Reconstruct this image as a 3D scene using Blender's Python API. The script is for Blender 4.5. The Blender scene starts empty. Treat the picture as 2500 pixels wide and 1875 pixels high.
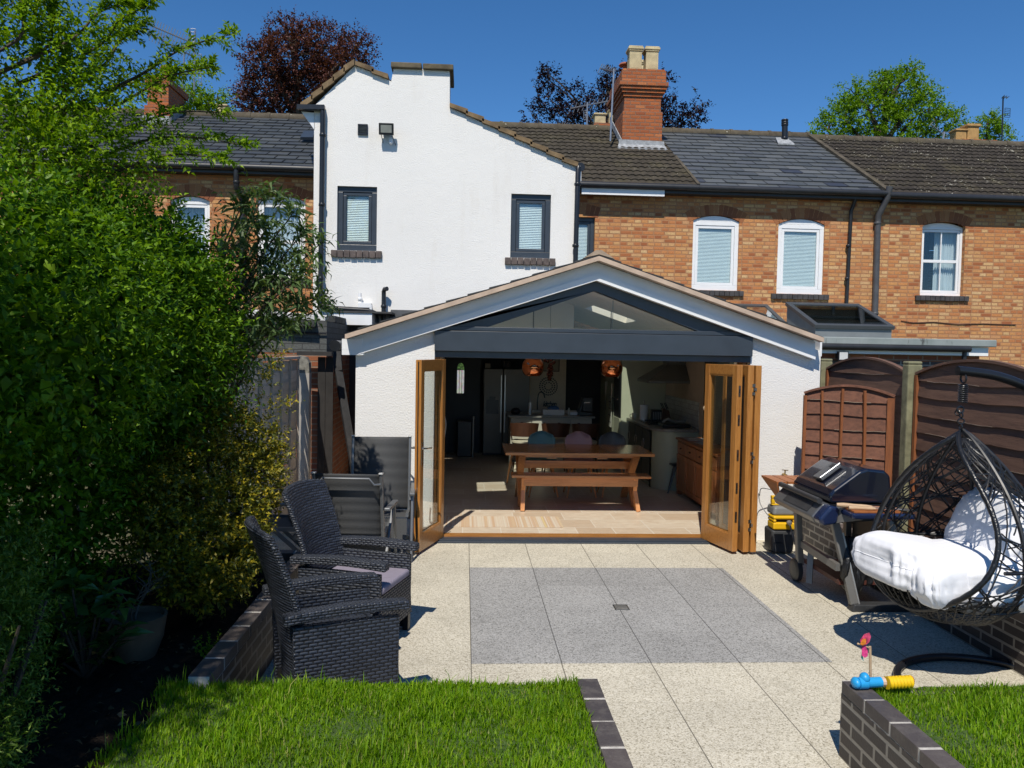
import bpy, math, random
import numpy as np
from mathutils import Vector, Matrix
random.seed(7); RNG = np.random.default_rng(7)
S = bpy.context.scene; COL = S.collection; PI = math.pi
# ---------------------------------------------------------------- camera
CAM_H, YAW, PITCH, ROLL, FPX = 2.077, math.radians(3.38), math.radians(2.5), math.radians(1.04), 1950.0
cam = bpy.data.objects.new('camera', bpy.data.cameras.new('camera')); COL.objects.link(cam)
CM = Matrix.Rotation(-YAW, 3, 'Z') @ Matrix.Rotation(PI/2-PITCH, 3, 'X') @ Matrix.Rotation(ROLL, 3, 'Z')
cam.matrix_world = Matrix.Translation((0, 0, CAM_H)) @ CM.to_4x4()
cam.data.sensor_width = 36; cam.data.lens = 36*FPX/2500; cam.data.clip_end = 500; cam.data.clip_start = 0.05
S.camera = cam
# ---------------------------------------------------------------- sky, sun, exposure
SUN_EL, SUN_AZ = math.radians(54), math.radians(15)      # light travels towards +Y, a little to +X
w = bpy.data.worlds.new('World'); S.world = w; w.use_nodes = True
wn = w.node_tree.nodes; wl = w.node_tree.links; bg = wn['Background']
sky = wn.new('ShaderNodeTexSky'); sky.sky_type = 'NISHITA'; sky.sun_disc = False
sky.sun_elevation = SUN_EL; sky.sun_rotation = PI + SUN_AZ
sky.air_density = 1.0; sky.dust_density = 0.0; sky.ozone_density = 4.0; sky.altitude = 2500
hs = wn.new('ShaderNodeHueSaturation'); hs.inputs['Saturation'].default_value = 1.22; hs.inputs['Value'].default_value = 1.0
wl.new(sky.outputs[0], hs.inputs['Color']); wl.new(hs.outputs[0], bg.inputs[0]); bg.inputs[1].default_value = 0.115
sun = bpy.data.objects.new('sun', bpy.data.lights.new('sun', 'SUN')); COL.objects.link(sun)
sun.data.energy = 4.2; sun.data.angle = math.radians(0.5); sun.data.color = (1, 0.94, 0.84)
sd = Vector((math.sin(SUN_AZ)*math.cos(SUN_EL), math.cos(SUN_AZ)*math.cos(SUN_EL), -math.sin(SUN_EL)))
sun.rotation_euler = sd.to_track_quat('-Z', 'Y').to_euler()
S.view_settings.view_transform = 'Standard'; S.view_settings.look = 'None'
S.view_settings.exposure = 0.2; S.view_settings.gamma = 1
S.cycles.use_denoising = True; S.cycles.max_bounces = 10; S.cycles.transparent_max_bounces = 24
S.cycles.caustics_reflective = False; S.cycles.caustics_refractive = False
# ---------------------------------------------------------------- measured rays: a photo pixel to a point on a real plane
def _ray(u, v): return CM @ Vector(((u-1250)/FPX, -(v-937.5)/FPX, -1))
def P(u, v, y): d = _ray(u, v); return Vector((0, 0, CAM_H)) + d*(y/d.y)
def G(u, v, z=0.0): d = _ray(u, v); return Vector((0, 0, CAM_H)) + d*((z-CAM_H)/d.z)
def XP(u, v, x): d = _ray(u, v); return Vector((0, 0, CAM_H)) + d*(x/d.x)
# ---------------------------------------------------------------- objects
def tag(o, label=None, cat=None, group=None, kind=None):
    if label: o['label'] = label
    if cat: o['category'] = cat
    if group: o['group'] = group
    if kind: o['kind'] = kind
    return o
def thing(name, label, cat, loc=(0, 0, 0), group=None):
    o = bpy.data.objects.new(name, None); COL.objects.link(o); o.empty_display_size = .1
    o.location = loc
    return tag(o, label, cat, group)
def chain(o):
    v = Vector((0, 0, 0))
    while o: v += o.location; o = o.parent
    return v
def link(name, me, mat, parent):
    me.materials.append(mat) if mat else None
    o = bpy.data.objects.new(name, me); COL.objects.link(o)
    if parent: o.parent = parent
    return o
def copy_tree(o, parent=None, top=True):
    c = o.copy(); COL.objects.link(c); c.parent = parent
    for ch in list(o.children): copy_tree(ch, c, False)
    return c
def uvmap(me):
    """box-projected UVs in metres, u along the horizontal of each face"""
    n = len(me.loops); 
    if not n: return
    co = np.empty(len(me.vertices)*3); me.vertices.foreach_get('co', co); co = co.reshape(-1, 3)
    li = np.empty(n, dtype=np.int32); me.loops.foreach_get('vertex_index', li)
    lt = np.empty(len(me.polygons), dtype=np.int32); me.polygons.foreach_get('loop_total', lt)
    no = np.empty(len(me.polygons)*3); me.polygons.foreach_get('normal', no); no = np.repeat(no.reshape(-1, 3), lt, axis=0)
    p = co[li]
    U = np.stack([-no[:, 1], no[:, 0], np.zeros(n)], 1); L = np.linalg.norm(U, axis=1); flat = L < .12
    U[flat] = (1, 0, 0); U[~flat] /= L[~flat, None]
    flip = (U[:, 0] < -.3) | ((np.abs(U[:, 0]) <= .3) & (U[:, 1] < 0)); U[flip] *= -1
    V = np.cross(no, U); V[flat] = (0, 1, 0); V[(V[:, 2] < 0) & ~flat] *= -1
    uv = np.stack([(p*U).sum(1), (p*V).sum(1)], 1).astype(np.float32)
    me.uv_layers.new(name='UVMap').data.foreach_set('uv', uv.ravel())
class MB:
    def __init__(s): s.v = []; s.f = []
    def add(s, vs, fs):
        b = len(s.v); s.v += [tuple(x) for x in vs]; s.f += [tuple(i+b for i in f) for f in fs]; return s
    def quad(s, a, b, c, d): return s.add([a, b, c, d], [(0, 1, 2, 3)])
    def box(s, a, b, rz=0, piv=None, M=None):
        (x0, y0, z0), (x1, y1, z1) = a, b
        vs = [Vector(p) for p in ((x0, y0, z0), (x1, y0, z0), (x1, y1, z0), (x0, y1, z0), (x0, y0, z1), (x1, y0, z1), (x1, y1, z1), (x0, y1, z1))]
        if rz:
            pv = Vector(piv) if piv is not None else Vector(((x0+x1)/2, (y0+y1)/2, 0)); R = Matrix.Rotation(rz, 3, 'Z')
            vs = [R @ (q-pv)+pv for q in vs]
        if M is not None: vs = [M @ q for q in vs]
        return s.add(vs, [(0, 3, 2, 1), (4, 5, 6, 7), (0, 1, 5, 4), (1, 2, 6, 5), (2, 3, 7, 6), (3, 0, 4, 7)])
    def prism(s, poly, ext):
        """closed polygon (3D points) extruded along a vector"""
        n = len(poly); e = Vector(ext); A = [Vector(p) for p in poly]; B = [p+e for p in A]
        return s.add(A+B, [tuple(range(n))[::-1], tuple(range(n, 2*n))] + [(i, (i+1) % n, n+(i+1) % n, n+i) for i in range(n)])
    def bar(s, a, b, w, h, up=(0, 0, 1)):
        a, b = Vector(a), Vector(b); d = (b-a).normalized(); up = Vector(up)
        if abs(d.dot(up)) > .98: up = Vector((0, 1, 0))
        x = d.cross(up).normalized()*w/2; y = x.cross(d).normalized()*h/2
        vs = [q+i*x+j*y for q in (a, b) for i, j in ((-1, -1), (1, -1), (1, 1), (-1, 1))]
        return s.add(vs, [(0, 1, 2, 3), (7, 6, 5, 4), (0, 4, 5, 1), (1, 5, 6, 2), (2, 6, 7, 3), (3, 7, 4, 0)])
    def tube(s, pts, r, n=8, closed=False, cap=True):
        pts = [Vector(p) for p in pts]; m = len(pts); rs = r if hasattr(r, '__len__') else [r]*m
        t0 = (pts[1]-pts[0]).normalized(); x = t0.orthogonal().normalized(); vs = []
        for i in range(m):
            if closed: t = pts[(i+1) % m]-pts[i-1]
            else: t = pts[min(i+1, m-1)]-pts[max(i-1, 0)]
            t = t.normalized() if t.length > 1e-9 else t0
            x = (x-t*x.dot(t)); x = x.normalized() if x.length > 1e-6 else t.orthogonal().normalized()
            y = t.cross(x)
            vs += [pts[i]+(x*math.cos(2*PI*k/n)+y*math.sin(2*PI*k/n))*rs[i] for k in range(n)]
        fs = [(i*n+k, i*n+(k+1) % n, (i+1)*n+(k+1) % n, (i+1)*n+k) for i in range(m-1) for k in range(n)]
        if closed: fs += [((m-1)*n+k, (m-1)*n+(k+1) % n, (k+1) % n, k) for k in range(n)]
        elif cap: fs += [tuple(range(n))[::-1], tuple(range((m-1)*n, m*n))]
        return s.add(vs, fs)
    def lathe(s, prof, c=(0, 0, 0), n=24, axis=None):
        c = Vector(c); R = Vector((0, 0, 1)).rotation_difference(Vector(axis)).to_matrix() if axis is not None else Matrix.Identity(3)
        vs = [c+R @ Vector((r*math.cos(2*PI*k/n), r*math.sin(2*PI*k/n), z)) for r, z in prof for k in range(n)]; m = len(prof)
        fs = [(i*n+k, i*n+(k+1) % n, (i+1)*n+(k+1) % n, (i+1)*n+k) for i in range(m-1) for k in range(n)]
        if prof[0][0] > 1e-6: fs.append(tuple(range(n))[::-1])
        if prof[-1][0] > 1e-6: fs.append(tuple(range((m-1)*n, m*n)))
        return s.add(vs, fs)
    def ell(s, c, r, n=16, m=10, M=None, fn=None):
        c = Vector(c); vs = []
        for i in range(m+1):
            for k in range(n):
                th, ph = PI*i/m, 2*PI*k/n
                q = Vector((math.sin(th)*math.cos(ph), math.sin(th)*math.sin(ph), math.cos(th)))
                if fn: q = fn(q)
                q = Vector((q.x*r[0], q.y*r[1], q.z*r[2]))
                vs.append((M @ q if M is not None else q)+c)
        return s.add(vs, [(i*n+k, (i+1)*n+k, (i+1)*n+(k+1) % n, i*n+(k+1) % n) for i in range(m) for k in range(n)])
    def build(s, name, mat, parent=None, smooth=False, bevel=0, seg=2, sub=0):
        off = chain(parent) if parent else Vector((0, 0, 0))
        me = bpy.data.meshes.new(name); me.from_pydata([Vector(q)-off for q in s.v], [], s.f); me.validate(); me.update()
        import bmesh
        bm = bmesh.new(); bm.from_mesh(me); bmesh.ops.remove_doubles(bm, verts=bm.verts, dist=1e-6) if smooth else None
        bmesh.ops.recalc_face_normals(bm, faces=bm.faces); bm.to_mesh(me); bm.free()
        uvmap(me)
        o = link(name, me, mat, parent)
        if smooth:
            me.polygons.foreach_set('use_smooth', [True]*len(me.polygons))
            if smooth == 'auto':
                try: me.set_sharp_from_angle(angle=math.radians(40))
                except Exception: pass
        if bevel:
            b = o.modifiers.new('bevel', 'BEVEL'); b.width = bevel; b.segments = seg; b.limit_method = 'ANGLE'; b.angle_limit = math.radians(40)
        if sub:
            b = o.modifiers.new('sub', 'SUBSURF'); b.levels = b.render_levels = sub
        return o
def npmesh(name, V, F, mat, parent=None, smooth=True, k=3):
    """fast mesh from arrays; F is (n,k)"""
    off = chain(parent) if parent else Vector((0, 0, 0))
    V = np.asarray(V, dtype=np.float32)-np.array(off, dtype=np.float32); F = np.asarray(F, dtype=np.int32)
    me = bpy.data.meshes.new(name); me.vertices.add(len(V)); me.vertices.foreach_set('co', V.ravel())
    me.loops.add(F.size); me.loops.foreach_set('vertex_index', F.ravel())
    me.polygons.add(len(F)); me.polygons.foreach_set('loop_start', np.arange(0, F.size, k, dtype=np.int32))
    me.polygons.foreach_set('loop_total', np.full(len(F), k, dtype=np.int32))
    me.update(calc_edges=True)
    if smooth: me.polygons.foreach_set('use_smooth', np.ones(len(F), dtype=bool))
    return link(name, me, mat, parent)
def panel(mb, o, ud, vd, ul, vl, t, holes=()):
    """slab with rectangular holes: o corner, ud/vd unit directions, thickness vector t; holes (u0,u1,v0,v1)"""
    o, ud, vd, t = Vector(o), Vector(ud), Vector(vd), Vector(t)
    us = sorted({0, ul, *[h[0] for h in holes], *[h[1] for h in holes]}); vs = sorted({0, vl, *[h[2] for h in holes], *[h[3] for h in holes]})
    us = [u for u in us if 0 <= u <= ul]; vs = [v for v in vs if 0 <= v <= vl]
    solid = lambda i, j: 0 <= i < len(us)-1 and 0 <= j < len(vs)-1 and not any(h[0] <= (us[i]+us[i+1])/2 <= h[1] and h[2] <= (vs[j]+vs[j+1])/2 <= h[3] for h in holes)
    q = lambda i, j, k=0: o+ud*us[i]+vd*vs[j]+t*k
    for i in range(len(us)-1):
        for j in range(len(vs)-1):
            if not solid(i, j): continue
            mb.quad(q(i, j), q(i+1, j), q(i+1, j+1), q(i, j+1)); mb.quad(q(i, j, 1), q(i, j+1, 1), q(i+1, j+1, 1), q(i+1, j, 1))
            if not solid(i-1, j): mb.quad(q(i, j), q(i, j+1), q(i, j+1, 1), q(i, j, 1))
            if not solid(i+1, j): mb.quad(q(i+1, j), q(i+1, j, 1), q(i+1, j+1, 1), q(i+1, j+1))
            if not solid(i, j-1): mb.quad(q(i, j), q(i, j, 1), q(i+1, j, 1), q(i+1, j))
            if not solid(i, j+1): mb.quad(q(i, j+1), q(i+1, j+1), q(i+1, j+1, 1), q(i, j+1, 1))
    return mb
# ---------------------------------------------------------------- materials
class NT:
    def __init__(s, name):
        s.m = bpy.data.materials.new(name); s.m.use_nodes = True; s.t = s.m.node_tree; s.n = s.t.nodes; s.b = s.n['Principled BSDF']; s.out = s.n['Material Output']
    def new(s, typ, **kw):
        n = s.n.new('ShaderNode'+typ)
        for k, v in kw.items():
            if k in n.inputs.keys() if isinstance(k, str) else False: pass
            setattr(n, k, v)
        return n
    def lk(s, a, b): s.t.links.new(a, b)
    def setin(s, n, **kw):
        for k, v in kw.items():
            i = n.inputs[k.replace('_', ' ')]
            if hasattr(v, 'is_output'): s.lk(v, i)
            else: i.default_value = v
        return n
    def coord(s, kind='UV', scale=(1, 1, 1), loc=(0, 0, 0), rot=0):
        tc = s.new('TexCoord'); mp = s.new('Mapping'); mp.inputs['Scale'].default_value = scale; mp.inputs['Location'].default_value = loc; mp.inputs['Rotation'].default_value = (0, 0, rot)
        s.lk(tc.outputs[kind], mp.inputs[0]); return mp.outputs[0]
    def noise(s, vec, scale, detail=3, rough=.55, out='Fac'):
        n = s.new('TexNoise'); s.lk(vec, n.inputs['Vector']) if vec else None
        n.inputs['Scale'].default_value = scale; n.inputs['Detail'].default_value = detail; n.inputs['Roughness'].default_value = rough; return n.outputs[0 if out == 'Fac' else 1]
    def voro(s, vec, scale, out='Distance', feat='F1'):
        n = s.new('TexVoronoi'); n.feature = feat; s.lk(vec, n.inputs['Vector']); n.inputs['Scale'].default_value = scale; return n.outputs[out]
    def ramp(s, fac, stops, interp='LINEAR'):
        r = s.new('ValToRGB'); r.color_ramp.interpolation = interp; e = r.color_ramp.elements
        while len(e) < len(stops): e.new(.5)
        for el, (p, c) in zip(e, stops):
            el.position = p; el.color = (*c, 1) if hasattr(c, '__len__') else (c, c, c, 1)
        s.lk(fac, r.inputs[0]); return r.outputs[0]
    def mix(s, fac, a, b, mode='MIX'):
        m = s.new('Mix'); m.data_type = 'RGBA'; m.blend_type = mode
        for i, v in ((0, fac), (6, a), (7, b)):
            if hasattr(v, 'is_output'): s.lk(v, m.inputs[i])
            elif i == 0: m.inputs[0].default_value = v
            else: m.inputs[i].default_value = (*v, 1) if len(v) == 3 else v
        return m.outputs[2]
    def math(s, op, a, b=0.0):
        m = s.new('Math'); m.operation = op
        for i, v in ((0, a), (1, b)):
            if hasattr(v, 'is_output'): s.lk(v, m.inputs[i])
            else: m.inputs[i].default_value = v
        return m.outputs[0]
    def rnd(s): return s.new('NewGeometry').outputs['Random Per Island']
    def bump(s, h, strength=.3, dist=.01, prev=None):
        b = s.new('Bump'); b.inputs['Strength'].default_value = strength; b.inputs['Distance'].default_value = dist; s.lk(h, b.inputs['Height'])
        if prev: s.lk(prev, b.inputs['Normal'])
        return b.outputs[0]
    def fin(s, col=None, rough=None, bump=None, metal=None, spec=None):
        for k, v in (('Base Color', col), ('Roughness', rough), ('Normal', bump), ('Metallic', metal), ('Specular IOR Level', spec)):
            if v is None: continue
            if hasattr(v, 'is_output'): s.lk(v, s.b.inputs[k])
            else: s.b.inputs[k].default_value = (*v, 1) if hasattr(v, '__len__') else v
        return s.m
_mc = {}
def paint(name, col, rough=.5, metal=0.0, var=.08, bump=0.0, scale=6, spec=.5):
    """painted / plastic / metal surface with slight uneven tone"""
    if name in _mc: return _mc[name]
    t = NT(name); c = t.coord('Object'); n = t.noise(c, scale, 4)
    lo = tuple(x*(1-var) for x in col); hi = tuple(min(1, x*(1+var)) for x in col)
    colr = t.ramp(n, ((.3, lo), (.7, hi)))
    rr = t.math('ADD', t.math('MULTIPLY', t.noise(c, scale*3, 3), .16), rough-.08)
    bp = t.bump(t.noise(c, scale*14, 3), bump, .004) if bump else None
    _mc[name] = t.fin(colr, rr, bp, metal, spec); return _mc[name]
def render_white(name='white_render', col=(.82, .80, .765), stains=True):
    t = NT(name); c = t.coord('Object')
    n = t.noise(c, 60, 4, .6); big = t.noise(c, .7, 4)
    colr = t.ramp(big, ((.3, tuple(x*.95 for x in col)), (.7, col)))
    if stains:
        st = t.noise(t.coord('Object', (2.2, 1, .45)), 1.3, 5, .65)
        colr = t.mix(t.ramp(st, ((.56, 0), (.75, .28))), colr, (.62, .56, .47))
        gr = t.noise(t.coord('Object', (9, 9, 1)), 1.2, 4, .7)
        colr = t.mix(t.ramp(gr, ((.62, 0), (.8, .2))), colr, (.5, .49, .46))
    return t.fin(colr, .9, t.bump(n, .55, .012, t.bump(t.noise(c, 7, 3), .12, .03)), spec=.2)
def brick(name, tones, mortar, bw=.225, bh=.075, ms=.011, rough=.85, off=(0, 0, 0), dirt=.35, weather=(.22, .13, .08), rot=0, squash=1.0):
    t = NT(name); c = t.coord('UV', loc=off, rot=rot)
    wob = t.noise(c, 6, 2, .5, 'Color')
    vm = t.new('VectorMath'); vm.operation = 'MULTIPLY_ADD'; t.lk(wob, vm.inputs[0]); vm.inputs[1].default_value = (.008, .006, 0); t.lk(c, vm.inputs[2]); c2 = vm.outputs[0]
    b = t.new('TexBrick'); t.lk(c2, b.inputs['Vector']); b.inputs['Scale'].default_value = 1
    b.inputs['Color1'].default_value = (0, 0, 0, 1); b.inputs['Color2'].default_value = (1, 1, 1, 1); b.inputs['Mortar'].default_value = (.5, .5, .5, 1)
    b.inputs['Mortar Size'].default_value = ms; b.inputs['Mortar Smooth'].default_value = .25; b.inputs['Brick Width'].default_value = bw; b.inputs['Row Height'].default_value = bh
    b.inputs['Bias'].default_value = 0.0; b.squash = squash; b.squash_frequency = 2
    n = len(tones); col = t.ramp(b.outputs['Color'], [(i/(n-1)*.9+.05, tn) for i, tn in enumerate(tones)])
    col = t.mix(t.ramp(t.noise(c, 38, 4, .65), ((.35, .45), (.7, 0))), col, tuple(x*.5 for x in weather), 'MIX')
    col = t.mix(t.ramp(t.noise(c, .9, 5, .6), ((.45, 0), (.75, dirt))), col, weather)
    col = t.mix(t.ramp(t.noise(t.coord('UV', (1, .22, 1), loc=off), 2.4, 5, .7), ((.56, 0), (.72, dirt*.8))), col, tuple(x*.55 for x in weather))
    col = t.mix(b.outputs['Fac'], col, t.mix(t.noise(c, 12, 3), tuple(x*.7 for x in mortar), tuple(x*1.2 for x in mortar)))
    h = t.math('SUBTRACT', t.math('MULTIPLY', t.noise(c, 90, 3), .35), b.outputs['Fac'])
    return t.fin(col, rough, t.bump(h, .75, .009), spec=.25)
def wood(name, col, dark, rough=.4, grain=(1, 14, 14), scale=3, axis='Object', coat=0.0, bump=.15):
    t = NT(name); c = t.coord(axis, grain); n = t.noise(c, scale, 5, .6); n2 = t.noise(c, scale*6, 3, .6)
    f = t.math('ADD', t.math('MULTIPLY', n, .7), t.math('MULTIPLY', n2, .3))
    colr = t.ramp(f, ((.32, dark), (.55, col), (.75, tuple(min(1, x*1.15) for x in col))))
    rv = t.rnd(); colr = t.mix(.55, colr, t.mix(rv, (.75, .75, .75), (1.15, 1.15, 1.15)), 'MULTIPLY')
    if coat: t.b.inputs['Coat Weight'].default_value = coat; t.b.inputs['Coat Roughness'].default_value = .12
    return t.fin(colr, rough, t.bump(n2, bump, .004))
def glass(name, tint=(.9, .95, .95), refl=1.0, rough=.0):
    t = NT(name); t.n.remove(t.b)
    tr = t.new('BsdfTransparent'); tr.inputs[0].default_value = (*tint, 1); gl = t.new('BsdfGlossy'); gl.inputs['Roughness'].default_value = rough; gl.inputs[0].default_value = (1, 1, 1, 1)
    lw = t.new('LayerWeight'); lw.inputs[0].default_value = .5; f = t.math('MINIMUM', t.math('ADD', .055*refl, t.math('MULTIPLY', t.math('POWER', lw.outputs['Facing'], 4.0), .9)), 1.0)
    mx = t.new('MixShader'); t.lk(f, mx.inputs[0]); t.lk(tr.outputs[0], mx.inputs[1]); t.lk(gl.outputs[0], mx.inputs[2]); t.lk(mx.outputs[0], t.out.inputs[0]); return t.m
def leafmat(name, a, b, c, trans=.45, rough=.45, edge=None, spec=.25, dry=None):
    """three leaf tones chosen per leaf, light passing through"""
    t = NT(name); r = t.rnd(); col = t.ramp(r, ((0, a), (.5, b), (1, c)))
    pn = t.noise(t.coord('Object'), 1.6, 3); col = t.mix(.5, col, t.ramp(pn, ((.3, .7), (.7, 1.3))), 'MULTIPLY')
    if dry: col = t.mix(t.ramp(r, ((.955, 0), (.965, .8))), col, dry)
    t.fin(col, rough, spec=spec)
    tl = t.new('BsdfTranslucent'); t.lk(t.mix(.8, col, (1.35, 1.35, .3), 'MULTIPLY'), tl.inputs[0])
    g = t.new('MixShader'); g.inputs[0].default_value = trans
    t.lk(t.b.outputs[0], g.inputs[1]); t.lk(tl.outputs[0], g.inputs[2]); t.lk(g.outputs[0], t.out.inputs[0]); return t.m
def wicker(name, col=(.030, .036, .050), W_=.050, H_=.0195):
    """rows of fat glossy strands, each row shifted by half a strand"""
    t = NT(name); c = t.coord('UV'); x = t.new('SeparateXYZ'); t.lk(c, x.inputs[0])
    v = t.math('MULTIPLY', x.outputs[1], 1/H_); row = t.math('FLOOR', v); fv = t.math('SUBTRACT', v, row)
    u = t.math('ADD', t.math('MULTIPLY', x.outputs[0], 1/W_), t.math('MULTIPLY', row, .5)); iu = t.math('FLOOR', u); fu = t.math('SUBTRACT', u, iu)
    a = t.math('ABSOLUTE', t.math('SUBTRACT', t.math('MULTIPLY', fu, 2.0), 1.0)); b = t.math('SUBTRACT', t.math('MULTIPLY', fv, 2.0), 1.0)
    h = t.math('MULTIPLY', t.math('SUBTRACT', 1.0, t.math('POWER', a, 3.0)), t.math('SUBTRACT', 1.0, t.math('MULTIPLY', b, b)))
    cell = t.new('CombineXYZ'); t.lk(iu, cell.inputs[0]); t.lk(row, cell.inputs[1]); wn_ = t.new('TexWhiteNoise'); t.lk(cell.outputs[0], wn_.inputs[0])
    base = t.ramp(wn_.outputs[0], ((0, tuple(k*.75 for k in col)), (1, tuple(k*1.3 for k in col))))
    colr = t.mix(t.ramp(h, ((.12, 1), (.35, 0))), base, (.003, .003, .004))
    return t.fin(colr, t.ramp(h, ((.2, .8), (.5, .43))), t.bump(h, .9, .006), spec=.45)
WHITE_R = render_white(); WHITE_S = render_white('white_masonry', (.82, .80, .77), False)
BRICK_O = brick('orange_stock_brick', ((.38, .12, .045), (.56, .205, .075), (.62, .26, .09), (.68, .35, .13), (.58, .22, .08), (.74, .50, .25), (.64, .33, .13), (.72, .46, .21)), (.40, .20, .10), dirt=.35, weather=(.34, .155, .075), ms=.012, squash=.62)
BRICK_R = brick('red_brick', ((.26, .07, .03), (.34, .10, .04), (.22, .06, .03), (.38, .13, .055)), (.25, .17, .12))
BRICK_C = brick('chimney_brick', ((.42, .115, .035), (.52, .15, .045), (.34, .085, .03), (.58, .20, .07)), (.26, .13, .08), dirt=.3, weather=(.25, .10, .05), bh=.08, ms=.013)
BRICK_E = brick('blue_engineering_brick', ((.030, .027, .030), (.055, .047, .047), (.042, .036, .038), (.075, .06, .055)), (.27, .25, .22), bw=.225, bh=.075, ms=.011, rough=.5, weather=(.10, .085, .075), dirt=.3)
BRICK_G = brick('grey_painted_brick', ((.10, .105, .10), (.13, .135, .13), (.115, .12, .115)), (.06, .06, .058), ms=.006, dirt=.2, weather=(.06, .06, .055))
WHITE_P = paint('white_plastic', (.80, .80, .80), .35, var=.03)
WHITE_B = paint('white_board', (.80, .80, .79), .45, var=.04)
NAVY = paint('anthracite_frame', (.036, .046, .060), .38, var=.1)
BLACK_P = paint('black_plastic', (.012, .013, .016), .35, var=.2)
BLACK_G = paint('black_gutter', (.016, .017, .02), .45, var=.25)
LEAD = paint('lead_flashing', (.30, .31, .32), .6, var=.35, scale=12)
GLASS = glass('window_glass'); GLASS_D = glass('door_glass', (.92, .96, .95), 1.1)
CHROME = paint('chrome', (.62, .62, .62), .18, 1.0, .06)
STEEL = paint('brushed_steel', (.42, .42, .41), .35, 1.0, .1)
# ================================================================ GROUND, PATIO, LAWNS
def speckle(name, lo, mid, hi, joint=True, pale=None):
    t = NT(name); c = t.coord('Object')
    v = t.voro(c, 135, 'Color'); sv = t.new('SeparateColor'); t.lk(v, sv.inputs[0])
    f = t.math('ADD', t.math('MULTIPLY', sv.outputs[0], .6), t.math('MULTIPLY', t.noise(c, 45, 3, .7), .5))
    col = t.ramp(f, ((.22, lo), (.42, mid), (.8, hi)))
    big = t.noise(c, 1.1, 5, .6); col = t.mix(.6, col, t.ramp(big, ((.3, .82), (.7, 1.12))), 'MULTIPLY')
    stain = t.noise(c, 2.6, 5, .7); col = t.mix(t.ramp(stain, ((.55, 0), (.78, .38))), col, tuple(x*.5 for x in mid)); moss = t.noise(c, 9, 4, .7); col = t.mix(t.ramp(moss, ((.68, 0), (.74, .35))), col, (.16, .13, .09))
    if joint:
        sx = t.new('SeparateXYZ'); t.lk(c, sx.inputs[0])
        jx = t.math('ABSOLUTE', t.math('SUBTRACT', t.math('FRACT', t.math('ADD', t.math('MULTIPLY', t.math('SUBTRACT', sx.outputs[0], .07), 1/.6), .5)), .5))
        jy = t.math('ABSOLUTE', t.math('SUBTRACT', t.math('FRACT', t.math('ADD', t.math('MULTIPLY', t.math('SUBTRACT', sx.outputs[1], 7.49), 1/.58), .5)), .5))
        # every slab its own tone
        cell = t.new('CombineXYZ'); t.lk(t.math('FLOOR', t.math('MULTIPLY', t.math('SUBTRACT', sx.outputs[0], .07), 1/.6)), cell.inputs[0]); t.lk(t.math('FLOOR', t.math('MULTIPLY', t.math('SUBTRACT', sx.outputs[1], 7.49), 1/.58)), cell.inputs[1])
        wn_ = t.new('TexWhiteNoise'); t.lk(cell.outputs[0], wn_.inputs[0]); col = t.mix(.8, col, t.ramp(wn_.outputs[0], ((0, .93), (1, 1.07))), 'MULTIPLY')
        col = t.mix(t.math('LESS_THAN', jx, .006), col, tuple(x*.35 for x in mid))
        col = t.mix(t.math('MULTIPLY', t.math('LESS_THAN', jy, .004), .45), col, tuple(x*.6 for x in mid))
    return t.fin(col, .85, t.bump(t.voro(c, 105), .5, .004), spec=.25)
PAVE = speckle('cream_aggregate_slab', (.26, .23, .17), (.50, .455, .355), (.65, .605, .50))
PAVE_G = speckle('grey_aggregate_slab', (.13, .128, .12), (.288, .282, .268), (.41, .40, .385))
SOIL = NT('soil'); _c = SOIL.coord('Object'); SOIL = SOIL.fin(SOIL.ramp(SOIL.noise(_c, 18, 6, .7), ((.3, (.010, .007, .005)), (.7, (.045, .032, .022)))), .95, SOIL.bump(SOIL.noise(_c, 30, 5, .7), 1, .04), spec=.15)
EARTH = NT('earth'); _c = EARTH.coord('Object'); EARTH = EARTH.fin(EARTH.ramp(EARTH.noise(_c, .4, 6), ((.35, (.05, .07, .02)), (.65, (.10, .09, .05)))), .95)
LAWN = NT('lawn_earth'); _c = LAWN.coord('Object'); LAWN = LAWN.fin(LAWN.ramp(LAWN.noise(_c, 40, 4), ((.3, (.025, .05, .008)), (.7, (.07, .12, .02)))), .95)
tag(MB().box((-250, -120, -.4), (250, 330, -.3)).build('ground', EARTH), kind='structure')
tag(MB().box((-2.6, -1, -.12), (4.9, 13.2, 0)).build('patio', PAVE), kind='structure')
tag(MB().box((.07, 5.18, .0), (2.51, 7.49, .004)).build('patio_inlay', PAVE_G), kind='structure')
def bumpy(name, x0, x1, y0, y1, z, amp, mat, n=40, slope=None):
    xs, ys = np.meshgrid(np.linspace(x0, x1, n), np.linspace(y0, y1, n)); zz = z+RNG.normal(0, amp, xs.shape)
    if slope: zz = zz+slope(xs, ys)
    V = np.stack([xs, ys, zz], -1).reshape(-1, 3); i = np.arange(n*n).reshape(n, n)
    F = np.stack([i[:-1, :-1], i[:-1, 1:], i[1:, 1:], i[1:, :-1]], -1).reshape(-1, 4)
    return npmesh(name, V, F, mat, None, True, 4)
tag(bumpy('flower_bed', -4.6, -1.40, -1.0, 6.55, .29, .014, SOIL, 70), kind='structure')
tag(bumpy('flower_bed', -1.42, -1.27, 3.9, 6.5, .30, .012, SOIL, 20), kind='structure')
tag(bumpy('raised_bed', 3.78, 4.9, -1, 9.1, .36, .012, SOIL, 40), kind='structure')
tag(bumpy('lawn_left_ground', -1.42, .60, -1, 4.0, .36, .004, LAWN, 30), kind='structure')
tag(bumpy('lawn_right_ground', 2.06, 3.76, -1, 3.95, .36, .004, LAWN, 30), kind='structure')
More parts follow.
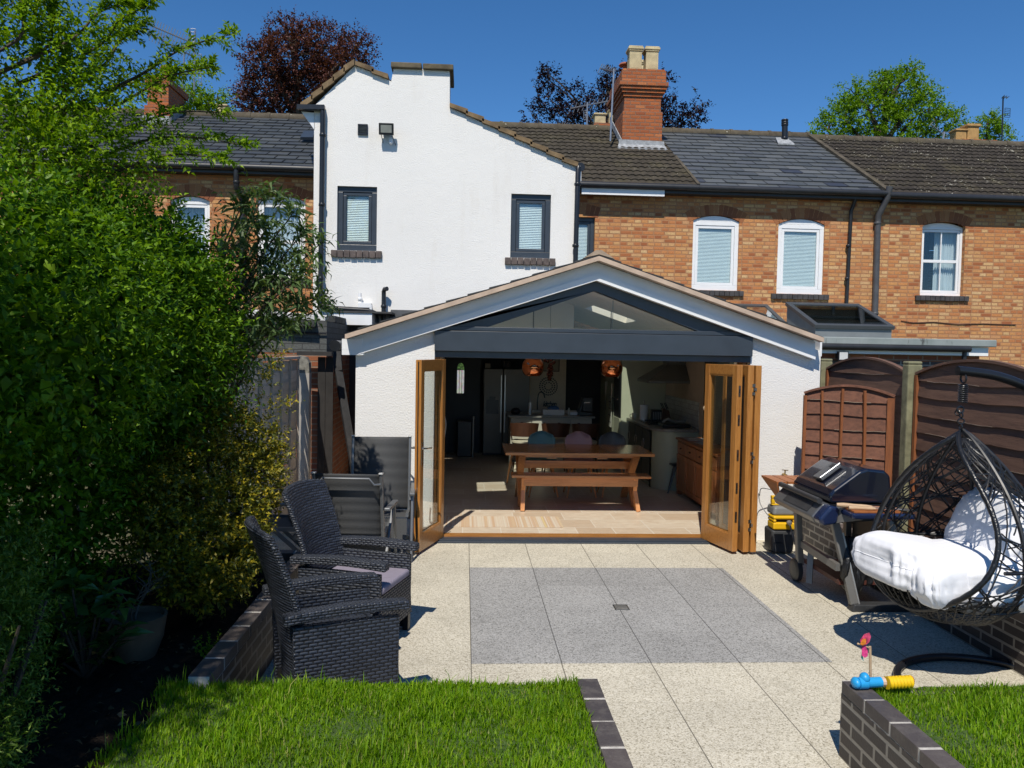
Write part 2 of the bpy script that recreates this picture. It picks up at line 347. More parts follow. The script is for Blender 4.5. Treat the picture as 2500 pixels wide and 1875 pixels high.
# low brick walls: body of stretcher courses and a coping of single bricks
MORT = paint('mortar', (.46, .43, .385), .95, var=.25, scale=20, bump=.3)
COPE = NT('coping_brick'); _r = COPE.rnd(); _c = COPE.coord('Object')
COPE = COPE.fin(COPE.mix(COPE.ramp(COPE.noise(_c, 14, 5, .7), ((.45, 0), (.75, .6))), COPE.ramp(_r, ((0, (.055, .047, .047)), (.5, (.085, .07, .065)), (1, (.115, .09, .08)))), (.17, .15, .13)), .6, COPE.bump(COPE.noise(_c, 60, 4), .5, .006))
def low_wall(label, segs, ztop, zbot=-.1, wd=.105):
    """segs: list of (x0,y0,x1,y1) centre lines"""
    x0, y0, x1, y1 = segs[0]
    t = thing('garden_wall', label, 'garden wall', ((x0+x1)/2, (y0+y1)/2, 0)); a = MB(); c = MB(); mo = MB()
    for x0, y0, x1, y1 in segs:
        d = Vector((x1-x0, y1-y0, 0)); L = d.length; d.normalize(); n = Vector((-d.y, d.x, 0))*wd/2
        p = Vector((x0, y0, 0)); q = Vector((x1, y1, 0))
        z1 = ztop-.068; up = Vector((0, 0, z1-zbot)); lo = Vector((0, 0, zbot))
        a.prism([p-n+lo, q-n+lo, q+n+lo, p+n+lo], up)
        m = n*.96; mo.prism([p-m+Vector((0, 0, z1)), q-m+Vector((0, 0, z1)), q+m+Vector((0, 0, z1)), p+m+Vector((0, 0, z1))], (0, 0, .0655))
        k = max(1, round(L/.235)); s = L/k
        for i in range(k):
            b0 = p+d*(i*s+.008); b1 = p+d*((i+1)*s-.008); j = Vector((random.uniform(-.002, .002), random.uniform(-.002, .002), random.uniform(-.002, .002)))
            g = n*1.03; c.prism([b0-g+j+Vector((0, 0, z1+.004)), b1-g+j+Vector((0, 0, z1+.004)), b1+g+j+Vector((0, 0, z1+.004)), b0+g+j+Vector((0, 0, z1+.004))], (0, 0, .064))
    a.build('wall', BRICK_E, t); mo.build('mortar', MORT, t); c.build('coping', COPE, t, bevel=.004)
    return t
low_wall('low dark brick wall holding back the shaded flower bed beside the wicker chairs', [(-1.30, 3.99, -1.28, 6.45), (-1.34, 6.45, -2.3, 6.45)], .42)
low_wall('low dark brick wall edging the lawn on the shrub side of the path', [(.655, -1, .655, 4.03)], .385)
low_wall('thin pale kerb at the far edge of the left lawn', [(.60, 3.985, -1.25, 4.01)], .355, wd=.07)
low_wall('low dark brick wall edging the lawn that carries the bright toys', [(2.02, -1, 2.02, 3.95)], .40)
low_wall('thin pale kerb at the far edge of the right lawn', [(2.08, 3.90, 3.68, 3.90)], .36, wd=.07)
low_wall('long dark brick retaining wall below the brown fence panels', [(3.745, -1, 3.72, 8.6)], .405)
# drain cover
t = thing('drain_cover', 'small square metal drain cover set in the grey paving', 'drain cover', (1.29, 6.32, .004))
m = MB(); m.box((1.23, 6.25, .004), (1.35, 6.38, .008)); m.build('frame', STEEL, t); m = MB()
for i in range(6): m.box((1.24, 6.262+i*.018, .008), (1.34, 6.272+i*.018, .011))
m.build('grating', paint('dark_grate', (.26, .25, .23), .5, .6, .2), t)
# ================================================================ ROOF COVERINGS
def slatemat(name, tones):
    t = NT(name); r = t.rnd(); c = t.coord('Object'); col = t.ramp(r, [(i/(len(tones)-1), k) for i, k in enumerate(tones)])
    col = t.mix(t.ramp(t.noise(c, 3.5, 5, .7), ((.5, 0), (.8, .45))), col, (.12, .12, .10))
    return t.fin(col, .5, t.bump(t.noise(c, 25, 4), .4, .006), spec=.45)
SLATE_L = slatemat('old_slate', ((.030, .034, .038), (.05, .055, .058), (.065, .07, .072), (.042, .046, .05), (.08, .085, .085)))
SLATE_R = slatemat('blue_grey_slate', ((.060, .066, .070), (.092, .098, .102), (.076, .082, .086), (.115, .12, .122), (.033, .038, .056)))
def tilemat(name, col, lichen):
    t = NT(name); c = t.coord('Object')
    cc = t.ramp(t.noise(c, 5, 5, .7), ((.3, tuple(x*.6 for x in col)), (.7, tuple(x*1.35 for x in col))))
    cc = t.mix(t.ramp(t.noise(c, 2.2, 4), ((.5, 0), (.75, .5))), cc, (.10, .085, .045))
    lv = t.math('ADD', t.noise(c, 21, 2, .5), t.math('MULTIPLY', t.noise(c, 1.1, 2), .30))
    cc = t.mix(t.ramp(lv, ((lichen, 0), (lichen+.035, 1))), cc, (.42, .40, .33))
    return t.fin(cc, .9, t.bump(t.noise(c, 40, 4), .5, .008), spec=.2)
TILE_M = tilemat('old_brown_concrete_tile', (.055, .046, .034), .885)
TILE_F = tilemat('lichened_brown_concrete_tile', (.042, .035, .028), .83)
RIDGE = tilemat('ridge_tile', (.09, .075, .055), .90)
def slates(mb, o, ud, vd, nr, W, L, sw, co, gap=.006):
    o, ud, vd, nr = Vector(o), Vector(ud), Vector(vd), Vector(nr); n = int(L/co)+1
    for j in range(n):
        v0 = j*co; v1 = min(L, v0+co*1.35)
        x = -sw*(.5 if j % 2 else 0)
        while x < W:
            a, b = max(0, x)+gap, min(W, x+sw)-gap; x += sw
            if b-a < .03: continue
            h = .026+random.uniform(0, .012); j1 = random.uniform(-.005, .004); j2 = random.uniform(-.005, .004)
            p = [o+ud*a+vd*(v0+j1)+nr*h, o+ud*b+vd*(v0+j2)+nr*h, o+ud*b+vd*v1+nr*.001, o+ud*a+vd*v1+nr*.001, o+ud*a+vd*(v0+j1)+nr*(h-.026), o+ud*b+vd*(v0+j2)+nr*(h-.026)]
            mb.add(p, [(0, 1, 2, 3), (4, 5, 1, 0)])
def pantiles(mb, o, ud, vd, nr, W, L, pitch=.15, co=.30, amp=.022):
    o, ud, vd, nr = Vector(o), Vector(ud), Vector(vd), Vector(nr); ns = int(W/pitch*8); n = int(L/co)+1
    for j in range(n):
        v0 = j*co+random.uniform(-.004, .004); v1 = min(L, j*co+co*1.05); rows = [(v0, -.008), (v0, .026), (v1, .0)]
        jit = [random.uniform(-.008, .008) for _ in range(int(W/.3)+2)]; rz = [random.uniform(-.003, .003) for _ in jit]
        vs = []
        for r_, (v, h) in enumerate(rows):
            for i in range(ns+1):
                x = W*i/ns; k = int(x/.3); ph = (x/pitch) % 1
                w_ = amp*abs(math.sin(PI*ph))**.8
                vs.append(o+ud*x+vd*(v+(jit[k] if r_ < 2 else 0))+nr*(h+(w_ if h > -.005 else w_*.6)+rz[k]))
        q = ns+1
        mb.add(vs, [(r_*q+i, r_*q+i+1, (r_+1)*q+i+1, (r_+1)*q+i) for r_ in (0, 1) for i in range(ns)])
# ================================================================ WINDOWS
BLIND = paint('white_blind_slats', (.82, .83, .83), .5, var=.03)
def rect(u0, v0, u1, v1, y):
    a = [P(u0, v0, y), P(u1, v0, y), P(u1, v1, y), P(u0, v1, y)]
    return ((a[0].x+a[3].x)/2, (a[1].x+a[2].x)/2, (a[2].z+a[3].z)/2, (a[0].z+a[1].z)/2)     # x0,x1,z0,z1
def ring(mb, x0, x1, z0, z1, y0, y1, w, wb=None):
    wb = wb or w
    mb.box((x0, y0, z0), (x1, y1, z0+wb)); mb.box((x0, y0, z1-w), (x1, y1, z1)); mb.box((x0, y0, z0+wb), (x0+w, y1, z1-w)); mb.box((x1-w, y0, z0+wb), (x1, y1, z1-w))
def window(parent, x0, x1, z0, z1, y, mat, fw=.06, sash=.045, recess=.09, bars=(), blind=None, curtain=None, arch=0, sill=None, name='window'):
    m = MB(); yb = y+recess
    ring(m, x0, x1, z0, z1, yb, yb+.07, fw, fw*1.2)
    if arch:     # segmental head board filling the brick arch
        n = 10; cx = (x0+x1)/2; m.prism([(x0, yb, z1)]+[(x0+(x1-x0)*i/n, yb, z1+arch*(1-(2*i/n-1)**2)) for i in range(1, n)]+[(x1, yb, z1)], (0, .05, 0))
    fr = m.build(name, mat, parent, bevel=.006)
    a, b, c, d = x0+fw, x1-fw, z0+fw*1.2, z1-fw
    if sash:
        s = MB(); ring(s, a+.004, b-.004, c+.004, d-.004, yb+.012, yb+.05, sash, sash)
        for kind, p in bars:
            if kind == 'h': s.box((a+sash, yb+.008, c+(d-c)*p-.03), (b-sash, yb+.048, c+(d-c)*p+.03))
            else: s.box((a+(b-a)*p-.012, yb+.014, c+sash), (a+(b-a)*p+.012, yb+.046, d-sash))
        s.build('sash', mat, fr, bevel=.004)
    g = MB(); g.box((a+.02, yb+.026, c+.02), (b-.02, yb+.034, d-.02)); g.build('pane', GLASS, fr)
    if blind is not None:
        s = MB(); k = int((d-c)/.028); drop = blind
        for i in range(k):
            z = d-.02-i*.028
            if z < c+(d-c)*(1-drop): break
            s.add([(a+.03, yb+.050, z-.0135), (b-.03, yb+.050, z-.0135), (b-.03, yb+.062, z+.0125), (a+.03, yb+.062, z+.0125)], [(0, 1, 2, 3)])
        s.box((a+.03, yb+.046, d-.05), (b-.03, yb+.068, d-.02)); s.build('blind', BLIND, fr)
        rm = MB(); rm.box((a-.05, yb+.35, c-.1), (b+.05, yb+.37, d+.1)); rm.build('unlit_room_sheet', paint('unlit_room_sheet', (.05, .05, .055), .9), fr)  # dark-coloured sheet stands in for the unlit room
    if curtain:
        c0, c1 = curtain; s = MB(); n = 60; vs = []
        for i in range(n+1):
            x = a+(b-a)*(c0+(c1-c0)*i/n); yy = yb+.16+.025*math.sin(i*1.05)+.01*math.sin(i*2.3+1)
            vs += [(x, yy, c), (x, yy+.006, d)]
        s.add(vs, [(2*i, 2*i+2, 2*i+3, 2*i+1) for i in range(n)]); s.build('curtain', paint('net_curtain', (.62, .64, .68), .8, var=.05), fr, smooth=True)
        rm = MB(); rm.box((a-.3, yb+1.6, c-.4), (b+.3, yb+1.62, d+.4)); rm.build('unlit_room_sheet', paint('unlit_room_sheet', (.05, .05, .055), .9), fr)  # same sheet behind the curtain, room shade put into its colour
    if sill:
        mt, ov, dp = sill; s = MB(); n = max(3, round((x1-x0+2*ov)/.105)); w_ = (x1-x0+2*ov)/n
        for i in range(n):
            xx = x0-ov+i*w_; j = random.uniform(-.004, .004); s.box((xx+.004, y-.055+j, z0-dp+j), (xx+w_-.004, y+.1, z0-.004+j))
        s.build('sill', mt, parent, bevel=.006)
    return fr
def arch_brick(mb, x0, x1, zs, rise, y, th=.215):
    """fan of header bricks over an opening"""
    n = max(8, round((x1-x0)/.075)); cx = (x0+x1)/2; hw = (x1-x0)/2; R = (hw*hw+rise*rise)/(2*rise); a0 = math.asin(min(1, hw/R))*1.12
    for i in range(n):
        t0, t1 = -a0+2*a0*i/n, -a0+2*a0*(i+1)/n; e = .05*(t1-t0)
        f = lambda t, r: Vector((cx+r*math.sin(t), y-.004, zs+rise-R+r*math.cos(t)))
        mb.prism([f(t0+e, R), f(t1-e, R), f(t1-e, R+th), f(t0+e, R+th)], (0, .02, 0))
SILL_E = paint('dark_sill_brick', (.055, .048, .046), .55, var=.4, scale=9, bump=.3)
SILL_B = paint('brown_sill_brick', (.10, .075, .065), .6, var=.45, scale=9, bump=.3)
ARCHM = NT('arch_brick'); _r = ARCHM.rnd(); ARCHM = ARCHM.fin(ARCHM.ramp(_r, ((0, (.20, .065, .028)), (.5, (.30, .11, .04)), (1, (.36, .16, .065)))), .85, ARCHM.bump(ARCHM.noise(ARCHM.coord('Object'), 50), .5, .006))
# ================================================================ WHITE RENDERED HOUSE (two-storey wing)
YW = 13.0
wh = thing('white_house', 'white rendered two-storey house wing with a stepped gable and chimney', 'house', (-.3, YW, 0))
XL, XR = -2.45, 1.76
g = lambda u, v: (lambda p: (p.x, YW, p.z))(P(u, v, YW))
wins = [rect(823, 455, 920, 612, YW), rect(1247, 474, 1344, 630, YW)]
mb = MB()
panel(mb, (XL, YW, 2.42), (1, 0, 0), (0, 0, 1), XR-XL, 4.9-2.42, (0, .28, 0), [(w_[0]-XL, w_[1]-XL, w_[2]-2.42, w_[3]-2.42) for w_ in wins])
pts = [(XL, YW, 4.9), (XR, YW, 4.9), g(1406, 408), g(1098, 262), g(1098, 168), g(961, 168), g(955, 199), g(942, 192), g(868, 158), (XL, YW, g(765, 258)[2])]
mb.prism(pts, (0, .28, 0))
mb.box((XL, YW, -.2), (-1.1, YW+.28, 2.42))
mb.box((XL, YW+.28, -.2), (XL+.25, 16, 5.75)); mb.box((XR-.25, YW+.28, 2.42), (XR, 16, 4.85))
ch = (g(961, 168)[0], g(1098, 168)[0]); mb.box((ch[0], YW+.28, 5.5), (ch[1], YW+.75, g(1000, 168)[2]))
mb.build('wall', WHITE_R, wh)
CAPS = paint('weathered_stone', (.13, .105, .065), .9, var=.4, scale=5, bump=.5)
x0, x1 = g(955, 168)[0], g(1107, 168)[0]; zc = g(1000, 169)[2]
for a_, b_, dz_ in ((x0, (x0+x1)/2-.01, 0), ((x0+x1)/2+.01, x1, -.004)): m = MB(); m.box((a_, YW-.07, zc+dz_), (b_, YW+.85, zc+.085+dz_)); m.build('chimney_cap', CAPS, wh, bevel=.012)
VERGE = paint('weathered_verge_tile', (.17, .115, .06), .9, var=.45, scale=6, bump=.5)
def verge(mb, a, b, n, wd=.12, th=.075, y=YW):
    a, b = Vector(a), Vector(b); d = (b-a)/n; up = Vector((0, 0, 1))
    for i in range(n):
        p, q = a+d*i, a+d*(i+1.12 if i < n-1 else 1+i); k = up*(.0 if d.z < 0 else 0)
        lift = up*.028
        hi, lo = (p, q) if d.z < 0 else (q, p)
        mb.prism([lo+Vector((0, -.06, 0))+lift-up*.02, hi+Vector((0, -.06, 0))-up*.02, hi+Vector((0, -.06, 0))+up*(th-.03), lo+Vector((0, -.06, 0))+lift+up*(th-.02)], (0, wd+.2, 0))
for a_, b_, n_, th_ in ((g(735, 270), g(866, 158), 5, .10), (g(868, 158), g(948, 196), 2, .075), (g(1098, 260), g(1410, 410), 8, .075)): m = MB(); verge(m, a_, b_, n_, th=th_); m.build('verge_tiles', VERGE, wh)
# wing roof slopes (tile) running back to the main roof
rz = g(868, 156)[2]; rx = g(868, 156)[0]; el = (g(735, 268)[0], g(735, 268)[2]); er = (g(1412, 410)[0], g(1412, 410)[2])
m = MB()
for (ex, ez) in (el, er):
    d = Vector((rx-ex, 0, rz-ez)); L = d.length; d.normalize(); nr = Vector((-d.z, 0, d.x)) if d.x > 0 else Vector((d.z, 0, -d.x))
    pantiles(m, (ex, YW+.1, ez), (0, 1, 0), d, nr, 5.5, L)
m.build('roof', TILE_M, wh)
m = MB(); m.prism([(XL+.1, YW+.3, 5.6), (XR-.1, YW+.3, 4.6), (rx, YW+.3, rz-.12)], (0, 4.5, 0)); m.build('roof_core', paint('roof_timber', (.05, .04, .03), .9), wh)
MB().box((XL+.2, YW+.3, 2.44), (XR-.26, 15.9, 2.56)).build('ceiling', paint('dim_ceiling', (.55, .52, .47), .9), wh)
for (a, b, c, d), sm in zip(wins, (SILL_B, SILL_B)):
    window(wh, a, b, c, d, YW, NAVY, fw=.085, sash=.05, recess=.045, blind=1.0, sill=(sm, .09, .115))
def pipe(parent, pts, r, mat, name='downpipe', clips=(), n=10):
    m = MB(); m.tube(pts, r, n)
    for p in clips: p = Vector(p); m.lathe([(r+.008, -.022), (r+.012, -.015), (r+.012, .015), (r+.008, .022)], p, n)
    return m.build(name, mat, parent, smooth='auto')
yp = YW-.075
a = P(788, 262, yp); b = P(782, 750, yp)
pipe(wh, [P(737, 262, yp), P(778, 263, yp), a+Vector((.0, 0, -.03)), a+Vector((0, 0, -.12)), b], .042, BLACK_P, clips=[P(788, 330, yp), P(786, 500, yp), P(783, 680, yp)])
m = MB(); m.bar(P(726, 262, yp), P(793, 263, yp), .10, .07); m.tube([P(733, 266, YW), P(738, 268, 16)], .07, 10); m.build('gutter', BLACK_P, wh, smooth='auto')
m = MB(); m.prism([P(735, 272, YW+.0), P(768, 275, YW), P(768, 318, YW), P(756, 300, YW)], (0, .4, 0)); m.build('eave_box', WHITE_P, wh)
a = P(1411, 415, yp)
pipe(wh, [a+Vector((.01, .02, .05)), a, P(1407, 560, yp), P(1404, 668, yp)], .042, BLACK_P, clips=[P(1410, 450, yp), P(1405, 600, yp)])
m = MB(); m.tube([P(1417, 408, YW-.02), P(1417, 408, YW-.02)+Vector((.02, 3, 0))], .075, 12); m.build('gutter', BLACK_P, wh, smooth='auto')
m = MB(); q = P(1410, 424, YW); m.box((q.x-.03, YW-.02, q.z-.12), (q.x+.06, YW+.3, q.z+.12)); m.build('eave_box', WHITE_P, wh)
# waste pipes low on the wing
yq = YW-.09
pipe(wh, [P(783, 745, yq), P(800, 752, yq), P(900, 758, yq), P(914, 764, yq), P(918, 778, yq), P(918, 815, yq)], .042, BLACK_P, 'waste_pipe', [], 12)
pipe(wh, [P(936, 792, yq), P(937, 722, yq), P(937, 712, yq), P(939, 706, yq-.03), P(945, 705, yq-.07)], .036, BLACK_P, 'vent_pipe', [P(937, 748, yq)], 12)
pipe(wh, [P(879, 716, yq), P(879, 742, yq)], .026, WHITE_P, 'overflow_pipe', [P(879, 730, yq)])
m = MB(); r_ = rect(876, 740, 908, 752, YW); m.box((r_[0], YW-.12, r_[2]), (r_[1], YW, r_[3])); m.tube([P(905, 745, yq), P(906, 790, yq)], .03, 8); m.build('hopper', WHITE_P, wh, bevel=.004)
# side porch roof with white fascia over the passage
r_ = rect(803, 764, 908, 793, 12.4); m = MB(); m.prism([(r_[0], 12.4, r_[2]), (r_[1], 12.4, r_[2]), (r_[1], 12.4, r_[3]), (r_[0]+.07, 12.4, r_[3])], (0, .6, 0)); m.build('porch_fascia', WHITE_B, wh)
m = MB(); m.box((r_[0]-.02, 12.38, r_[3]+.002), (r_[1]+.3, 13, r_[3]+.03)); m.build('porch_roof', paint('roof_felt', (.05, .05, .05), .9, var=.3), wh)
m = MB(); r2 = rect(950, 757, 1020, 785, YW); m.prism([(r2[0], YW-.03, r2[2]), (r2[1], YW-.03, r2[2]), (r2[1], YW-.03, r2[3]), (r2[0]+.03, YW-.03, r2[3])], (0, .03, 0)); m.build('flashing', paint('dark_lead', (.09, .092, .095), .6, var=.3), wh)
# vent grille and floodlight
r_ = rect(874, 304, 898, 330, YW); v = MB(); ring(v, *r_, YW-.03, YW, .018); vg = v.build('vent_grille', BLACK_P, wh)
v = MB(); [v.box((r_[0]+.018, YW-.024, r_[2]+.02+i*.022), (r_[1]-.018, YW-.004, r_[2]+.03+i*.022)) for i in range(6)]; v.build('louvres', BLACK_P, vg)
r_ = rect(925, 302, 961, 329, YW-.16); v = MB(); tl = lambda x, y, z: (x, YW-.16+y-.22*(z-r_[2]), z)
v.prism([tl(r_[0], 0, r_[2]), tl(r_[1], 0, r_[2]), tl(r_[1], 0, r_[3]), tl(r_[0], 0, r_[3])], (0, .06, .01)); v.box((r_[0]+.05, YW-.11, r_[2]+.05), (r_[1]-.05, YW, r_[3]-.03))
v.tube([(r_[0]+.03, YW-.12, r_[2]+.02), (r_[0]+.05, YW, r_[2]-.09)], .006, 6); v.tube([(r_[1]-.03, YW-.12, r_[2]+.02), (r_[1]+.02, YW, r_[2]-.12)], .006, 6)
fl = v.build('floodlight', BLACK_P, wh, bevel=.008)
v = MB(); ins = .03; v.prism([tl(r_[0]+ins, -.004, r_[2]+ins), tl(r_[1]-ins, -.004, r_[2]+ins), tl(r_[1]-ins, -.004, r_[3]-ins), tl(r_[0]+ins, -.004, r_[3]-ins)], (0, .004, 0)); v.build('lens', paint('lamp_reflector', (.42, .42, .38), .3, .5, .1), fl)
q = P(954, 344, YW-.06); v = MB(); v.box((q.x-.025, YW-.07, q.z-.02), (q.x+.025, YW, q.z+.04)); v.ell((q.x, YW-.06, q.z-.03), (.03, .03, .03), 12, 8); v.build('motion_sensor', WHITE_P, fl, smooth='auto')
# ================================================================ BRICK TERRACE (three houses right of the wing, one left)
YB = 16.0; RDG = 19.6
ze = lambda u, v: P(u, v, YB).z
zg = P(1900, 483, YB).z                      # gutter underside level
zrg = P(1700, 324, RDG).z                    # ridge level
def brick_house(label, xa, xb, cover, zsh=0, rsh=0, holes=(), fascia='black', cover_mat=None, wall=BRICK_O):
    t = thing('brick_house', label, 'house', ((xa+xb)/2, YB, 0))
    z1, zr = zg+zsh, zrg+rsh
    m = MB(); panel(m, (xa, YB, -.2), (1, 0, 0), (0, 0, 1), xb-xa, z1+.2+.1, (0, .25, 0), [(h[0]-xa, h[1]-xa, h[2]+.2, h[3]+.2) for h in holes]); m.build('wall', wall, t)
    b = MB(); b.box((xa, 23, -.2), (xb, 23.2, z1)); b.prism([(xa+.02, YB+.26, -.2), (xa+.02, 23, -.2), (xa+.02, 23, z1), (xa+.02, RDG, zr-.1), (xa+.02, YB+.26, z1)], (.05, 0, 0)); b.prism([(xb-.07, YB+.26, -.2), (xb-.07, 23, -.2), (xb-.07, 23, z1), (xb-.07, RDG, zr-.1), (xb-.07, YB+.26, z1)], (.05, 0, 0)); b.build('party_walls', BRICK_R, t)
    e = Vector((xa, YB-.30, z1+.10)); d = Vector((0, RDG-YB+.30, zr-z1-.10)); L = d.length; d.normalize(); nr = Vector((0, -d.z, d.y))
    k = MB(); k.prism([e-nr*.02, e+d*L-nr*.02, Vector((xa, 23.3, z1+.05))], (xb-xa, 0, 0)); k.build('roof_core', paint('roof_timber', (.05, .04, .03), .9), t)
    r = MB()
    if cover == 'slate': slates(r, e, (1, 0, 0), d, nr, xb-xa, L, .42, .285, .011 if zsh else .007)
    else: pantiles(r, e, (1, 0, 0), d, nr, xb-xa, L)
    r.build('roof', cover_mat, t)
    rd = MB(); n = max(1, int((xb-xa)/.45))
    for i in range(n):
        x0 = xa+(xb-xa)*i/n; x1 = x0+(xb-xa)/n; rd.tube([(x0, RDG, zr-.03), (x1-.05, RDG, zr-.03)], .13, 10); rd.tube([(x1-.07, RDG, zr-.03), (x1, RDG, zr-.03)], .145, 10)
    rd.build('ridge_tiles', RIDGE, t, smooth='auto')
    f = MB(); f.box((xa, YB-.24, z1-.02), (xb, YB+.02, z1+.10)); f.build('fascia', WHITE_B if fascia == 'white' else BLACK_G, t)
    gt = MB(); gt.tube([(xa, YB-.30, z1+.09), (xb, YB-.30, z1+.09)], .062, 12); gt.build('gutter', BLACK_G, t, smooth='auto')
    return t
xm0, xm1, xm2, xm3 = XL, 4.55, 8.40, 21.0
wa = rect(1688, 540, 1803, 709, YB); wb_ = rect(1898, 548, 2011, 718, YB); wc = rect(2249, 553, 2354, 722, YB); wd = rect(1418, 530, 1451, 700, YB)
wd = (wd[0]-.5, wd[1], wd[2], wd[3])
hm = brick_house('narrow brick house with brown ribbed roof tiles right behind the white gable', xm0, xm1, 'pan', holes=[wd], cover_mat=TILE_M, fascia='black')
h2 = brick_house('brick terraced house with a smooth grey slate roof and two blind-covered windows', xm1+.003, xm2, 'slate', .0, 0, [(w_[0], w_[1], w_[2], w_[3]+.13) for w_ in (wa, wb_)], cover_mat=SLATE_R)
h3 = brick_house('brick house with a lichen-spotted brown tiled roof and net curtain window', xm2+.003, xm3, 'pan', -.03, -.04, [(wc[0], wc[1], wc[2], wc[3]+.10)], cover_mat=TILE_F)
window(hm, *wd, YB, NAVY, fw=.08, sash=.05, recess=.08, blind=1.0)
for w_, bl in ((wa, 1.0), (wb_, 1.0)):
    window(h2, *w_, YB, WHITE_P, fw=.085, sash=.055, recess=.03, blind=bl, arch=.11, sill=(SILL_E, .12, .11))
    m = MB(); arch_brick(m, w_[0], w_[1], w_[3], .12, YB); m.build('arch', ARCHM, h2)
window(h3, *wc, YB, WHITE_P, fw=.05, sash=.05, recess=.09, bars=(('h', .5), ('v', .52)), curtain=(.45, 1.0), arch=.09, sill=(SILL_E, .11, .11))
m = MB(); arch_brick(m, wc[0], wc[1], wc[3], .10, YB); m.build('arch', ARCHM, h3)
m = MB(); arch_brick(m, wd[0], wd[1], wd[3], .06, YB); m.build('arch', ARCHM, hm)
r_ = rect(1420, 462, 1622, 477, YB-.25); m = MB(); m.box((r_[0], YB-.27, r_[2]), (r_[1], YB-.245, r_[3])); m.build('white_fascia', WHITE_B, hm)
yd = YB-.07; off = Vector((0, -.12, 0))
pipe(h2, [P(2090, 482, YB-.2), P(2085, 497, YB-.12), P(2078, 515, yd), P(2066, 755, yd)], .036, BLACK_G, clips=[P(2071, 600, yd), P(2068, 680, yd)])
pipe(h3, [P(2172, 455, YB-.33), P(2168, 480, YB-.30), P(2145, 525, YB-.1), P(2143, 545, yd), P(2136, 770, yd)], .062, paint('grey_soil_pipe', (.075, .075, .08), .45, var=.2), 'soil_pipe', [P(2142, 545, yd), P(2136, 765, yd)])
pipe(h2, [P(1915, 345, 19.0), P(1916, 330, 19.0), P(1916, 292, 19.0)], .07, BLACK_P, 'flue', [P(1915, 338, 19.0), P(1916, 305, 19.0), P(1916, 300, 19.0), P(1916, 294, 19.0)], 14)
m = MB(); q = P(1915, 350, 18.85); m.prism([q+Vector((-.2, -.12, -.06)), q+Vector((.2, -.12, -.06)), q+Vector((.14, .2, .16)), q+Vector((-.14, .2, .16))], (0, 0, .03)); m.build('flue_flashing', LEAD, h2)
# sloping joint between slate and tile
d0 = Vector((xm2, YB-.3, zg+.16)); d1 = Vector((xm2, RDG, zrg+.06)); m = MB(); m.bar(d0, d1, .10, .05); m.build('roof_joint', RIDGE, h3)
m = MB(); m.bar(Vector((xm1, YB-.3, zg+.15)), Vector((xm1, 17.6, zg+.15+(zrg-zg)*.45)), .06, .05); m.build('roof_joint', RIDGE, hm)
# darker replacement slates are in the slate tones; thin cable on the wall
m = MB(); m.tube([P(1100+u, v, YB-.015) for u, v in ((1100, 783), (1130, 788), (1180, 786), (1240, 792), (1300, 790), (1380, 793))], .008, 5); m.build('cable', paint('red_brown_cable', (.10, .04, .025), .7), h3)
# big chimney on the party line
def pot_prof(h, r): return [(r*.9, 0), (r*.92, h*.1), (r*.78, h*.14), (r*.74, h*.75), (r*.86, h*.82), (r*.95, h*.86), (r*.95, h*.94), (r*.8, h), (r*.6, h), (r*.55, h*.7)]
POT = paint('buff_clay_pot', (.50, .41, .24), .85, var=.25, scale=4, bump=.3)
POT_T = paint('terracotta_pot', (.30, .10, .05), .85, var=.25, bump=.3)
def square_pot(mb, cx, cy, z, w, h):
    for a, b, k in ((0, .08, 1.0), (.08, .8, .84), (.8, .86, .95), (.86, .95, 1.05), (.95, 1, .95)):
        s = w*k/2; mb.box((cx-s, cy-s, z+h*a), (cx+s, cy+s, z+h*b-.001))
    s = w*.33; mb.box((cx-s, cy-w*.43, z+h*.15), (cx+s, cy+w*.43, z+h*.72))
def stack(parent, x0, x1, y0, y1, z0, z1, name='chimney', plain=False):
    m = MB(); h = z1-z0
    if plain:
        zm = z0+(z1-z0)*.66; m.box((x0, y0, z0), (x1, y1, zm)); m.box((x0+.05, y0+.05, zm), (x1-.05, y1-.05, z1-.16)); m.box((x0+.01, y0+.01, z1-.158), (x1-.01, y1-.01, z1)); return m.build(name, BRICK_C, parent, bevel=.006)
    m.box((x0, y0, z0), (x1, y1, z1-.95))
    for a, b, o in ((.95, .62, -.035), (.62, .54, -.005), (.54, .47, .035), (.47, .40, .07), (.40, .30, .10), (.30, .05, .05)):
        m.box((x0-o, y0-o, z1-a), (x1+o, y1+o, z1-b-.002))
    m.prism([(x0-.03, y0-.03, z1-.06), (x1+.03, y0-.03, z1-.06), (x1+.03, y1+.03, z1-.06), (x0-.03, y1+.03, z1-.06)], (0, 0, .05))
    return m.build(name, BRICK_C, parent, bevel=.006)
YC = 18.2; cx0, cx1 = P(1520, 300, YC).x, P(1617, 300, YC).x; zt = P(1567, 168, YC).z
ck = stack(h2, cx0, cx1, YC, YC+1.5, 5.9, zt)
for u_, dy_, h_ in ((1549, .35, .60), (1589, .35, .60), (1567, 1.1, .56)): m = MB(); square_pot(m, P(u_, 150, YC+dy_).x, YC+dy_, zt-.01, .34, h_); m.build('chimney_pot', POT, ck, bevel=.012)
m = MB(); q = P(1530, 165, YC+.8); m.lathe([(.10, 0), (.10, .22), (.07, .25), (.07, .34), (.17, .36), (.15, .40), (0, .42)], (q.x-.02, YC+.8, zt-.02), 16); m.build('cowl', POT_T, ck, smooth='auto')
m = MB(); q = Vector((0, 0, zg+.10+(zrg-zg-.10)*(YC-YB+.30)/(RDG-YB+.30)+.05)); m.prism([(cx0-.08, YC-.03, q.z-.02), (cx1+.05, YC-.03, q.z-.03), (cx1+.05, YC-.03, q.z+.10), (cx0-.08, YC-.03, q.z+.12)], (0, .03, 0))
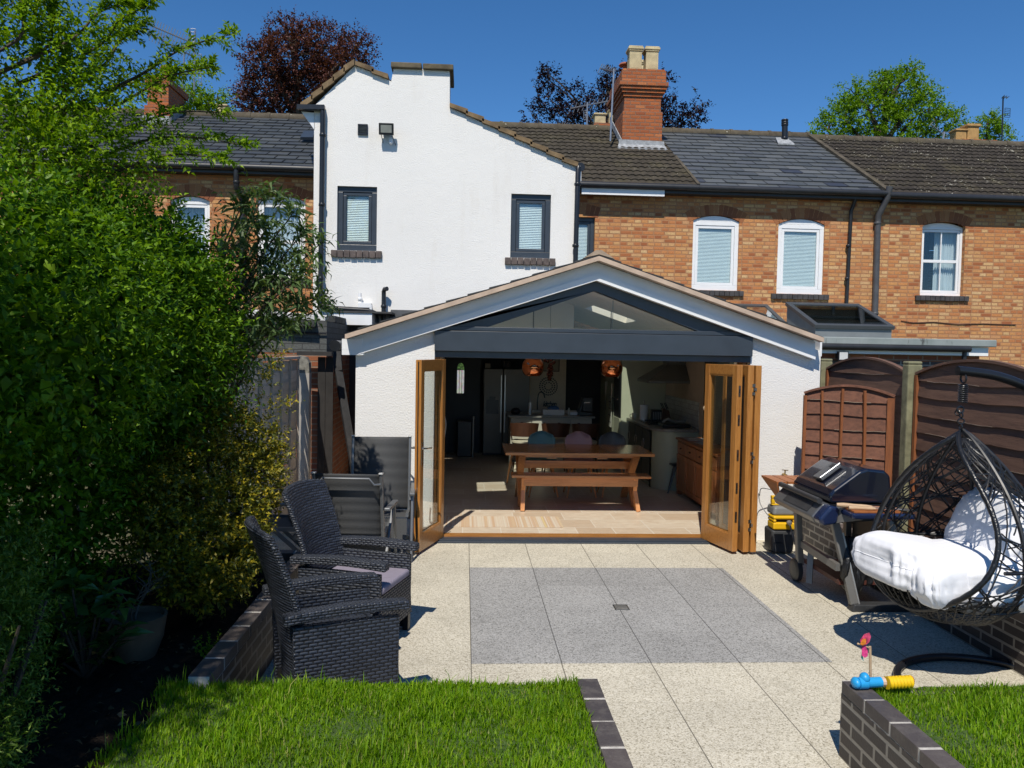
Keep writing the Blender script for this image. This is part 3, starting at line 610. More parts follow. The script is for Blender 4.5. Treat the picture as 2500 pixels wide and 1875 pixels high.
m.prism([(cx0-.03, YC-.02, q.z-.03), (cx0-.03, YC+1.5, q.z+.9), (cx0-.03, YC+1.5, q.z+1.05), (cx0-.03, YC-.02, q.z+.12)], (.02, 0, 0)); m.prism([(cx0-.13, YC-.15, q.z-.13), (cx1+.1, YC-.15, q.z-.13), (cx1+.05, YC-.01, q.z-.0), (cx0-.08, YC-.01, q.z-.0)], (0, 0, .03)); m.build('flashing', LEAD, ck)
# left neighbour
xl0, xl1 = -16.0, XL-.002
zl = P(620, 428, YB).z-zg; rl = P(560, 283, RDG).z-zrg
we = rect(627, 490, 745, 680, YB); wf = rect(415, 490, 512, 640, YB)
hl = brick_house('brick house with an old slate roof partly hidden by the leafy tree', xl0, xl1, 'slate', zl, rl, [(w_[0], w_[1], w_[2], w_[3]+.10) for w_ in (we, wf)], cover_mat=SLATE_L)
for w_ in (we, wf):
    window(hl, *w_, YB, WHITE_P, fw=.06, sash=.055, recess=.06, bars=(('h', .47),), curtain=(.0, 1.0), arch=.09, sill=(SILL_E, .12, .12))
    m = MB(); arch_brick(m, w_[0], w_[1], w_[3], .10, YB); m.build('arch', ARCHM, hl)
pipe(hl, [P(577, 412, YB-.28), P(577, 452, YB-.28), P(579, 462, YB-.24), P(590, 488, yd), P(592, 500, yd), P(590, 700, yd)], .055, BLACK_G, 'soil_pipe', [P(577, 445, YB-.28)])
YL = 18.7; a0, a1 = P(352, 300, YL).x, P(415, 300, YL).x; zt = P(385, 188, YL).z
cl = stack(hl, a0, a1, YL, YL+1.25, 6.2, zt, plain=True)
m = MB(); m.lathe(pot_prof(.42, .17), ((a0+a1)/2+.05, YL+.5, zt-.02), 16); m.build('chimney_pot', POT_T, cl, smooth='auto')
m = MB(); q = Vector((0, 0, zg+zl+.10+(zrg+rl-zg-zl-.10)*(YL-YB+.30)/(RDG-YB+.30)+.06)); m.box((a0-.03, YL-.02, q.z-.12), (a1+.03, YL+.01, q.z+.1)); m.prism([(a1+.0, YL-.02, q.z-.12), (a1, YL+1.3, q.z+.66), (a1, YL+1.3, q.z+.86), (a1, YL-.02, q.z+.1)], (.02, 0, 0)); m.build('flashing', LEAD, cl)
r_ = P(752, 315, 18.0); m = MB(); m.bar(P(738, 330, 17.6), P(768, 330, 17.6), .5, .06, (0, -.5, .85)); m.build('rooflight', NAVY, hl)
# ================================================================ GARDEN EXTENSION
YE = 8.64
ex = thing('garden_extension', 'white single-storey garden extension with a glazed gable and open folding doors', 'extension', (1.4, YE, 0))
AX, AZ, SL = 1.395, 3.085, .331
zr = lambda x: AZ-SL*abs(x-AX)
EL, ER, OL, OR = -1.17, 3.93, -.33, 3.14
m = MB()
m.prism([(EL, YE, -.1), (OL, YE, -.1), (OL, YE, zr(OL)-.13), (EL, YE, zr(EL)-.13)], (0, .26, 0)); m.box((EL, YE+.26, -.1), (EL+.2, 13, zr(EL)-.2)); m.build('wall', WHITE_S, ex); m = MB(); m.prism([(OR, YE, -.1), (ER, YE, -.1), (ER, YE, zr(ER)-.13), (OR, YE, zr(OR)-.13)], (0, .26, 0))
m.box((ER-.2, YE+.26, -.1), (ER, 15.9, zr(ER)-.2))
m.build('wall', WHITE_S, ex)
# roof: two slopes with rooflight openings
ROOFT = slatemat('extension_roof_tile', ((.03, .03, .032), (.05, .05, .05), (.04, .04, .042)))
CEIL = paint('cream_ceiling', (.84, .77, .66), .9, var=.05)
RY = 8.44
vdl = Vector((-1, 0, -SL)).normalized(); vdr = Vector((1, 0, -SL)).normalized(); cs = 1/vdl.length/math.sqrt(1+SL*SL)
LL, LR = (AX+1.265)*math.sqrt(1+SL*SL), (3.87-AX)*math.sqrt(1+SL*SL); sc = math.sqrt(1+SL*SL)
hl_ = [(11.25-RY, 12.35-RY, (AX-.95)*sc, (AX-.30)*sc), (9.5-RY, 10.4-RY, (AX-.14)*sc, (AX+.27)*sc)]  # first opening is out of view, added to brighten the kitchen
hr_ = [(9.3-RY, 10.25-RY, (2.95-AX)*sc, (3.55-AX)*sc), (12.0-RY, 12.9-RY, (1.95-AX)*sc, (2.62-AX)*sc)]
nl, nr_ = Vector((-SL, 0, 1)).normalized(), Vector((SL, 0, 1)).normalized()
m = MB(); panel(m, (AX, RY, AZ), (0, 1, 0), vdl, 13-RY, LL, -nl*.035, hl_); panel(m, (AX, RY, AZ), (0, 1, 0), vdr, 15.9-RY, LR, -nr_*.035, hr_)
for V_, W_, L_, n_ in ((vdl, 13-RY, LL, nl), (vdr, 15.9-RY, LR, nr_)):      # tile edges along the verge
    for i in range(int(L_/.24)): p = Vector((AX, RY-.012, AZ))+V_*(i*.24); m.prism([p+n_*.002, p+V_*.25+n_*.018, p+V_*.25+n_*.002, p+n_*.0], (0, .4, 0))
m.build('roof', ROOFT, ex)
m = MB(); m.prism([(AX-.17, RY-.012, AZ-.035), (AX-.03, RY-.012, AZ+.055), (AX+.03, RY-.012, AZ+.055), (AX+.17, RY-.012, AZ-.035), (AX, RY-.012, AZ+.01)], (0, 13-RY, 0)); m.build('ridge_tiles', paint('pale_ridge_tile', (.33, .25, .18), .85, var=.3), ex, smooth='auto')
m = MB(); panel(m, Vector((AX, YE+.1, AZ-.05)), (0, 1, 0), vdl, 13-YE-.1, LL-.15, -nl*.10, [(a+RY-YE-.1, b+RY-YE-.1, c, d) for a, b, c, d in hl_]); panel(m, Vector((AX, YE+.1, AZ-.05)), (0, 1, 0), vdr, 15.9-YE-.1, LR-.1, -nr_*.10, [(a+RY-YE-.1, b+RY-YE-.1, c, d) for a, b, c, d in hr_])
m.build('ceiling', CEIL, ex)
def rooflight(par, o, ud, vd, nv, u0, u1, v0, v1, h=.13, mat=NAVY):
    m = MB(); q = lambda u, v, k: Vector(o)+Vector(ud)*u+Vector(vd)*v+nv*k
    for a, b, c, d in ((u0-.06, u1+.06, v0-.07, v0), (u0-.06, u1+.06, v1, v1+.07), (u0-.06, u0, v0, v1), (u1, u1+.06, v0, v1)):
        m.prism([q(a, c, 0), q(b, c, 0), q(b, d, 0), q(a, d, 0)], nv*h)
    f = m.build('rooflight', mat, par, bevel=.006); g_ = MB(); g_.prism([q(u0, v0, h-.03), q(u1, v0, h-.03), q(u1, v1, h-.03), q(u0, v1, h-.03)], nv*.01); g_.build('pane', GLASS, f)
rooflight(ex, (AX, RY, AZ), (0, 1, 0), vdl, nl, *hl_[1], h=.065); rooflight(ex, (AX, RY, AZ), (0, 1, 0), vdl, nl, *hl_[0], h=.05)
for h_ in hr_: rooflight(ex, (AX, RY, AZ), (0, 1, 0), vdr, nr_, *h_)
# cement verge line, barge boards, soffit
CEM = paint('pinkish_verge_cement', (.50, .38, .29), .9, var=.2, scale=5, bump=.3)
def gable_band(mb, z_hi, z_lo, y0, y1, xl, xr):
    mb.prism([(xl, y0, zr(xl)-z_hi), (AX, y0, AZ-z_hi), (AX, y0, AZ-z_lo), (xl, y0, zr(xl)-z_lo)], (0, y1-y0, 0))
    mb.prism([(AX, y0, AZ-z_hi), (xr, y0, zr(xr)-z_hi), (xr, y0, zr(xr)-z_lo), (AX, y0, AZ-z_lo)], (0, y1-y0, 0))
m = MB(); gable_band(m, .008, .056, RY-.022, YE-.10, -1.255, 3.86); m.build('verge_cement', CEM, ex)
m = MB(); gable_band(m, .058, .185, YE-.075, YE-.001, -1.25, 3.83); m.build('barge_board', WHITE_B, ex)
m = MB(); gable_band(m, .186, .256, YE-.095, YE-.001, -1.13, 3.83); m.build('lower_barge_board', WHITE_P, ex)
m = MB(); zz = zr(-1.25); m.box((-1.305, YE-.09, zz-.225), (-1.08, YE+.3, zz-.171)); m.box((-1.305, YE-.091, zz-.17), (-1.09, YE-.076, zz-.055)); m.box((-1.305, YE-.076, zz-.17), (-1.255, 13, zz-.06)); m.build('eave_box', WHITE_P, ex)
m = MB(); m.tube([(-1.385, YE-.05, zz-.13), (-1.385, 13, zz-.13)], .06, 12); m.build('gutter', BLACK_P, ex, smooth='auto')
m = MB(); zz = zr(3.86); m.box((3.932, YE+.03, zz-.21), (3.955, 15, zz-.05)); m.build('eave_box', WHITE_P, ex)
# gable glazing
zb = 2.31
tx0, tx1, tz = P(1190, 792, YE).x, P(1706, 795, YE).x, P(1450, 710, YE).z
m = MB(); top = lambda x: zr(x)-.257
ya, yb = YE+.0, YE+.12
A = (OL, ya, zb); B = (tx0, ya, zb); Cc = (AX, ya, tz); D = (AX, ya, top(AX)); E_ = (OL, ya, top(OL))
m.prism([A, B, Cc, D, E_], (0, yb-ya, 0)); m.prism([(tx1, ya, zb), (OR, ya, zb), (OR, ya, top(OR)), D, Cc], (0, yb-ya, 0))
gw = m.build('gable_window', NAVY, ex)
m = MB(); m.prism([(tx0, ya+.05, zb), (tx1, ya+.05, zb), (AX, ya+.05, tz)], (0, .012, 0)); m.build('pane', glass('gable_glass', (.97, .96, .94), .5), gw)
m = MB(); m.box((P(1303, 790, YE).x-.003, ya+.045, zb), (P(1303, 790, YE).x+.003, ya+.07, zb+.2)); m.box((P(1494, 790, YE).x-.003, ya+.045, zb), (P(1494, 790, YE).x+.003, ya+.07, zb+.2)); m.build('glazing_joint', BLACK_P, gw)
m = MB(); m.box((OL, YE-.06, 2.045), (OR, YE+.2, 2.262)); m.box((OL, YE-.035, 2.266), (OR, YE+.2, 2.31)); m.box((OL+.0, YE+.0, 1.975), (OR, YE+.2, 2.044)); m.build('beam', NAVY, ex, bevel=.004)
OAK = wood('orange_oak_frame', (.42, .185, .045), (.27, .10, .02), .32, (16, 16, 1.2), 2.5, coat=.3)
OAK_H = wood('orange_oak_rail', (.42, .185, .045), (.27, .10, .02), .32, (1.2, 16, 16), 2.5, coat=.3)
m = MB(); m.box((-.30, YE-.02, .022), (2.72, YE+.06, .052)); th = m.build('threshold', OAK_H, ex)
m = MB(); m.box((-.36, YE-.16, .0), (2.80, YE-.021, .03)); m.box((-.36, YE-.20, -.01), (2.80, YE-.165, .02)); m.build('sill', NAVY, th, bevel=.004)
m = MB(); m.box((OL, YE+.2, .0), (OL+.05, YE+.3, 1.98)); m.box((OR-.05, YE+.1, .0), (OR, YE+.3, 1.98)); m.build('door_jamb', OAK, ex)
CHW = paint('worn_hinge_steel', (.35, .34, .32), .3, 1.0, .2)
def leaf(hx, hy, ang, w_=.72, h=1.925, z0=.03, handle=0, edge_hw=None, flip=1):
    """folding door leaf: hinge foot at (hx,hy), running out along ang; frame, pane and furniture"""
    M_ = Matrix.Translation((hx, hy, z0)) @ Matrix.Rotation(ang, 4, 'Z'); T = .031
    X = lambda mb, a, b: mb.box(a, b, M=M_)
    s = MB(); X(s, (0, -T, 0), (.085, T, h)); X(s, (w_-.085, -T, 0), (w_, T, h))
    lf = s.build('door_leaf', OAK, ex, bevel=.004)
    r = MB(); X(r, (.085, -T+.001, 0), (w_-.085, T-.001, .17)); r.build('rail', OAK_H, lf, bevel=.004); r = MB(); X(r, (.085, -T+.001, h-.105), (w_-.085, T-.001, h)); r.build('rail', OAK_H, lf, bevel=.004)
    b = MB(); a0, a1, c0, c1 = .085, w_-.085, .17, h-.105
    for sgn in (-1, 1):
        for a, b2 in (((a0, 0, c0), (a0+.014, 0, c1)), ((a1-.014, 0, c0), (a1, 0, c1)), ((a0, 0, c0), (a1, 0, c0+.014)), ((a0, 0, c1-.014), (a1, 0, c1))):
            X(b, (a[0], min(sgn*.010, sgn*(T-.006)), a[2]), (b2[0], max(sgn*.010, sgn*(T-.006)), b2[2]))
    b.build('glazing_bead', OAK, lf)
    g_ = MB(); X(g_, (a0, -.009, c0), (a1, .009, c1)); g_.build('pane', GLASS_D, lf)
    if handle:
        k = MB()
        for sgn in (-1, 1):
            y0 = sgn*T; X(k, (w_-.062, min(y0, y0+sgn*.01), .86), (w_-.028, max(y0, y0+sgn*.01), 1.10))
            k.tube([M_ @ Vector(p) for p in ((w_-.045, y0, 1.04), (w_-.045, y0+sgn*.05, 1.04), (w_-.06, y0+sgn*.055, 1.04), (w_-.16, y0+sgn*.055, 1.035))], .009, 8)
        k.build('handle', CHROME, lf, smooth='auto')
    if edge_hw == 'lock':
        k = MB(); X(k, (w_+.0005, -.006, .02), (w_+.002, .006, h-.02)); k.build('lock_strip', CHW, lf)
    if edge_hw == 'keeps':
        for z in (.36, .66, 1.0, 1.36, 1.66):
            k = MB(); X(k, (w_, -.011, z-.055), (w_+.004, .011, z+.055)); o = k.build('keep', CHW, lf); kk = MB(); X(kk, (w_+.004, -.006, z-.02), (w_+.0055, .006, z+.02)); kk.build('slot', BLACK_P, o)
    if edge_hw == 'hinge':
        for z in (.28, .98, 1.68):
            k = MB()
            for dy, dz in ((.028, .04), (.045, .0), (.028, -.045)): X(k, (w_, dy-.011, z+dz-.016), (w_+.006, dy+.011, z+dz+.016)); k.tube([M_ @ Vector((w_+.008, dy+.012, z+dz-.016)), M_ @ Vector((w_+.008, dy+.012, z+dz+.016))], .006, 8)
            k.build('hinge', CHW, lf)
    return lf
h0 = G(1084, 1297, .03); h1 = G(1013, 1341, .03); leaf(-.235, YE-.03, math.atan2(h1.y-h0.y, h1.x-h0.x), .70, handle=1, edge_hw='lock')
A_ = math.atan2(8.06-8.64, 2.80-2.655)
leaf(2.655, YE-.03, A_, .62, edge_hw='keeps'); tip = Vector((2.655+.62*math.cos(A_), YE-.03+.62*math.sin(A_)))
leaf(2.86, YE-.02, math.atan2(-.62, .055), .63, edge_hw='hinge'); leaf(2.935, YE-.02, math.atan2(-.62, .06), .63)
m = MB(); m.box((2.835, YE-.64, .04), (2.865, YE-.02, 1.95), rz=.09, piv=(2.85, YE-.02, 0)); m.build('door_gasket', BLACK_P, ex)
# outside tap
t = thing('garden_tap', 'brass garden tap with a yellow hose connector on the white wall', 'tap', (P(1917, 1180, YE-.05).x, YE, 0))
q = P(1918, 1160, YE-.07); m = MB(); m.tube([(q.x, YE, q.z+.0), (q.x, YE-.09, q.z), (q.x, YE-.10, q.z-.03)], .014, 8); m.tube([(q.x, YE-.05, q.z), (q.x, YE-.05, q.z+.055)], .008, 8); m.bar((q.x-.035, YE-.05, q.z+.055), (q.x+.035, YE-.05, q.z+.05), .012, .008); m.build('body', paint('brass', (.45, .30, .10), .3, 1.0), t, smooth='auto')
YEL = paint('yellow_plastic', (.72, .42, .01), .4, var=.05); GRYP = paint('grey_plastic', (.16, .165, .165), .5, var=.12); GRYD = paint('dark_grey_plastic', (.05, .052, .055), .5, var=.12)
m = MB(); m.lathe([(.013, 0), (.02, .005), (.02, .05), (.015, .055)], (q.x, YE-.10, q.z-.085), 12); m.build('connector', YEL, t, smooth='auto'); m = MB(); m.lathe([(.014, 0), (.016, .09)], (q.x, YE-.10, q.z-.175), 10); m.build('hose_end', GRYP, t, smooth='auto')
# ---------------------------------------------------------------- neighbour's flat-roofed extension on the right
ne = thing('brick_extension', 'flat roofed brick extension with a grey rooflight behind the brown fence', 'extension', (6.4, 11.6, 0))
YN = 11.6; r_ = rect(2000, 826, 2432, 846, YN-.15)
zf = r_[3]
for a_, b_ in (((4.25, YN, -.1), (r_[1]-.15, YN+.25, zf-.1)), ((4.25, YN+.25, -.1), (4.5, 15.95, zf-.1))): m = MB(); m.box(a_, b_); m.build('wall', BRICK_R, ne)
for a_, b_ in ((.58, .50), (.42, .345)): m = MB(); m.box((4.25, YN-.004, zf-a_), (r_[1]-.2, YN-.001, zf-b_)); m.build('brick_band', BRICK_E, ne)
FELT = NT('grey_roof_sheet'); _c = FELT.coord('Object'); FELT = FELT.fin(FELT.mix(FELT.ramp(FELT.noise(FELT.coord('Object', (5, 5, 1)), 2.2, 5, .7), ((.58, 0), (.66, .85))), FELT.ramp(FELT.noise(_c, 3, 4), ((.3, (.21, .24, .23)), (.7, (.30, .33, .32)))), (.05, .048, .045)), .7)
m = MB(); m.box((4.2, YN-.17, zf-.105), (r_[1], 15.98, zf)); m.build('roof', FELT, ne, bevel=.012)
m = MB(); m.box((4.2, YN-.10, zf-.24), (r_[1]-.08, YN-.002, zf-.11)); m.build('fascia', WHITE_B, ne); m = MB(); m.tube([(4.2, YN-.15, zf-.14), (r_[1]-.4, YN-.15, zf-.14)], .05, 10); q = r_[1]-.45; m.tube([(q, YN-.1, zf-.15), (q, YN-.08, zf-.9)], .035, 8); m.build('gutter', BLACK_G, ne, smooth='auto')
# rooflight: tilted glazed frame on an upstand
KG = paint('grey_rooflight_kerb', (.17, .185, .19), .6, var=.1)
RFG = glass('rooflight_glass', (.75, .8, .8), 6.5)
def kerb_light(bx0, bx1, yk0, yk1, zk0, zk1):
    m = MB(); m.prism([(bx0, yk0, zf), (bx0, yk1, zf), (bx0, yk1, zk1), (bx0, yk0, zk0)], (.06, 0, 0)); m.prism([(bx1-.06, yk0, zf), (bx1-.06, yk1, zf), (bx1-.06, yk1, zk1), (bx1-.06, yk0, zk0)], (.06, 0, 0)); m.box((bx0+.06, yk0, zf), (bx1-.06, yk0+.06, zk0)); m.box((bx0+.06, yk1-.06, zf), (bx1-.06, yk1, zk1)); m.build('rooflight_kerb', KG, ne)
    vv = Vector((0, yk1-yk0, zk1-zk0)); LN = vv.length; vv.normalize(); nn = Vector((0, -vv.z, vv.y)); o_ = Vector((bx0-.03, yk0-.03, zk0)); W_ = bx1-bx0+.06
    q = lambda u, v, k=0: o_+Vector((u, 0, 0))+vv*v+nn*k; m = MB()
    for a, b, c, d in ((0, W_, 0, .08), (0, W_, LN-.05, LN+.06), (0, .08, .08, LN-.05), (W_-.08, W_, .08, LN-.05)): m.prism([q(a, c), q(b, c), q(b, d), q(a, d)], nn*.06)
    rf = m.build('rooflight', paint('rooflight_frame', (.06, .066, .07), .4), ne, bevel=.006); m = MB(); m.prism([q(.08, .08, .035), q(W_-.08, .08, .035), q(W_-.08, LN-.05, .035), q(.08, LN-.05, .035)], nn*.012); m.build('pane', RFG, rf)
kerb_light(P(1990, 825, YN+.25).x, P(2176, 825, YN+.25).x, YN+.25, YN+1.35, zf+.13, P(2080, 752, YN+1.35).z)
xr_ = P(1925, 790, 13.7).x; kerb_light(xr_-1.15, xr_, 13.7, 14.8, zf+.16, P(1850, 752, 14.8).z)
r2 = rect(2046, 858, 2070, 880, YN-.14); m = MB(); m.box((r2[0], YN-.16, r2[2]), (r2[1], YN-.10, r2[3])); m.box((r2[0]+.03, YN-.1, r2[2]+.03), (r2[1]-.03, YN, r2[3]-.03)); fl = m.build('floodlight', BLACK_P, ne); m = MB(); m.box((r2[0]+.012, YN-.164, r2[2]+.012), (r2[1]-.012, YN-.1605, r2[3]-.012)); m.build('lens', paint('pale_lens', (.6, .6, .58), .3), fl)
# ---------------------------------------------------------------- neighbour's grey outbuilding on the left, passage, gate
ob = thing('grey_outbuilding', 'grey painted brick outbuilding with a dark felt roof across the passage', 'outbuilding', (-2.8, 10.6, 0))
XO = P(797, 900, 10.6).x
m = MB(); m.box((-4.4, 10.6, 1.98), (XO, 10.85, 2.40)); m.box((XO-.25, 10.85, 1.98), (XO, 15.9, 2.40)); m.build('upper_wall', BRICK_G, ob)
m = MB(); m.box((-4.4, 10.603, -.1), (XO-.003, 10.85, 1.979)); m.box((XO-.25, 10.85, -.1), (XO-.003, 15.9, 1.979)); m.build('lower_wall', BRICK_R, ob)
ROOFF = paint('dark_roof_felt', (.035, .037, .036), .85, var=.35, scale=8, bump=.3)
m = MB(); m.prism([(-4.5, 10.45, 2.45), (XO-.13, 10.45, 2.32), (XO-.13, 10.45, 2.40), (-4.5, 10.45, 2.55)], (0, .9, 0)); m.box((-4.5, 11.36, 2.41), (XO-.02, 15.9, 2.50)); m.build('roof', ROOFF, ob)
m = MB(); m.prism([(-2.9, 10.75, 2.45), (XO-.05, 10.75, 2.41), (XO-.05, 10.75, 2.46), (-2.9, 10.75, 2.52)], (0, .25, .03)); m.build('flashing', paint('white_roof_paint', (.55, .54, .52), .8, var=.3), ob)
m = MB(); m.tube([(-4.3, 10.57, 2.24), (XO+.0, 10.57, 2.235)], .012, 6); m.build('cable', BLACK_P, ob)
t = thing('passage_beam', 'long black painted plank leaning upright in the dark side passage', 'plank', (-1.45, 10.3, 0))
m = MB(); m.bar(P(868, 1158, 10.3), P(826, 905, 10.9), .10, .05); m.bar(P(826, 905, 10.9), P(822, 850, 10.95), .11, .06); m.build('plank', paint('black_weathered_timber', (.02, .02, .021), .6, var=.5, scale=14, bump=.4), t)
m = MB(); m.ell((-1.30, 9.9, .1), (.11, .1, .12), 12, 8, fn=lambda q: q*(1+.12*math.sin(q.x*5+q.z*4))); tag(m.build('garden_stone', paint('sandstone', (.35, .26, .17), .9, var=.3, bump=.5), smooth=True), 'rounded sandstone lump beside the white wall in the passage', 'stone')
# grey woven fence on the left
WEAVE = wood('grey_painted_slat', (.52, .455, .375), (.43, .38, .315), .8, (14, 1, 14), 2, bump=.3)
def fence_left(y0, y1, label):
    X = -2.08; t = thing('garden_fence', label, 'fence', (X, (y0+y1)/2, 0)); m = MB(); n = 15; H = 1.82
    for i in range(n):
        z = .06+i*(H/n); k = 24; vs = []
        for j in range(k+1):
            y = y0+(y1-y0)*j/k; b = .012*math.sin((j/k)*(y1-y0)/.45*PI*1.0+(PI if i % 2 else 0)); s = .006*math.sin(j*.9+i)
            vs += [(X+b, y, z+s), (X+b+.004, y, z+H/n*1.10+s*.6)]
        m.add(vs, [(2*j, 2*j+2, 2*j+3, 2*j+1) for j in range(k)])
    p = m.build('woven_slats', WEAVE, t); so = p.modifiers.new('solid', 'SOLIDIFY'); so.thickness = .006
    for y in np.linspace(y0+.02, y1-.02, 5):
        b = MB(); b.box((X+.012, y-.012, .03), (X+.034, y+.012, 1.92)); b.build('batten', WEAVE, t)
    b = MB(); b.box((X-.03, y0, 1.91), (X+.045, y1, 1.94)); b.build('capping', WEAVE, t)
fence_left(8.2, 10.02, 'grey painted woven fence panel next to the pale gate post'); fence_left(6.36, 8.18, 'grey painted woven fence panel half hidden by the golden shrub')
t = thing('gate_post', 'pale grey gate post with a rounded weathered top beside the woven fence', 'post', (-2.02, 10.2, 0))
m = MB(); m.box((-2.09, 10.14, 0), (-1.95, 10.28, 1.73)); m.build('post', paint('pale_grey_post', (.36, .335, .30), .8, var=.15, bump=.3), t)
m = MB(); m.prism([(-2.09, 10.139, 1.731), (-1.95, 10.139, 1.731), (-1.955, 10.139, 1.86), (-1.99, 10.139, 1.93), (-2.09, 10.139, 1.95)], (0, .14, 0)); m.build('weathered_top', paint('weathered_post_top', (.20, .19, .16), .9, var=.5, scale=15, bump=.4), t)
t = thing('side_gate', 'dark side gate standing open at the end of the woven fence', 'gate', (-2.0, 10.35, 0))
m = MB(); [m.box((-1.90+i*.1, 10.45, .05), (-1.805+i*.1, 10.47, 1.93)) for i in range(2)]; m.build('boards', paint('dark_gate_timber', (.025, .022, .02), .8, var=.3), t); m = MB(); m.box((-2.14, 10.30, 1.95), (-1.70, 10.45, 2.0)); m.build('top_rail', paint('dark_gate_timber', (.02, .02, .02), .8), t)
# ---------------------------------------------------------------- brown fence on the right
FENW = wood('brown_fence_board', (.165, .088, .058), (.085, .045, .031), .8, (14, 1.2, 14), 2.2, bump=.5)
FENX = wood('orange_brown_panel_frame', (.26, .085, .025), (.15, .05, .018), .7, (14, 14, 1.5), 2, bump=.4)
FENY = wood('red_brown_panel_board', (.19, .078, .045), (.10, .042, .026), .8, (1.2, 14, 14), 2.2, bump=.5)
CONC = paint('mossy_concrete', (.20, .19, .11), .95, var=.4, scale=10, bump=.6)
PALE = paint('raw_board_edge', (.30, .23, .17), .9, var=.3, scale=8)
def lap_panel(t, o, ud, nd, W, H0, rise, zb, mat, edge, boards, name='boards', cap=None):
    """overlapping waney boards under an arched top; o base corner, ud along, nd outward"""
    o, ud, nd = Vector(o), Vector(ud), Vector(nd); m = MB(); e = MB(); K = 28; top = lambda u: H0+rise*(1-(2*u/W-1)**2)
    bh = (H0+rise-zb)/boards
    zs_ = [zb+(i+(random.uniform(-.16, .16) if i else 0))*bh for i in range(boards+1)]
    for i in range(boards):
        z0 = zs_[i]; bh = zs_[i+1]-z0; ph = random.uniform(0, 9); ph2 = random.uniform(0, 9); lo, hi = [], []
        for j in range(K+1):
            u = W*j/K; wob = .005*math.sin(u*3.1+ph)+.004*math.sin(u*9+ph2)+random.uniform(-.002, .002)
            a = min(z0+wob, top(u)-.001); b = min(z0+bh*1.13, top(u))
            lo.append(o+ud*u+nd*.024+Vector((0, 0, a))); hi.append(o+ud*u+nd*.004+Vector((0, 0, max(a, b))))
        m.add(lo+hi+[p-nd*.014 for p in lo], [(j, j+1, K+2+j, K+1+j) for j in range(K)]+[(2*K+2+j, 2*K+3+j, j+1, j) for j in range(K)])
        if i % 2 == 0 or random.random() < .5:
            a_ = random.randint(0, K//2); b_ = min(K, a_+random.randint(8, 20)); e.tube([lo[j]+nd*.001+Vector((0, 0, .002)) for j in range(a_, b_)], .0028, 4)
    b = m.build(name, mat, t); e.build('pale_board_edges', PALE, t)
    c = MB(); pts = [o+ud*(W*j/14)+nd*.01+Vector((0, 0, top(W*j/14)+.012)) for j in range(15)]
    for j in range(14): c.bar(pts[j], pts[j+1], .055, .022)
    c.build('arched_capping', cap or mat, t)
XF = 4.32
for y0, y1, lab in ((7.53, 9.26, 'brown arched fence panel behind the leaning panel'), (5.62, 7.38, 'brown arched fence panel behind the hanging egg chair')):
    t = thing('garden_fence', lab, 'fence', (XF, (y0+y1)/2, 0)); lap_panel(t, (XF, y1, 0), (0, -1, 0), (-1, 0, 0), y1-y0, 1.90, .14, .15, FENW, PALE, 11)
    for y in (y0+.02, y1-.02): b = MB(); b.box((XF-.04, y-.02, .15), (XF-.005, y+.02, 1.90)); b.build('frame_batten', FENX, t)
for y, lab in ((7.455, 'mossy concrete fence post between the two brown arched panels'), (9.33, 'mossy concrete fence post beside the white extension wall')):
    t = thing('fence_post', lab, 'fence post', (XF-.01, y, 0), 'concrete fence posts'); b = MB(); b.prism([(XF-.09, y-.055, 0), (XF+.05, y-.055, 0), (XF+.05, y+.055, 0), (XF-.09, y+.055, 0)], (0, 0, 2.0)); b.prism([(XF-.09, y-.055, 2.0), (XF+.05, y-.055, 2.0), (XF+.05, y+.055, 2.0), (XF-.09, y+.055, 2.0)], (0, 0, .03)); b.build('post', CONC, t, bevel=.012)
t = thing('fence_post', 'mossy concrete fence post at the near end of the brown fence', 'fence post', (XF-.01, 5.56, 0), 'concrete fence posts'); b = MB(); b.box((XF-.09, 5.505, 0), (XF+.05, 5.61, 2.02)); b.build('post', CONC, t, bevel=.012)
# loose panel leaning in front of the wall
t = thing('leaning_panel', 'small red brown fence panel with upright battens leaning against the fence', 'fence panel', (3.9, 8.2, .4))
pa_, pb_ = P(1960, 1100, 8.18), P(2181, 1100, 7.68); pa_.z = pb_.z = 0; ud_ = (pb_-pa_); W_ = ud_.length; ud_.normalize(); nd_ = Vector((ud_.y, -ud_.x, 0))
lap_panel(t, pa_, ud_, nd_, W_, 1.665, .09, .42, FENY, PALE, 9)
for k, u in enumerate((.015, W_*.21, W_*.44, W_*.68, W_-.035)):
    b = MB(); wd_ = (.020, .015, .016, .017, .03)[k]; h = 1.665+.09*(1-(2*u/W_-1)**2)-.02; bow = (0, .01, -.004, .015, 0)[k]; q0 = pa_+ud_*u+nd_*.045
    if k < 4: b.tube([q0+ud_*bow*math.sin(PI*i/6)+Vector((0, 0, .42+(h-.42)*i/6)) for i in range(7)], wd_, 4)
    else: b.prism([q0-ud_*.03+Vector((0, 0, .42)), q0+ud_*.035+Vector((0, 0, .42)), q0+ud_*.035-nd_*.03+Vector((0, 0, .42)), q0-ud_*.03-nd_*.03+Vector((0, 0, .42))], (0, 0, h-.42))
    b.build('batten', FENX, t)
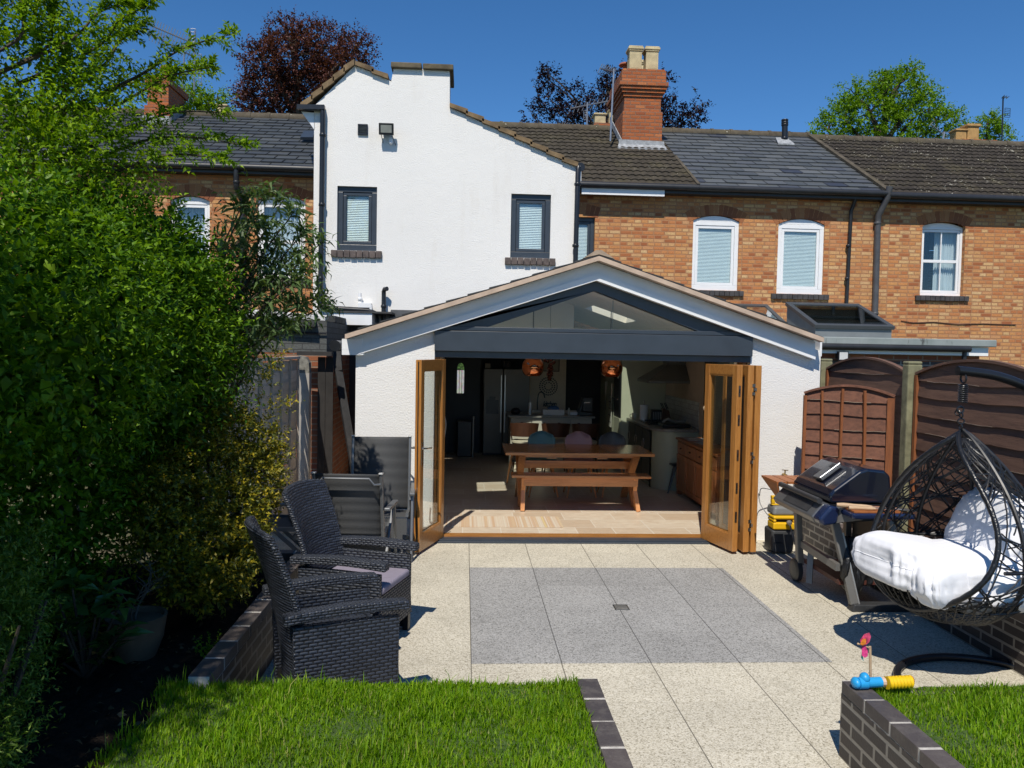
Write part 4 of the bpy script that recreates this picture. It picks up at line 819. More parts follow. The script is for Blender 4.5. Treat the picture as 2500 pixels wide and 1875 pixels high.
# ================================================================ PATIO FURNITURE
WICK = wicker('black_wicker'); WICK_F = wicker('black_wicker_trim', (.034, .040, .054), .036, .016)
def slabw(mb, pts_in, pts_out): pass
def wicker_chair():
    """faces +X, origin on the floor at its centre"""
    t = thing('wicker_armchair', 'x', 'armchair')
    # base skirt: front, two sides
    m = MB(); m.prism([(.26, -.28, .13), (.30, -.28, .13), (.285, -.28, .40), (.25, -.28, .40)], (0, .56, 0)); m.build('front_apron', WICK, t)
    for s, nm in ((-1, 'side'), (1, 'side')):
        y0, y1 = (s*.30, s*.255)
        m = MB(); m.prism([(-.29, y0, .0), (.285, y0, .02), (.29, y0, .555), (-.31, y0, .57)], (0, y1-y0, 0)); m.build('side_panel', WICK, t, bevel=.006)
        a = MB(); K = 8; top = [(-.36+.70*i/K, .585+.02*math.sin(PI*i/K)) for i in range(K+1)]
        a.prism([(x, s*.245, z) for x, z in top]+[(x, s*.245, z+.055) for x, z in top[::-1]], (0, s*.085, 0)); a.build('armrest', WICK_F, t, bevel=.012, seg=3)
    m = MB(); m.box((-.26, -.254, .30), (.262, .254, .40)); m.build('seat', WICK, t)
    for x, y in ((.265, -.265), (.265, .265), (-.26, -.265), (-.26, .265)):
        l = MB(); l.box((x-.022, y-.022, 0), (x+.022, y+.022, .14)); l.build('leg', BLACK_P, t)
    # high curved backrest, arched top, slight wrap
    def surf(off):
        vs = []; A, B = 16, 22
        for j in range(B+1):
            v = j/B
            for i in range(A+1):
                u = 2*i/A-1; wd = .245+.035*v; z = .14+v*(.915+.022*(1-u*u)); x = -.275-.02*v-.19*v*v+.075*u*u*(1-.2*v)
                vs.append((x+off, u*wd, z))
        return vs, A, B
    m = MB(); f, A, B = surf(.02); b, _, _ = surf(-.022); n = (A+1)*(B+1); q = lambda i, j: j*(A+1)+i
    fs = [(q(i, j), q(i+1, j), q(i+1, j+1), q(i, j+1)) for i in range(A) for j in range(B)]; fs += [tuple(n+k for k in f_[::-1]) for f_ in fs]
    fs += [(q(i, B), q(i+1, B), n+q(i+1, B), n+q(i, B)) for i in range(A)]+[(q(i, 0), n+q(i, 0), n+q(i+1, 0), q(i+1, 0)) for i in range(A)]
    fs += [(q(0, j), q(0, j+1), n+q(0, j+1), n+q(0, j)) for j in range(B)]+[(q(A, j), n+q(A, j), n+q(A, j+1), q(A, j+1)) for j in range(B)]
    m.add(f+b, fs); m.build('backrest', WICK, t, smooth='auto')
    m = MB(); rim = [f[q(0, j)] for j in range(8, B+1)]+[f[q(i, B)] for i in range(1, A)]+[f[q(A, j)] for j in range(B, 7, -1)]
    m.tube([Vector(p)+Vector((-.02, 0, 0)) for p in rim], .019, 8); m.build('rim', WICK_F, t, smooth='auto')
    m = MB(); [m.box((-.285, -.25, .20+i*.032), (-.272, .25, .222+i*.032)) for i in range(2)]; 
    return t
ch1 = wicker_chair(); ch2 = copy_tree(ch1)
ch1.location = (-.735, 4.66, 0); ch1.rotation_euler.z = math.radians(24)
ch2.location = (-.735, 5.66, 0); ch2.rotation_euler.z = math.radians(-17)
tag(ch1, 'black wicker armchair nearest the lawn with its tall back to the flower bed', 'armchair', 'black wicker armchairs')
tag(ch2, 'black wicker armchair with a mauve grey cushion beside the folding door', 'armchair', 'black wicker armchairs')
m = MB(); m.box((-.02, -.25, 0), (.53, .25, .055)); cu = m.build('seat_cushion', paint('mauve_grey_fabric', (.245, .215, .265), .9, var=.08, scale=20, bump=.25), bevel=.02, seg=3)
cu.location = (-.735-.235*math.cos(math.radians(-17)), 5.66+.235*math.sin(math.radians(17)), .405); cu.rotation_euler.z = math.radians(-17)
tag(cu, 'mauve grey cushion on the seat of the farther wicker armchair', 'cushion')
ALU = paint('grey_aluminium', (.17, .175, .18), .4, .5, .1); ALU_L = paint('pale_aluminium', (.42, .42, .41), .4, .6, .08)
TEXT = NT('charcoal_sling'); _c = TEXT.coord('UV'); _w = TEXT.noise(_c, 220, 2); TEXT = TEXT.fin(TEXT.ramp(_w, ((.3, (.042, .043, .044)), (.7, (.080, .081, .082)))), .75, TEXT.bump(_w, .3, .002))
def recliner(label, loc, rz, lean=.18, H=1.12, grp='folding recliner chairs'):
    """folding garden recliner, sitter faces -Y"""
    t = thing('garden_recliner', label, 'garden chair', (0, 0, 0), grp); w_ = .29
    B0 = Vector((0, .12, .42)); B1 = Vector((0, .12+lean*H*.9, H)); F0 = Vector((0, -.34, .45))
    for s in (-1, 1):
        sx = Vector((s*w_, 0, 0)); m = MB(); m.bar(B0+sx-Vector((0, .02, .1)), B1+sx, .028, .042, (0, 1, 0)); m.build('back_post', ALU, t, bevel=.006)
        m = MB(); m.box((s*w_-.02, B1.y-.03, B1.z), (s*w_+.02, B1.y+.03, B1.z+.014)); m.build('post_cap', ALU_L, t, bevel=.005)
        m = MB(); m.bar(Vector((s*(w_+.045), -.30, .645)), Vector((s*(w_+.045), .20, .665)), .055, .028); m.build('armrest', ALU, t, bevel=.008)
        m = MB(); m.bar(Vector((s*(w_+.045), -.22, .64)), Vector((s*(w_+.045), -.38, 0)), .024, .038, (0, 1, 0)); m.build('leg', ALU, t, bevel=.004)
        m = MB(); m.bar(Vector((s*(w_+.03), -.24, .60)), Vector((s*(w_+.03), .36, 0)), .024, .038, (0, 1, 0)); m.build('leg', ALU, t, bevel=.004)
        m = MB(); m.bar(F0+sx, Vector((s*w_, .14, .41)), .026, .036); m.build('seat_rail', ALU, t)
    d = (B1-B0); n = 7
    m = MB()
    for i in range(n):
        a = B0+d*(i/n)+Vector((0, -.004, 0)); b = B0+d*((i+1.0)/n)+Vector((0, -.004, 0)); bw = Vector((0, .0048, 0)); k = []
        for j in range(5): p = a+(b-a)*(j/4)+bw*math.sin(PI*j/4)*-1.2; k += [p+Vector((-w_+.012, 0, 0)), p+Vector((w_-.012, 0, 0))]
        m.add(k, [(2*j, 2*j+1, 2*j+3, 2*j+2) for j in range(4)])
    o = m.build('back_sling', TEXT, t, smooth=True); o.modifiers.new('s', 'SOLIDIFY').thickness = .006
    m = MB(); m.quad(F0+Vector((-w_, 0, -.02)), F0+Vector((w_, 0, -.02)), Vector((w_, .13, .40)), Vector((-w_, .13, .40))); o = m.build('seat_sling', TEXT, t); o.modifiers.new('s', 'SOLIDIFY').thickness = .008
    m = MB(); zt_ = B1+Vector((0, .03, -.03)); q = [(-w_, .0, -.05), (-w_+.05, .03, -.05), (-w_+.09, .03, -.0), (w_-.09, .03, -.0), (w_-.05, .03, -.05), (w_, .0, -.05)]; m.tube([zt_+Vector(p) for p in q], .011, 8); m.build('handle_bar', ALU, t, smooth='auto')
    for y_, h_ in ((-.40, .03), (.30, .045)): m = MB(); m.bar(Vector((-w_, y_, .085)), Vector((w_, y_, .085)), h_, .03); m.build('cross_bar', ALU_L, t)
    m = MB(); m.quad((-w_, -.37, .10), (w_, -.37, .10), (w_, -.34, .42), (-w_, -.34, .42)); o = m.build('leg_sling', TEXT, t); o.modifiers.new('s', 'SOLIDIFY').thickness = .008
    t.location = loc; t.rotation_euler.z = rz
    return t
recliner('charcoal garden recliner standing against the white wall beside the folding door', (-.84, 8.05, 0), .03, .10, 1.15)
recliner('charcoal garden recliner seen from behind, between wicker chair and wall', (-.98, 7.15, 0), PI-.06, .16, .98)
recliner('dark garden recliner tucked between the golden shrub and the grey fence', (-1.72, 7.5, 0), -1.25, .55, .80)
# ================================================================ HANGING EGG CHAIR
BLK = paint('black_steel_tube', (.012, .013, .016), .3, var=.2); RATT = paint('black_round_rattan', (.009, .009, .010), .42, var=.2)
EC = Vector((3.22, 5.02, 0)); zA, zB_ = 1.60, .37
pe = P(2353, 905, 5.02)
st = thing('swing_stand', 'black curved steel stand with a round base holding the egg chair', 'swing stand', (3.3, 4.75, 0))
RC = Vector((3.30, 4.70, .025)); m = MB(); m.tube([RC+Vector((.54*math.cos(a), .50*math.sin(a), 0)) for a in np.linspace(0, 2*PI, 48, endpoint=False)], .026, 10, closed=True); m.build('base_ring', BLK, st, smooth='auto')
m = MB(); pts = [Vector((3.82, 4.80, .03)), Vector((3.98, 4.90, .35)), Vector((4.06, 4.97, .8)), Vector((4.06, 5.0, 1.25)), Vector((4.0, 5.02, 1.58)), Vector((3.86, 5.02, 1.765)), Vector((3.68, 5.02, 1.885)), Vector((3.46, 5.02, 1.96)), Vector((pe.x-.03, 5.02, pe.z))]
def smooth_pts(p, k=6):
    out = []
    for i in range(len(p)-1):
        a, b, c, d = p[max(i-1, 0)], p[i], p[i+1], p[min(i+2, len(p)-1)]
        for j in range(k):
            s = j/k; out.append(.5*((2*b)+(c-a)*s+(2*a-5*b+4*c-d)*s*s+(3*b-a-3*c+d)*s**3))
    return out+[p[-1]]
m.tube(smooth_pts(pts), .031, 12); m.lathe([(.03, -.004), (.031, .012), (0, .014)], smooth_pts(pts)[-1], 12, axis=(-1, 0, 0)); m.build('curved_pole', BLK, st, smooth='auto')
def torus(mb, c, R, r, ax=(0, 0, 1), sx=1.0, n=14, k=6):
    Rm = Vector((0, 0, 1)).rotation_difference(Vector(ax)).to_matrix(); mb.tube([Vector(c)+Rm @ Vector((R*sx*math.cos(a), R*math.sin(a), 0)) for a in np.linspace(0, 2*PI, n, endpoint=False)], r, k, closed=True)
hx = pe.x; ch_ = thing('hanging_chain', 'short black chain and spring hanging between pole end and egg chair', 'chain', (hx, 5.02, 1.65))
m = MB(); z = pe.z-.02; m.tube([(hx+.026*math.cos(a*2*PI), 5.02+.026*math.sin(a*2*PI), z-.07-a*.013) for a in np.arange(0, 9.01, 1/12)], .0055, 6); m.build('spring', BLK, ch_, smooth='auto')
m = MB(); torus(m, (hx, 5.02, z-.03), .03, .006, (1, 0, 0)); torus(m, (hx-.012, 5.02, z-.235), .022, .006, (0, 1, 0)); torus(m, (hx-.03, 5.02, z-.255), .017, .005, (1, .4, 0)); torus(m, (hx-.005, 5.02, z-.27), .017, .005, (1, 0, 0))
torus(m, (hx-.004, 5.02, z-.31), .017, .0045, (0, 1, 0), 1.3); torus(m, (hx-.006, 5.02, z-.345), .017, .0045, (1, 0, 0)); m.tube([(hx-.006, 5.02, z-.36), (hx-.012, 5.02, z-.39), (hx-.02, 5.02, z-.405)], .005, 6); m.build('links', BLK, ch_, smooth='auto')
egg = thing('egg_chair', 'black woven hanging egg chair over the patio corner', 'hanging chair', (EC.x, EC.y, zB_))
def eggr(z):
    s = (z-zB_)/(zA-zB_); s = min(max(s, 0), 1)
    return .52*(math.sqrt(max(0, 1-((.34-s)/.36)**2)) if s < .34 else math.cos((s-.34)/.66*PI/2)**.85)
def ep(z, ph, k=1.0):
    s = (z-zB_)/(zA-zB_); lean = .05*(s-.3)
    return Vector((EC.x+lean+k*eggr(z)*math.cos(ph), EC.y+k*eggr(z)*math.sin(ph), z))
# opening: a loop in (azimuth, height)
PH0, PHW, ZC, ZH = math.radians(197), math.radians(68), 1.02, .555
rimf = lambda s: ep(ZC+ZH*math.cos(s), PH0+PHW*math.sin(s))
def inside(z, ph):
    d = (ph-PH0+PI) % (2*PI)-PI
    return (d/PHW)**2+((z-ZC)/ZH)**2 < 1
RIBW = NT('wrapped_rattan'); _c = RIBW.coord('Object'); _n = RIBW.noise(_c, 60, 2); RIBW = RIBW.fin((.012, .012, .013), .3, RIBW.bump(_n, .5, .01))
m = MB(); L = [rimf(s) for s in np.linspace(0, 2*PI, 90, endpoint=False)]; m.tube(L, [.016+.0025*(i % 2) for i in range(90)], 10, closed=True); m.build('rim', RIBW, egg, smooth='auto')
for phd in (-75, -35, 5, 45, 85, 118):
    ph = math.radians(phd); m = MB(); m.tube([ep(zA-(zA-zB_-.01)*i/36, ph, .985) for i in range(37)], .0145, 8); m.build('rib', RATT, egg, smooth='auto')
m = MB()
for zz_, r_ in ((.52, .011), (.80, .012)):
    k = [ep(zz_, a) for a in np.linspace(PH0+1.25, PH0+2*PI-1.25, 50)]; m.tube(k, r_, 8)
m.build('hoop', RATT, egg, smooth='auto')
for grp_ in range(3):
    m = MB()
    for i in range(64):
        s = i+64*grp_; z = random.uniform(zB_+.02, zA-.06); ph = random.uniform(0, 2*PI)
        dz = random.choice((-1, 1))*random.uniform(.15, 1.0); dph = random.choice((-1, 1))*random.uniform(.3, 1.0); run = []
        for k in range(64):
            if z < zB_+.012 or z > zA-.05: dz *= -1
            z += dz*.028; ph += dph*.055/max(.35, eggr(z)/.5); z = min(max(z, zB_+.01), zA-.045)
            if inside(z, ph):
                if len(run) > 3: break
                run = []; dph *= -1; continue
            run.append(ep(z, ph, random.uniform(.985, 1.005)))
            dz += random.uniform(-.06, .06)
        if len(run) > 3: m.tube(run, .0048, 5)
    m.build('woven_net', RATT, egg, smooth='auto')
m = MB()     # dense woven floor
for i in range(26):
    a = i/26*PI; m.tube([ep(zB_+.02+.22*abs(2*j/20-1)**2.2, a+(0 if j < 10 else PI), 1.0) for j in range(21)], .005, 5)
for k in range(1, 9): z = zB_+.006+.016*k; m.tube([ep(z, a) for a in np.linspace(0, 2*PI, 40, endpoint=False)], .005, 5, closed=True)
m.build('woven_floor', RATT, egg, smooth='auto')
# white cushions with wrinkles
CUSH = NT('white_cushion_fabric'); _c = CUSH.coord('Object'); _w1 = CUSH.noise(CUSH.coord('Object', (2, 5, 3)), 2.6, 2, .5); CUSH = CUSH.fin((.80, .80, .83), .85, CUSH.bump(_w1, .25, .03, CUSH.bump(CUSH.noise(_c, 160, 2), .15, .002)), spec=.2)
def pillow(name, label, c, r, M_, amp=.06, fr=9, seed=1, e=.72):
    rnd_ = random.Random(seed); ph = [rnd_.uniform(0, 6) for _ in range(4)]
    def fn(q):
        f = lambda v, p: math.copysign(abs(v)**p, v)
        s = Vector((f(q.x, e), f(q.y, e), f(q.z, .9)))
        ring_ = 1-abs(q.z); a = math.atan2(q.y, q.x)
        return s*(1+amp*ring_**3*math.sin(a*fr+ph[0])*.5+amp*.35*math.sin(a*fr*2.3+ph[1]+q.z*4)*ring_+amp*.4*math.sin(q.x*4+ph[2])*math.sin(q.y*3+ph[3]))
    m = MB(); m.ell(c, r, 64, 28, M_, fn); o = m.build(name, CUSH, None, smooth=True); return tag(o, label, 'cushion')
Ry = lambda a: Matrix.Rotation(a, 3, 'Y'); Rz = lambda a: Matrix.Rotation(a, 3, 'Z')
sc_ = MB()
from mathutils import noise as MN
def blob(mb, c, r, M_, amp, fr, seed, e=.72):
    rnd_ = random.Random(seed); ph = [rnd_.uniform(0, 6) for _ in range(4)]
    def fn(q):
        f = lambda v, p: math.copysign(abs(v)**p, v); s = Vector((f(q.x, e), f(q.y, e), f(q.z, .74))); a = math.atan2(q.y, q.x); k = 1-abs(q.z)
        cr = .030*k**5*math.sin(a*27+ph[1]+2*math.sin(a*5))+.018*k**2*math.sin(a*14+ph[2]+3*q.z); seam_ = -.035*max(0, 1-abs(q.z)/.07)
        return s*(1+amp*k**3*math.sin(a*fr+ph[0])*.5+amp*.35*math.sin(a*fr*2.3+ph[1]+q.z*4)*k+amp*.5*math.sin(q.x*4+ph[2])*math.sin(q.y*3+ph[3])+cr+seam_+.065*MN.noise(Vector((q.x*1.7+seed, q.y*1.7, q.z*2.2)))+.022*MN.noise(Vector((q.x*5, q.y*3+seed, q.z*5))))
    mb.ell(c, r, 96, 36, M_, fn)
def seam(o, c, r, M_, seed, e, amp, fr):
    mb = MB(); blob(mb, c, r, M_, amp, fr, seed, e); k = mb.v[18*96:19*96]; m = MB(); cc = Vector(c); m.tube([cc+(Vector(p)-cc)*1.004 for p in k], .0035, 6, closed=True); m.build('piping', CUSH, o, smooth=True)
blob(sc_, (3.02, 5.09, .70), (.325, .32, .165), Rz(.15) @ Ry(.16), .055, 11, 1, .42)
o = sc_.build('seat_cushion', CUSH, None, smooth=True); tag(o, 'big puffy white cushion spilling from the mouth of the egg chair', 'cushion'); seam(o, (3.02, 5.09, .70), (.325, .32, .165), Rz(.15) @ Ry(.16), 1, .42, .055, 11)
m = MB(); blob(m, (3.07, 4.77, .675), (.27, .125, .155), Rz(.25) @ Ry(-.05), .06, 9, 5, .6); o = m.build('side_cushion', CUSH, None, smooth=True); tag(o, 'white bolster roll along the near side of the egg chair seat', 'cushion')
m = MB(); blob(m, (3.33, 4.98, .66), (.34, .38, .20), Rz(.1) @ Ry(.0), .06, 8, 8, .6); o = m.build('inner_cushion', CUSH, None, smooth=True); tag(o, 'white cushion flattened deep inside the egg chair behind the net', 'cushion')
m = MB(); blob(m, (3.50, 5.06, .95), (.25, .33, .12), Ry(-1.15), .06, 8, 11, .5); o = m.build('back_cushion', CUSH, None, smooth=True); tag(o, 'upright white cushion against the back of the egg chair', 'cushion')
# ================================================================ BARBECUE
bq = thing('gas_barbecue', 'black gas barbecue on a wheeled cart with orange side shelves', 'barbecue', (3.3, 6.7, 0))
ENAM = NT('navy_black_enamel'); ENAM.b.inputs['Coat Weight'].default_value = .8; ENAM.b.inputs['Coat Roughness'].default_value = .04; ENAM = ENAM.fin((.006, .008, .018), .18)
NAVB = NT('navy_enamel'); NAVB.b.inputs['Coat Weight'].default_value = .6; NAVB = NAVB.fin((.010, .018, .055), .25)
SILV = paint('silver_grey_leg', (.18, .175, .165), .45, .3, .1); CHAR = paint('charcoal_panel', (.035, .036, .038), .45, var=.2); SILP = paint('silver_panel', (.15, .155, .16), .35, .5, .1)
SHELF = wood('orange_shelf', (.36, .125, .035), (.26, .08, .02), .5, (14, 1, 14), 2)
y0, y1 = 6.33, 7.06
prof = [(2.93, .86), (2.915, .92), (2.955, .97), (3.17, 1.13), (3.23, 1.15), (3.38, 1.135), (3.43, 1.09), (3.45, .86)]
m = MB(); m.prism([(x, y0, z) for x, z in prof], (0, y1-y0, 0)); ld = m.build('lid', ENAM, bq, bevel=.022, seg=4)
sl = Vector((.215, 0, .16)).normalized(); nrm = Vector((-sl.z, 0, sl.x)); c0 = Vector((2.995, 6.60, 1.00))+nrm*.010
m = MB(); m.prism([c0-sl*.01, c0-sl*.01+Vector((0, .17, 0)), c0+sl*.20+Vector((0, .17, 0)), c0+sl*.20], nrm*.02); pl = m.build('handle_plate', SILP, ld, bevel=.005)
m = MB(); m.tube([c0-sl*.01+nrm*.03+Vector((0, .01, 0)), c0+sl*.20+nrm*.03+Vector((0, .01, 0))], .014, 10); m.build('handle', STEEL, pl, smooth='auto'); m = MB(); g0 = c0+sl*.14+nrm*.021+Vector((0, .05, 0)); m.prism([g0, g0+Vector((0, .07, 0)), g0+Vector((0, .07, 0))+sl*.045, g0+sl*.045], nrm*.003); m.build('gauge', BLACK_P, pl)
m = MB(); m.prism([(2.92, y0+.01, .70), (2.90, y0+.01, .855), (3.44, y0+.01, .855), (3.42, y0+.01, .72)], (0, y1-y0-.02, 0)); m.build('firebox', BLACK_P, bq)
# control panel across the front (towards -X)
m = MB(); m.prism([(2.86, y0-.02, .86), (2.765, y0-.02, .755), (2.80, y0-.02, .70), (2.92, y0-.02, .72), (2.92, y0-.02, .86)], (0, y1-y0+.10, 0)); cp = m.build('control_panel', SILP, bq, bevel=.012)
m = MB(); pn = Vector((-.105, 0, .095)).normalized(); pa = Vector((2.785, y0+.10, .772))+Vector((-.74, 0, .66))*.006; pu = Vector((.095, 0, .105)).normalized(); m.prism([pa, pa+Vector((0, .5, 0)), pa+Vector((0, .5, 0))+pu*.085, pa+pu*.085], Vector((-.74, 0, .67))*.004); m.build('panel_inset', CHAR, cp)
m = MB(); m.tube([Vector((2.83, y0-.02, .885)), Vector((2.83, y1+.06, .885))], .024, 10); m.build('front_rail', CHAR, cp, smooth='auto')
m = MB(); m.prism([(2.86, y0-.021, .87), (2.765, y0-.021, .755), (2.80, y0-.021, .70), (2.92, y0-.021, .72), (2.94, y0-.021, .85)], (.01, -.12, .0)); m.build('blue_end_cap', NAVB, bq, bevel=.025, seg=3)
# near side shelf
m = MB(); m.prism([(2.92, y0-.10, .72), (2.93, y0-.10, .855), (3.03, y0-.30, .84), (3.03, y0-.30, .79)], (.02, 0, 0)); m.build('shelf_bracket', SILV, bq)
m = MB(); m.box((2.95, y0-.34, .80), (3.46, y0-.011, .848)); m.build('side_shelf', NAVB, bq, bevel=.018, seg=3); m = MB(); m.box((2.97, y0-.32, .850), (3.40, y0-.10, .862)); m.build('shelf_board', SHELF, bq)
m = MB()
for i in range(5): m.box((2.80+i*.105, y1+.07, .885), (2.895+i*.105, y1+.46, .905))
m.build('far_shelf_slats', SHELF, bq); m = MB(); m.prism([(2.80, y1+.44, .884), (2.80, y1+.07, .884), (2.83, y1+.07, .72)], (.015, 0, 0)); m.build('far_shelf_side', SHELF, bq)
# legs, wheel, base
def leg(a, b, w_, d_, mat=SILV): m = MB(); m.bar(a, b, w_, d_, (0, 1, 0)); return m.build('leg', mat, bq, bevel=.006)
leg(Vector((2.98, 6.36, .72)), Vector((3.12, 6.26, .05)), .065, .05); leg(Vector((3.46, 6.36, .72)), Vector((3.55, 6.26, .05)), .055, .05)
leg(Vector((2.95, 7.02, .72)), Vector((3.0, 7.04, .16)), .055, .06); leg(Vector((3.42, 7.02, .72)), Vector((3.44, 7.04, .1)), .055, .06)
m = MB(); m.bar(Vector((3.155, 6.25, .05)), Vector((3.04, 6.34, .62)), .012, .04, (0, 1, 0)); m.build('leg_trim', paint('bright_trim', (.6, .6, .58), .3, .7), bq)
m = MB(); m.prism([(3.08, 6.20, 0), (3.60, 6.20, 0), (3.58, 6.20, .06), (3.10, 6.20, .06)], (0, .10, 0)); m.build('front_foot', CHAR, bq, bevel=.008)
for x in (2.985, 3.48):
    m = MB(); R_ = .105; m.lathe([(.03, -.03), (R_-.02, -.03), (R_, -.02), (R_, .02), (R_-.02, .03), (.03, .03)], (x, 7.08, R_), 28, axis=(1, 0, 0)); wv = m.build('wheel', CHAR, bq, smooth='auto'); m = MB(); m.lathe([(0, -.036), (.03, -.036), (.075, -.031)], (x, 7.08, R_), 20, axis=(1, 0, 0)); m.build('hub', GRYD, wv, smooth='auto')
m = MB(); m.box((3.02, 6.32, .19), (3.50, 7.0, .225)); m.build('bottom_shelf', paint('red_brown_shelf', (.075, .022, .014), .6, var=.2), bq); m = MB(); m.bar(Vector((3.0, 6.30, .34)), Vector((3.0, 7.0, .36)), .04, .06); m.bar(Vector((3.02, 6.86, .36)), Vector((2.985, 6.80, .06)), .05, .05); m.build('cart_frame', SILV, bq); m = MB(); m.box((3.46, 6.34, .22), (3.475, 7.0, .66)); m.build('back_panel', CHAR, bq)
# crumpled black cover hanging over the frame
COV = NT('black_vinyl_cover'); COV = COV.fin((.012, .012, .013), .38, COV.bump(COV.noise(COV.coord('Object', (6, 6, 3)), 2.5, 3), .8, .05))
m = MB(); A_, B_ = 40, 26; vs = []
for j in range(B_+1):
    for i in range(A_+1):
        u, v = i/A_, j/B_; x = 3.02+.50*u; z = .60-.02*math.sin(u*7)-v*(.30+.16*math.sin(u*4.0+.5)**2+.10*u); f = .05*math.sin(u*23+v*5)*(.3+v)+.035*math.sin(u*41+3*v)
        vs.append((x, 6.37-.06*math.sin(PI*v)+f*.7-.03*v, z))
m.add(vs, [(j*(A_+1)+i, j*(A_+1)+i+1, (j+1)*(A_+1)+i+1, (j+1)*(A_+1)+i) for j in range(B_) for i in range(A_)])
o = m.build('barbecue_cover', COV, None, smooth=True); o.modifiers.new('s', 'SOLIDIFY').thickness = .006; tag(o, 'crumpled black vinyl cover stuffed under the barbecue', 'cover')
t = thing('barbecue_tools', 'pair of wooden handled barbecue tools lying on the side shelf', 'utensils', (3.1, 6.1, .87)); HN = wood('pale_beech', (.48, .33, .20), (.36, .24, .14), .6, (2, 14, 14), 2)
for k, (a, b) in enumerate((((2.90, 6.16, .885), (3.16, 6.10, .88)), ((2.96, 6.08, .876), (3.16, 6.05, .875)))):
    a, b = Vector(a), Vector(b); m = MB(); m.tube([a+(b-a)*i/6 for i in range(7)], [.014, .019, .018, .015, .016, .015, .010], 10); h_ = m.build('handle', HN, t, smooth='auto'); m = MB(); e = b+(b-a).normalized()*.20; m.tube([b, e], .004, 6); m.bar(e, e+(b-a).normalized()*.12, .06, .004); m.build('steel_blade', STEEL, h_)
bq.location.x += .075
for o in COL.objects:
    if o.parent is None and o.name.split('.')[0] in ('barbecue_cover', 'barbecue_tools'): o.location.x += .075
# ================================================================ HOSE REEL BOX
hx_, hy_ = 3.32, 8.12
t = thing('pressure_washer', 'yellow and grey pressure washer standing by the white wall', 'pressure washer', (hx_, hy_, 0))
m = MB(); m.prism([(hx_-.13, hy_-.12, .015), (hx_+.12, hy_-.12, .015), (hx_+.135, hy_-.13, .30), (hx_-.145, hy_-.13, .30)], (0, .26, 0)); bd = m.build('body', GRYD, t, bevel=.035, seg=4)
m = MB(); m.box((hx_-.12, hy_-.135, .14), (hx_-.02, hy_-.125, .147)); m.box((hx_-.12, hy_-.135, .24), (hx_-.02, hy_-.125, .247)); m.build('vent_slots', BLACK_P, bd)
m = MB(); ring(m, hx_-.135, hx_+.135, .30, .46, hy_-.145, hy_+.05, .038, .085); yb_ = m.build('yellow_fascia', YEL, t, bevel=.02, seg=3); m = MB(); m.box((hx_-.10, hy_-.11, .37), (hx_+.10, hy_+.04, .43)); m.build('hose_recess', BLACK_P, yb_)
m = MB(); m.prism([(hx_-.13, hy_-.11, .46), (hx_+.13, hy_-.11, .46), (hx_+.11, hy_-.09, .565), (hx_-.11, hy_-.09, .565)], (0, .22, 0)); m.build('upper_casing', GRYP, t, bevel=.03, seg=3)
m = MB(); ring(m, hx_-.115, hx_+.105, .565, .68, hy_-.03, hy_+.03, .04, .02); m.build('carry_handle', YEL, t, bevel=.012, seg=3)
m = MB(); m.lathe([(.0, 0), (.03, .005), (.03, .03), (.012, .045)], (hx_+.03, hy_-.17, .39), 12, axis=(0, -1, .3)); m.tube(smooth_pts([Vector((hx_+.03, hy_-.20, .39)), Vector((hx_+.06, hy_-.26, .22)), Vector((hx_+.10, hy_-.36, .05)), Vector((hx_+.18, hy_-.5, .012)), Vector((hx_+.30, hy_-.55, .012))]), .010, 8); m.build('hose', paint('grey_hose', (.14, .13, .12), .5), t, smooth='auto')
m = MB(); m.tube(smooth_pts([Vector((hx_-.13, hy_, .42)), Vector((hx_-.20, hy_+.1, .55)), Vector((hx_-.19, hy_+.2, .66)), Vector((hx_-.14, hy_+.3, .62)), Vector((hx_-.10, hy_+.35, .70)), Vector((hx_+.05, hy_+.40, .68)), Vector((hx_+.14, hy_+.40, .72))]), .005, 6); m.build('cable', BLACK_P, t, smooth='auto')
t.scale = (.9, .9, .88)
# ================================================================ TOYS ON THE LAWN WALL
BLU = paint('toy_blue', (.02, .30, .62), .4, var=.1); YLW = paint('toy_yellow', (.80, .52, .01), .4, var=.08)
q = G(2120, 1660, .40); t = thing('toy_bottle', 'bright blue plastic toy lying at the corner of the brick wall', 'toy', (q.x, q.y, .40))
a = G(2095, 1668, .43); b = G(2150, 1665, .43); m = MB(); m.tube([a, a+(b-a)*.35, a+(b-a)*.4, b], [.030, .032, .026, .026], 10); m.ell(a+(b-a)*.28+Vector((0, 0, .025)), (.025, .03, .028), 10, 8); m.ell(a+Vector((-.012, 0, .002)), (.022, .035, .028), 10, 8); m.build('body', BLU, t, smooth='auto'); m = MB(); m.lathe([(.022, 0), (.024, .02), (0, .022)], b, 10, axis=(b-a)); m.build('cap', paint('pale_cap', (.55, .40, .30), .6), t)
a = G(2165, 1667, .43); b = G(2222, 1664, .43); t = thing('toy_skittle', 'bright yellow ribbed plastic toy lying in the grass edge', 'toy', (a.x, a.y, .40)); m = MB(); m.tube([a+(b-a)*i/14 for i in range(15)], [.026 if i % 2 else .034 for i in range(15)], 8); m.build('body', YLW, t, smooth='auto'); m = MB(); m.ell(a+(b-a)*1.04, (.016, .02, .03), 10, 8); m.build('end', paint('toy_amber', (.55, .22, .01), .5), t)
q = G(2126, 1690, .36); yq = q.y; t = thing('garden_windmill', 'pink butterfly windmill on a wooden stick at the lawn corner', 'garden ornament', (q.x, yq, .36))
m = MB(); m.tube([P(2126, 1690, yq), P(2124, 1578, yq)], .007, 8); m.build('stick', HN, t); m = MB(); m.tube([P(2124, 1582, yq), P(2096, 1572, yq)], .004, 6); m.ell(P(2095, 1572, yq), (.006, .006, .006), 8, 6); m.build('pin', HN, t)
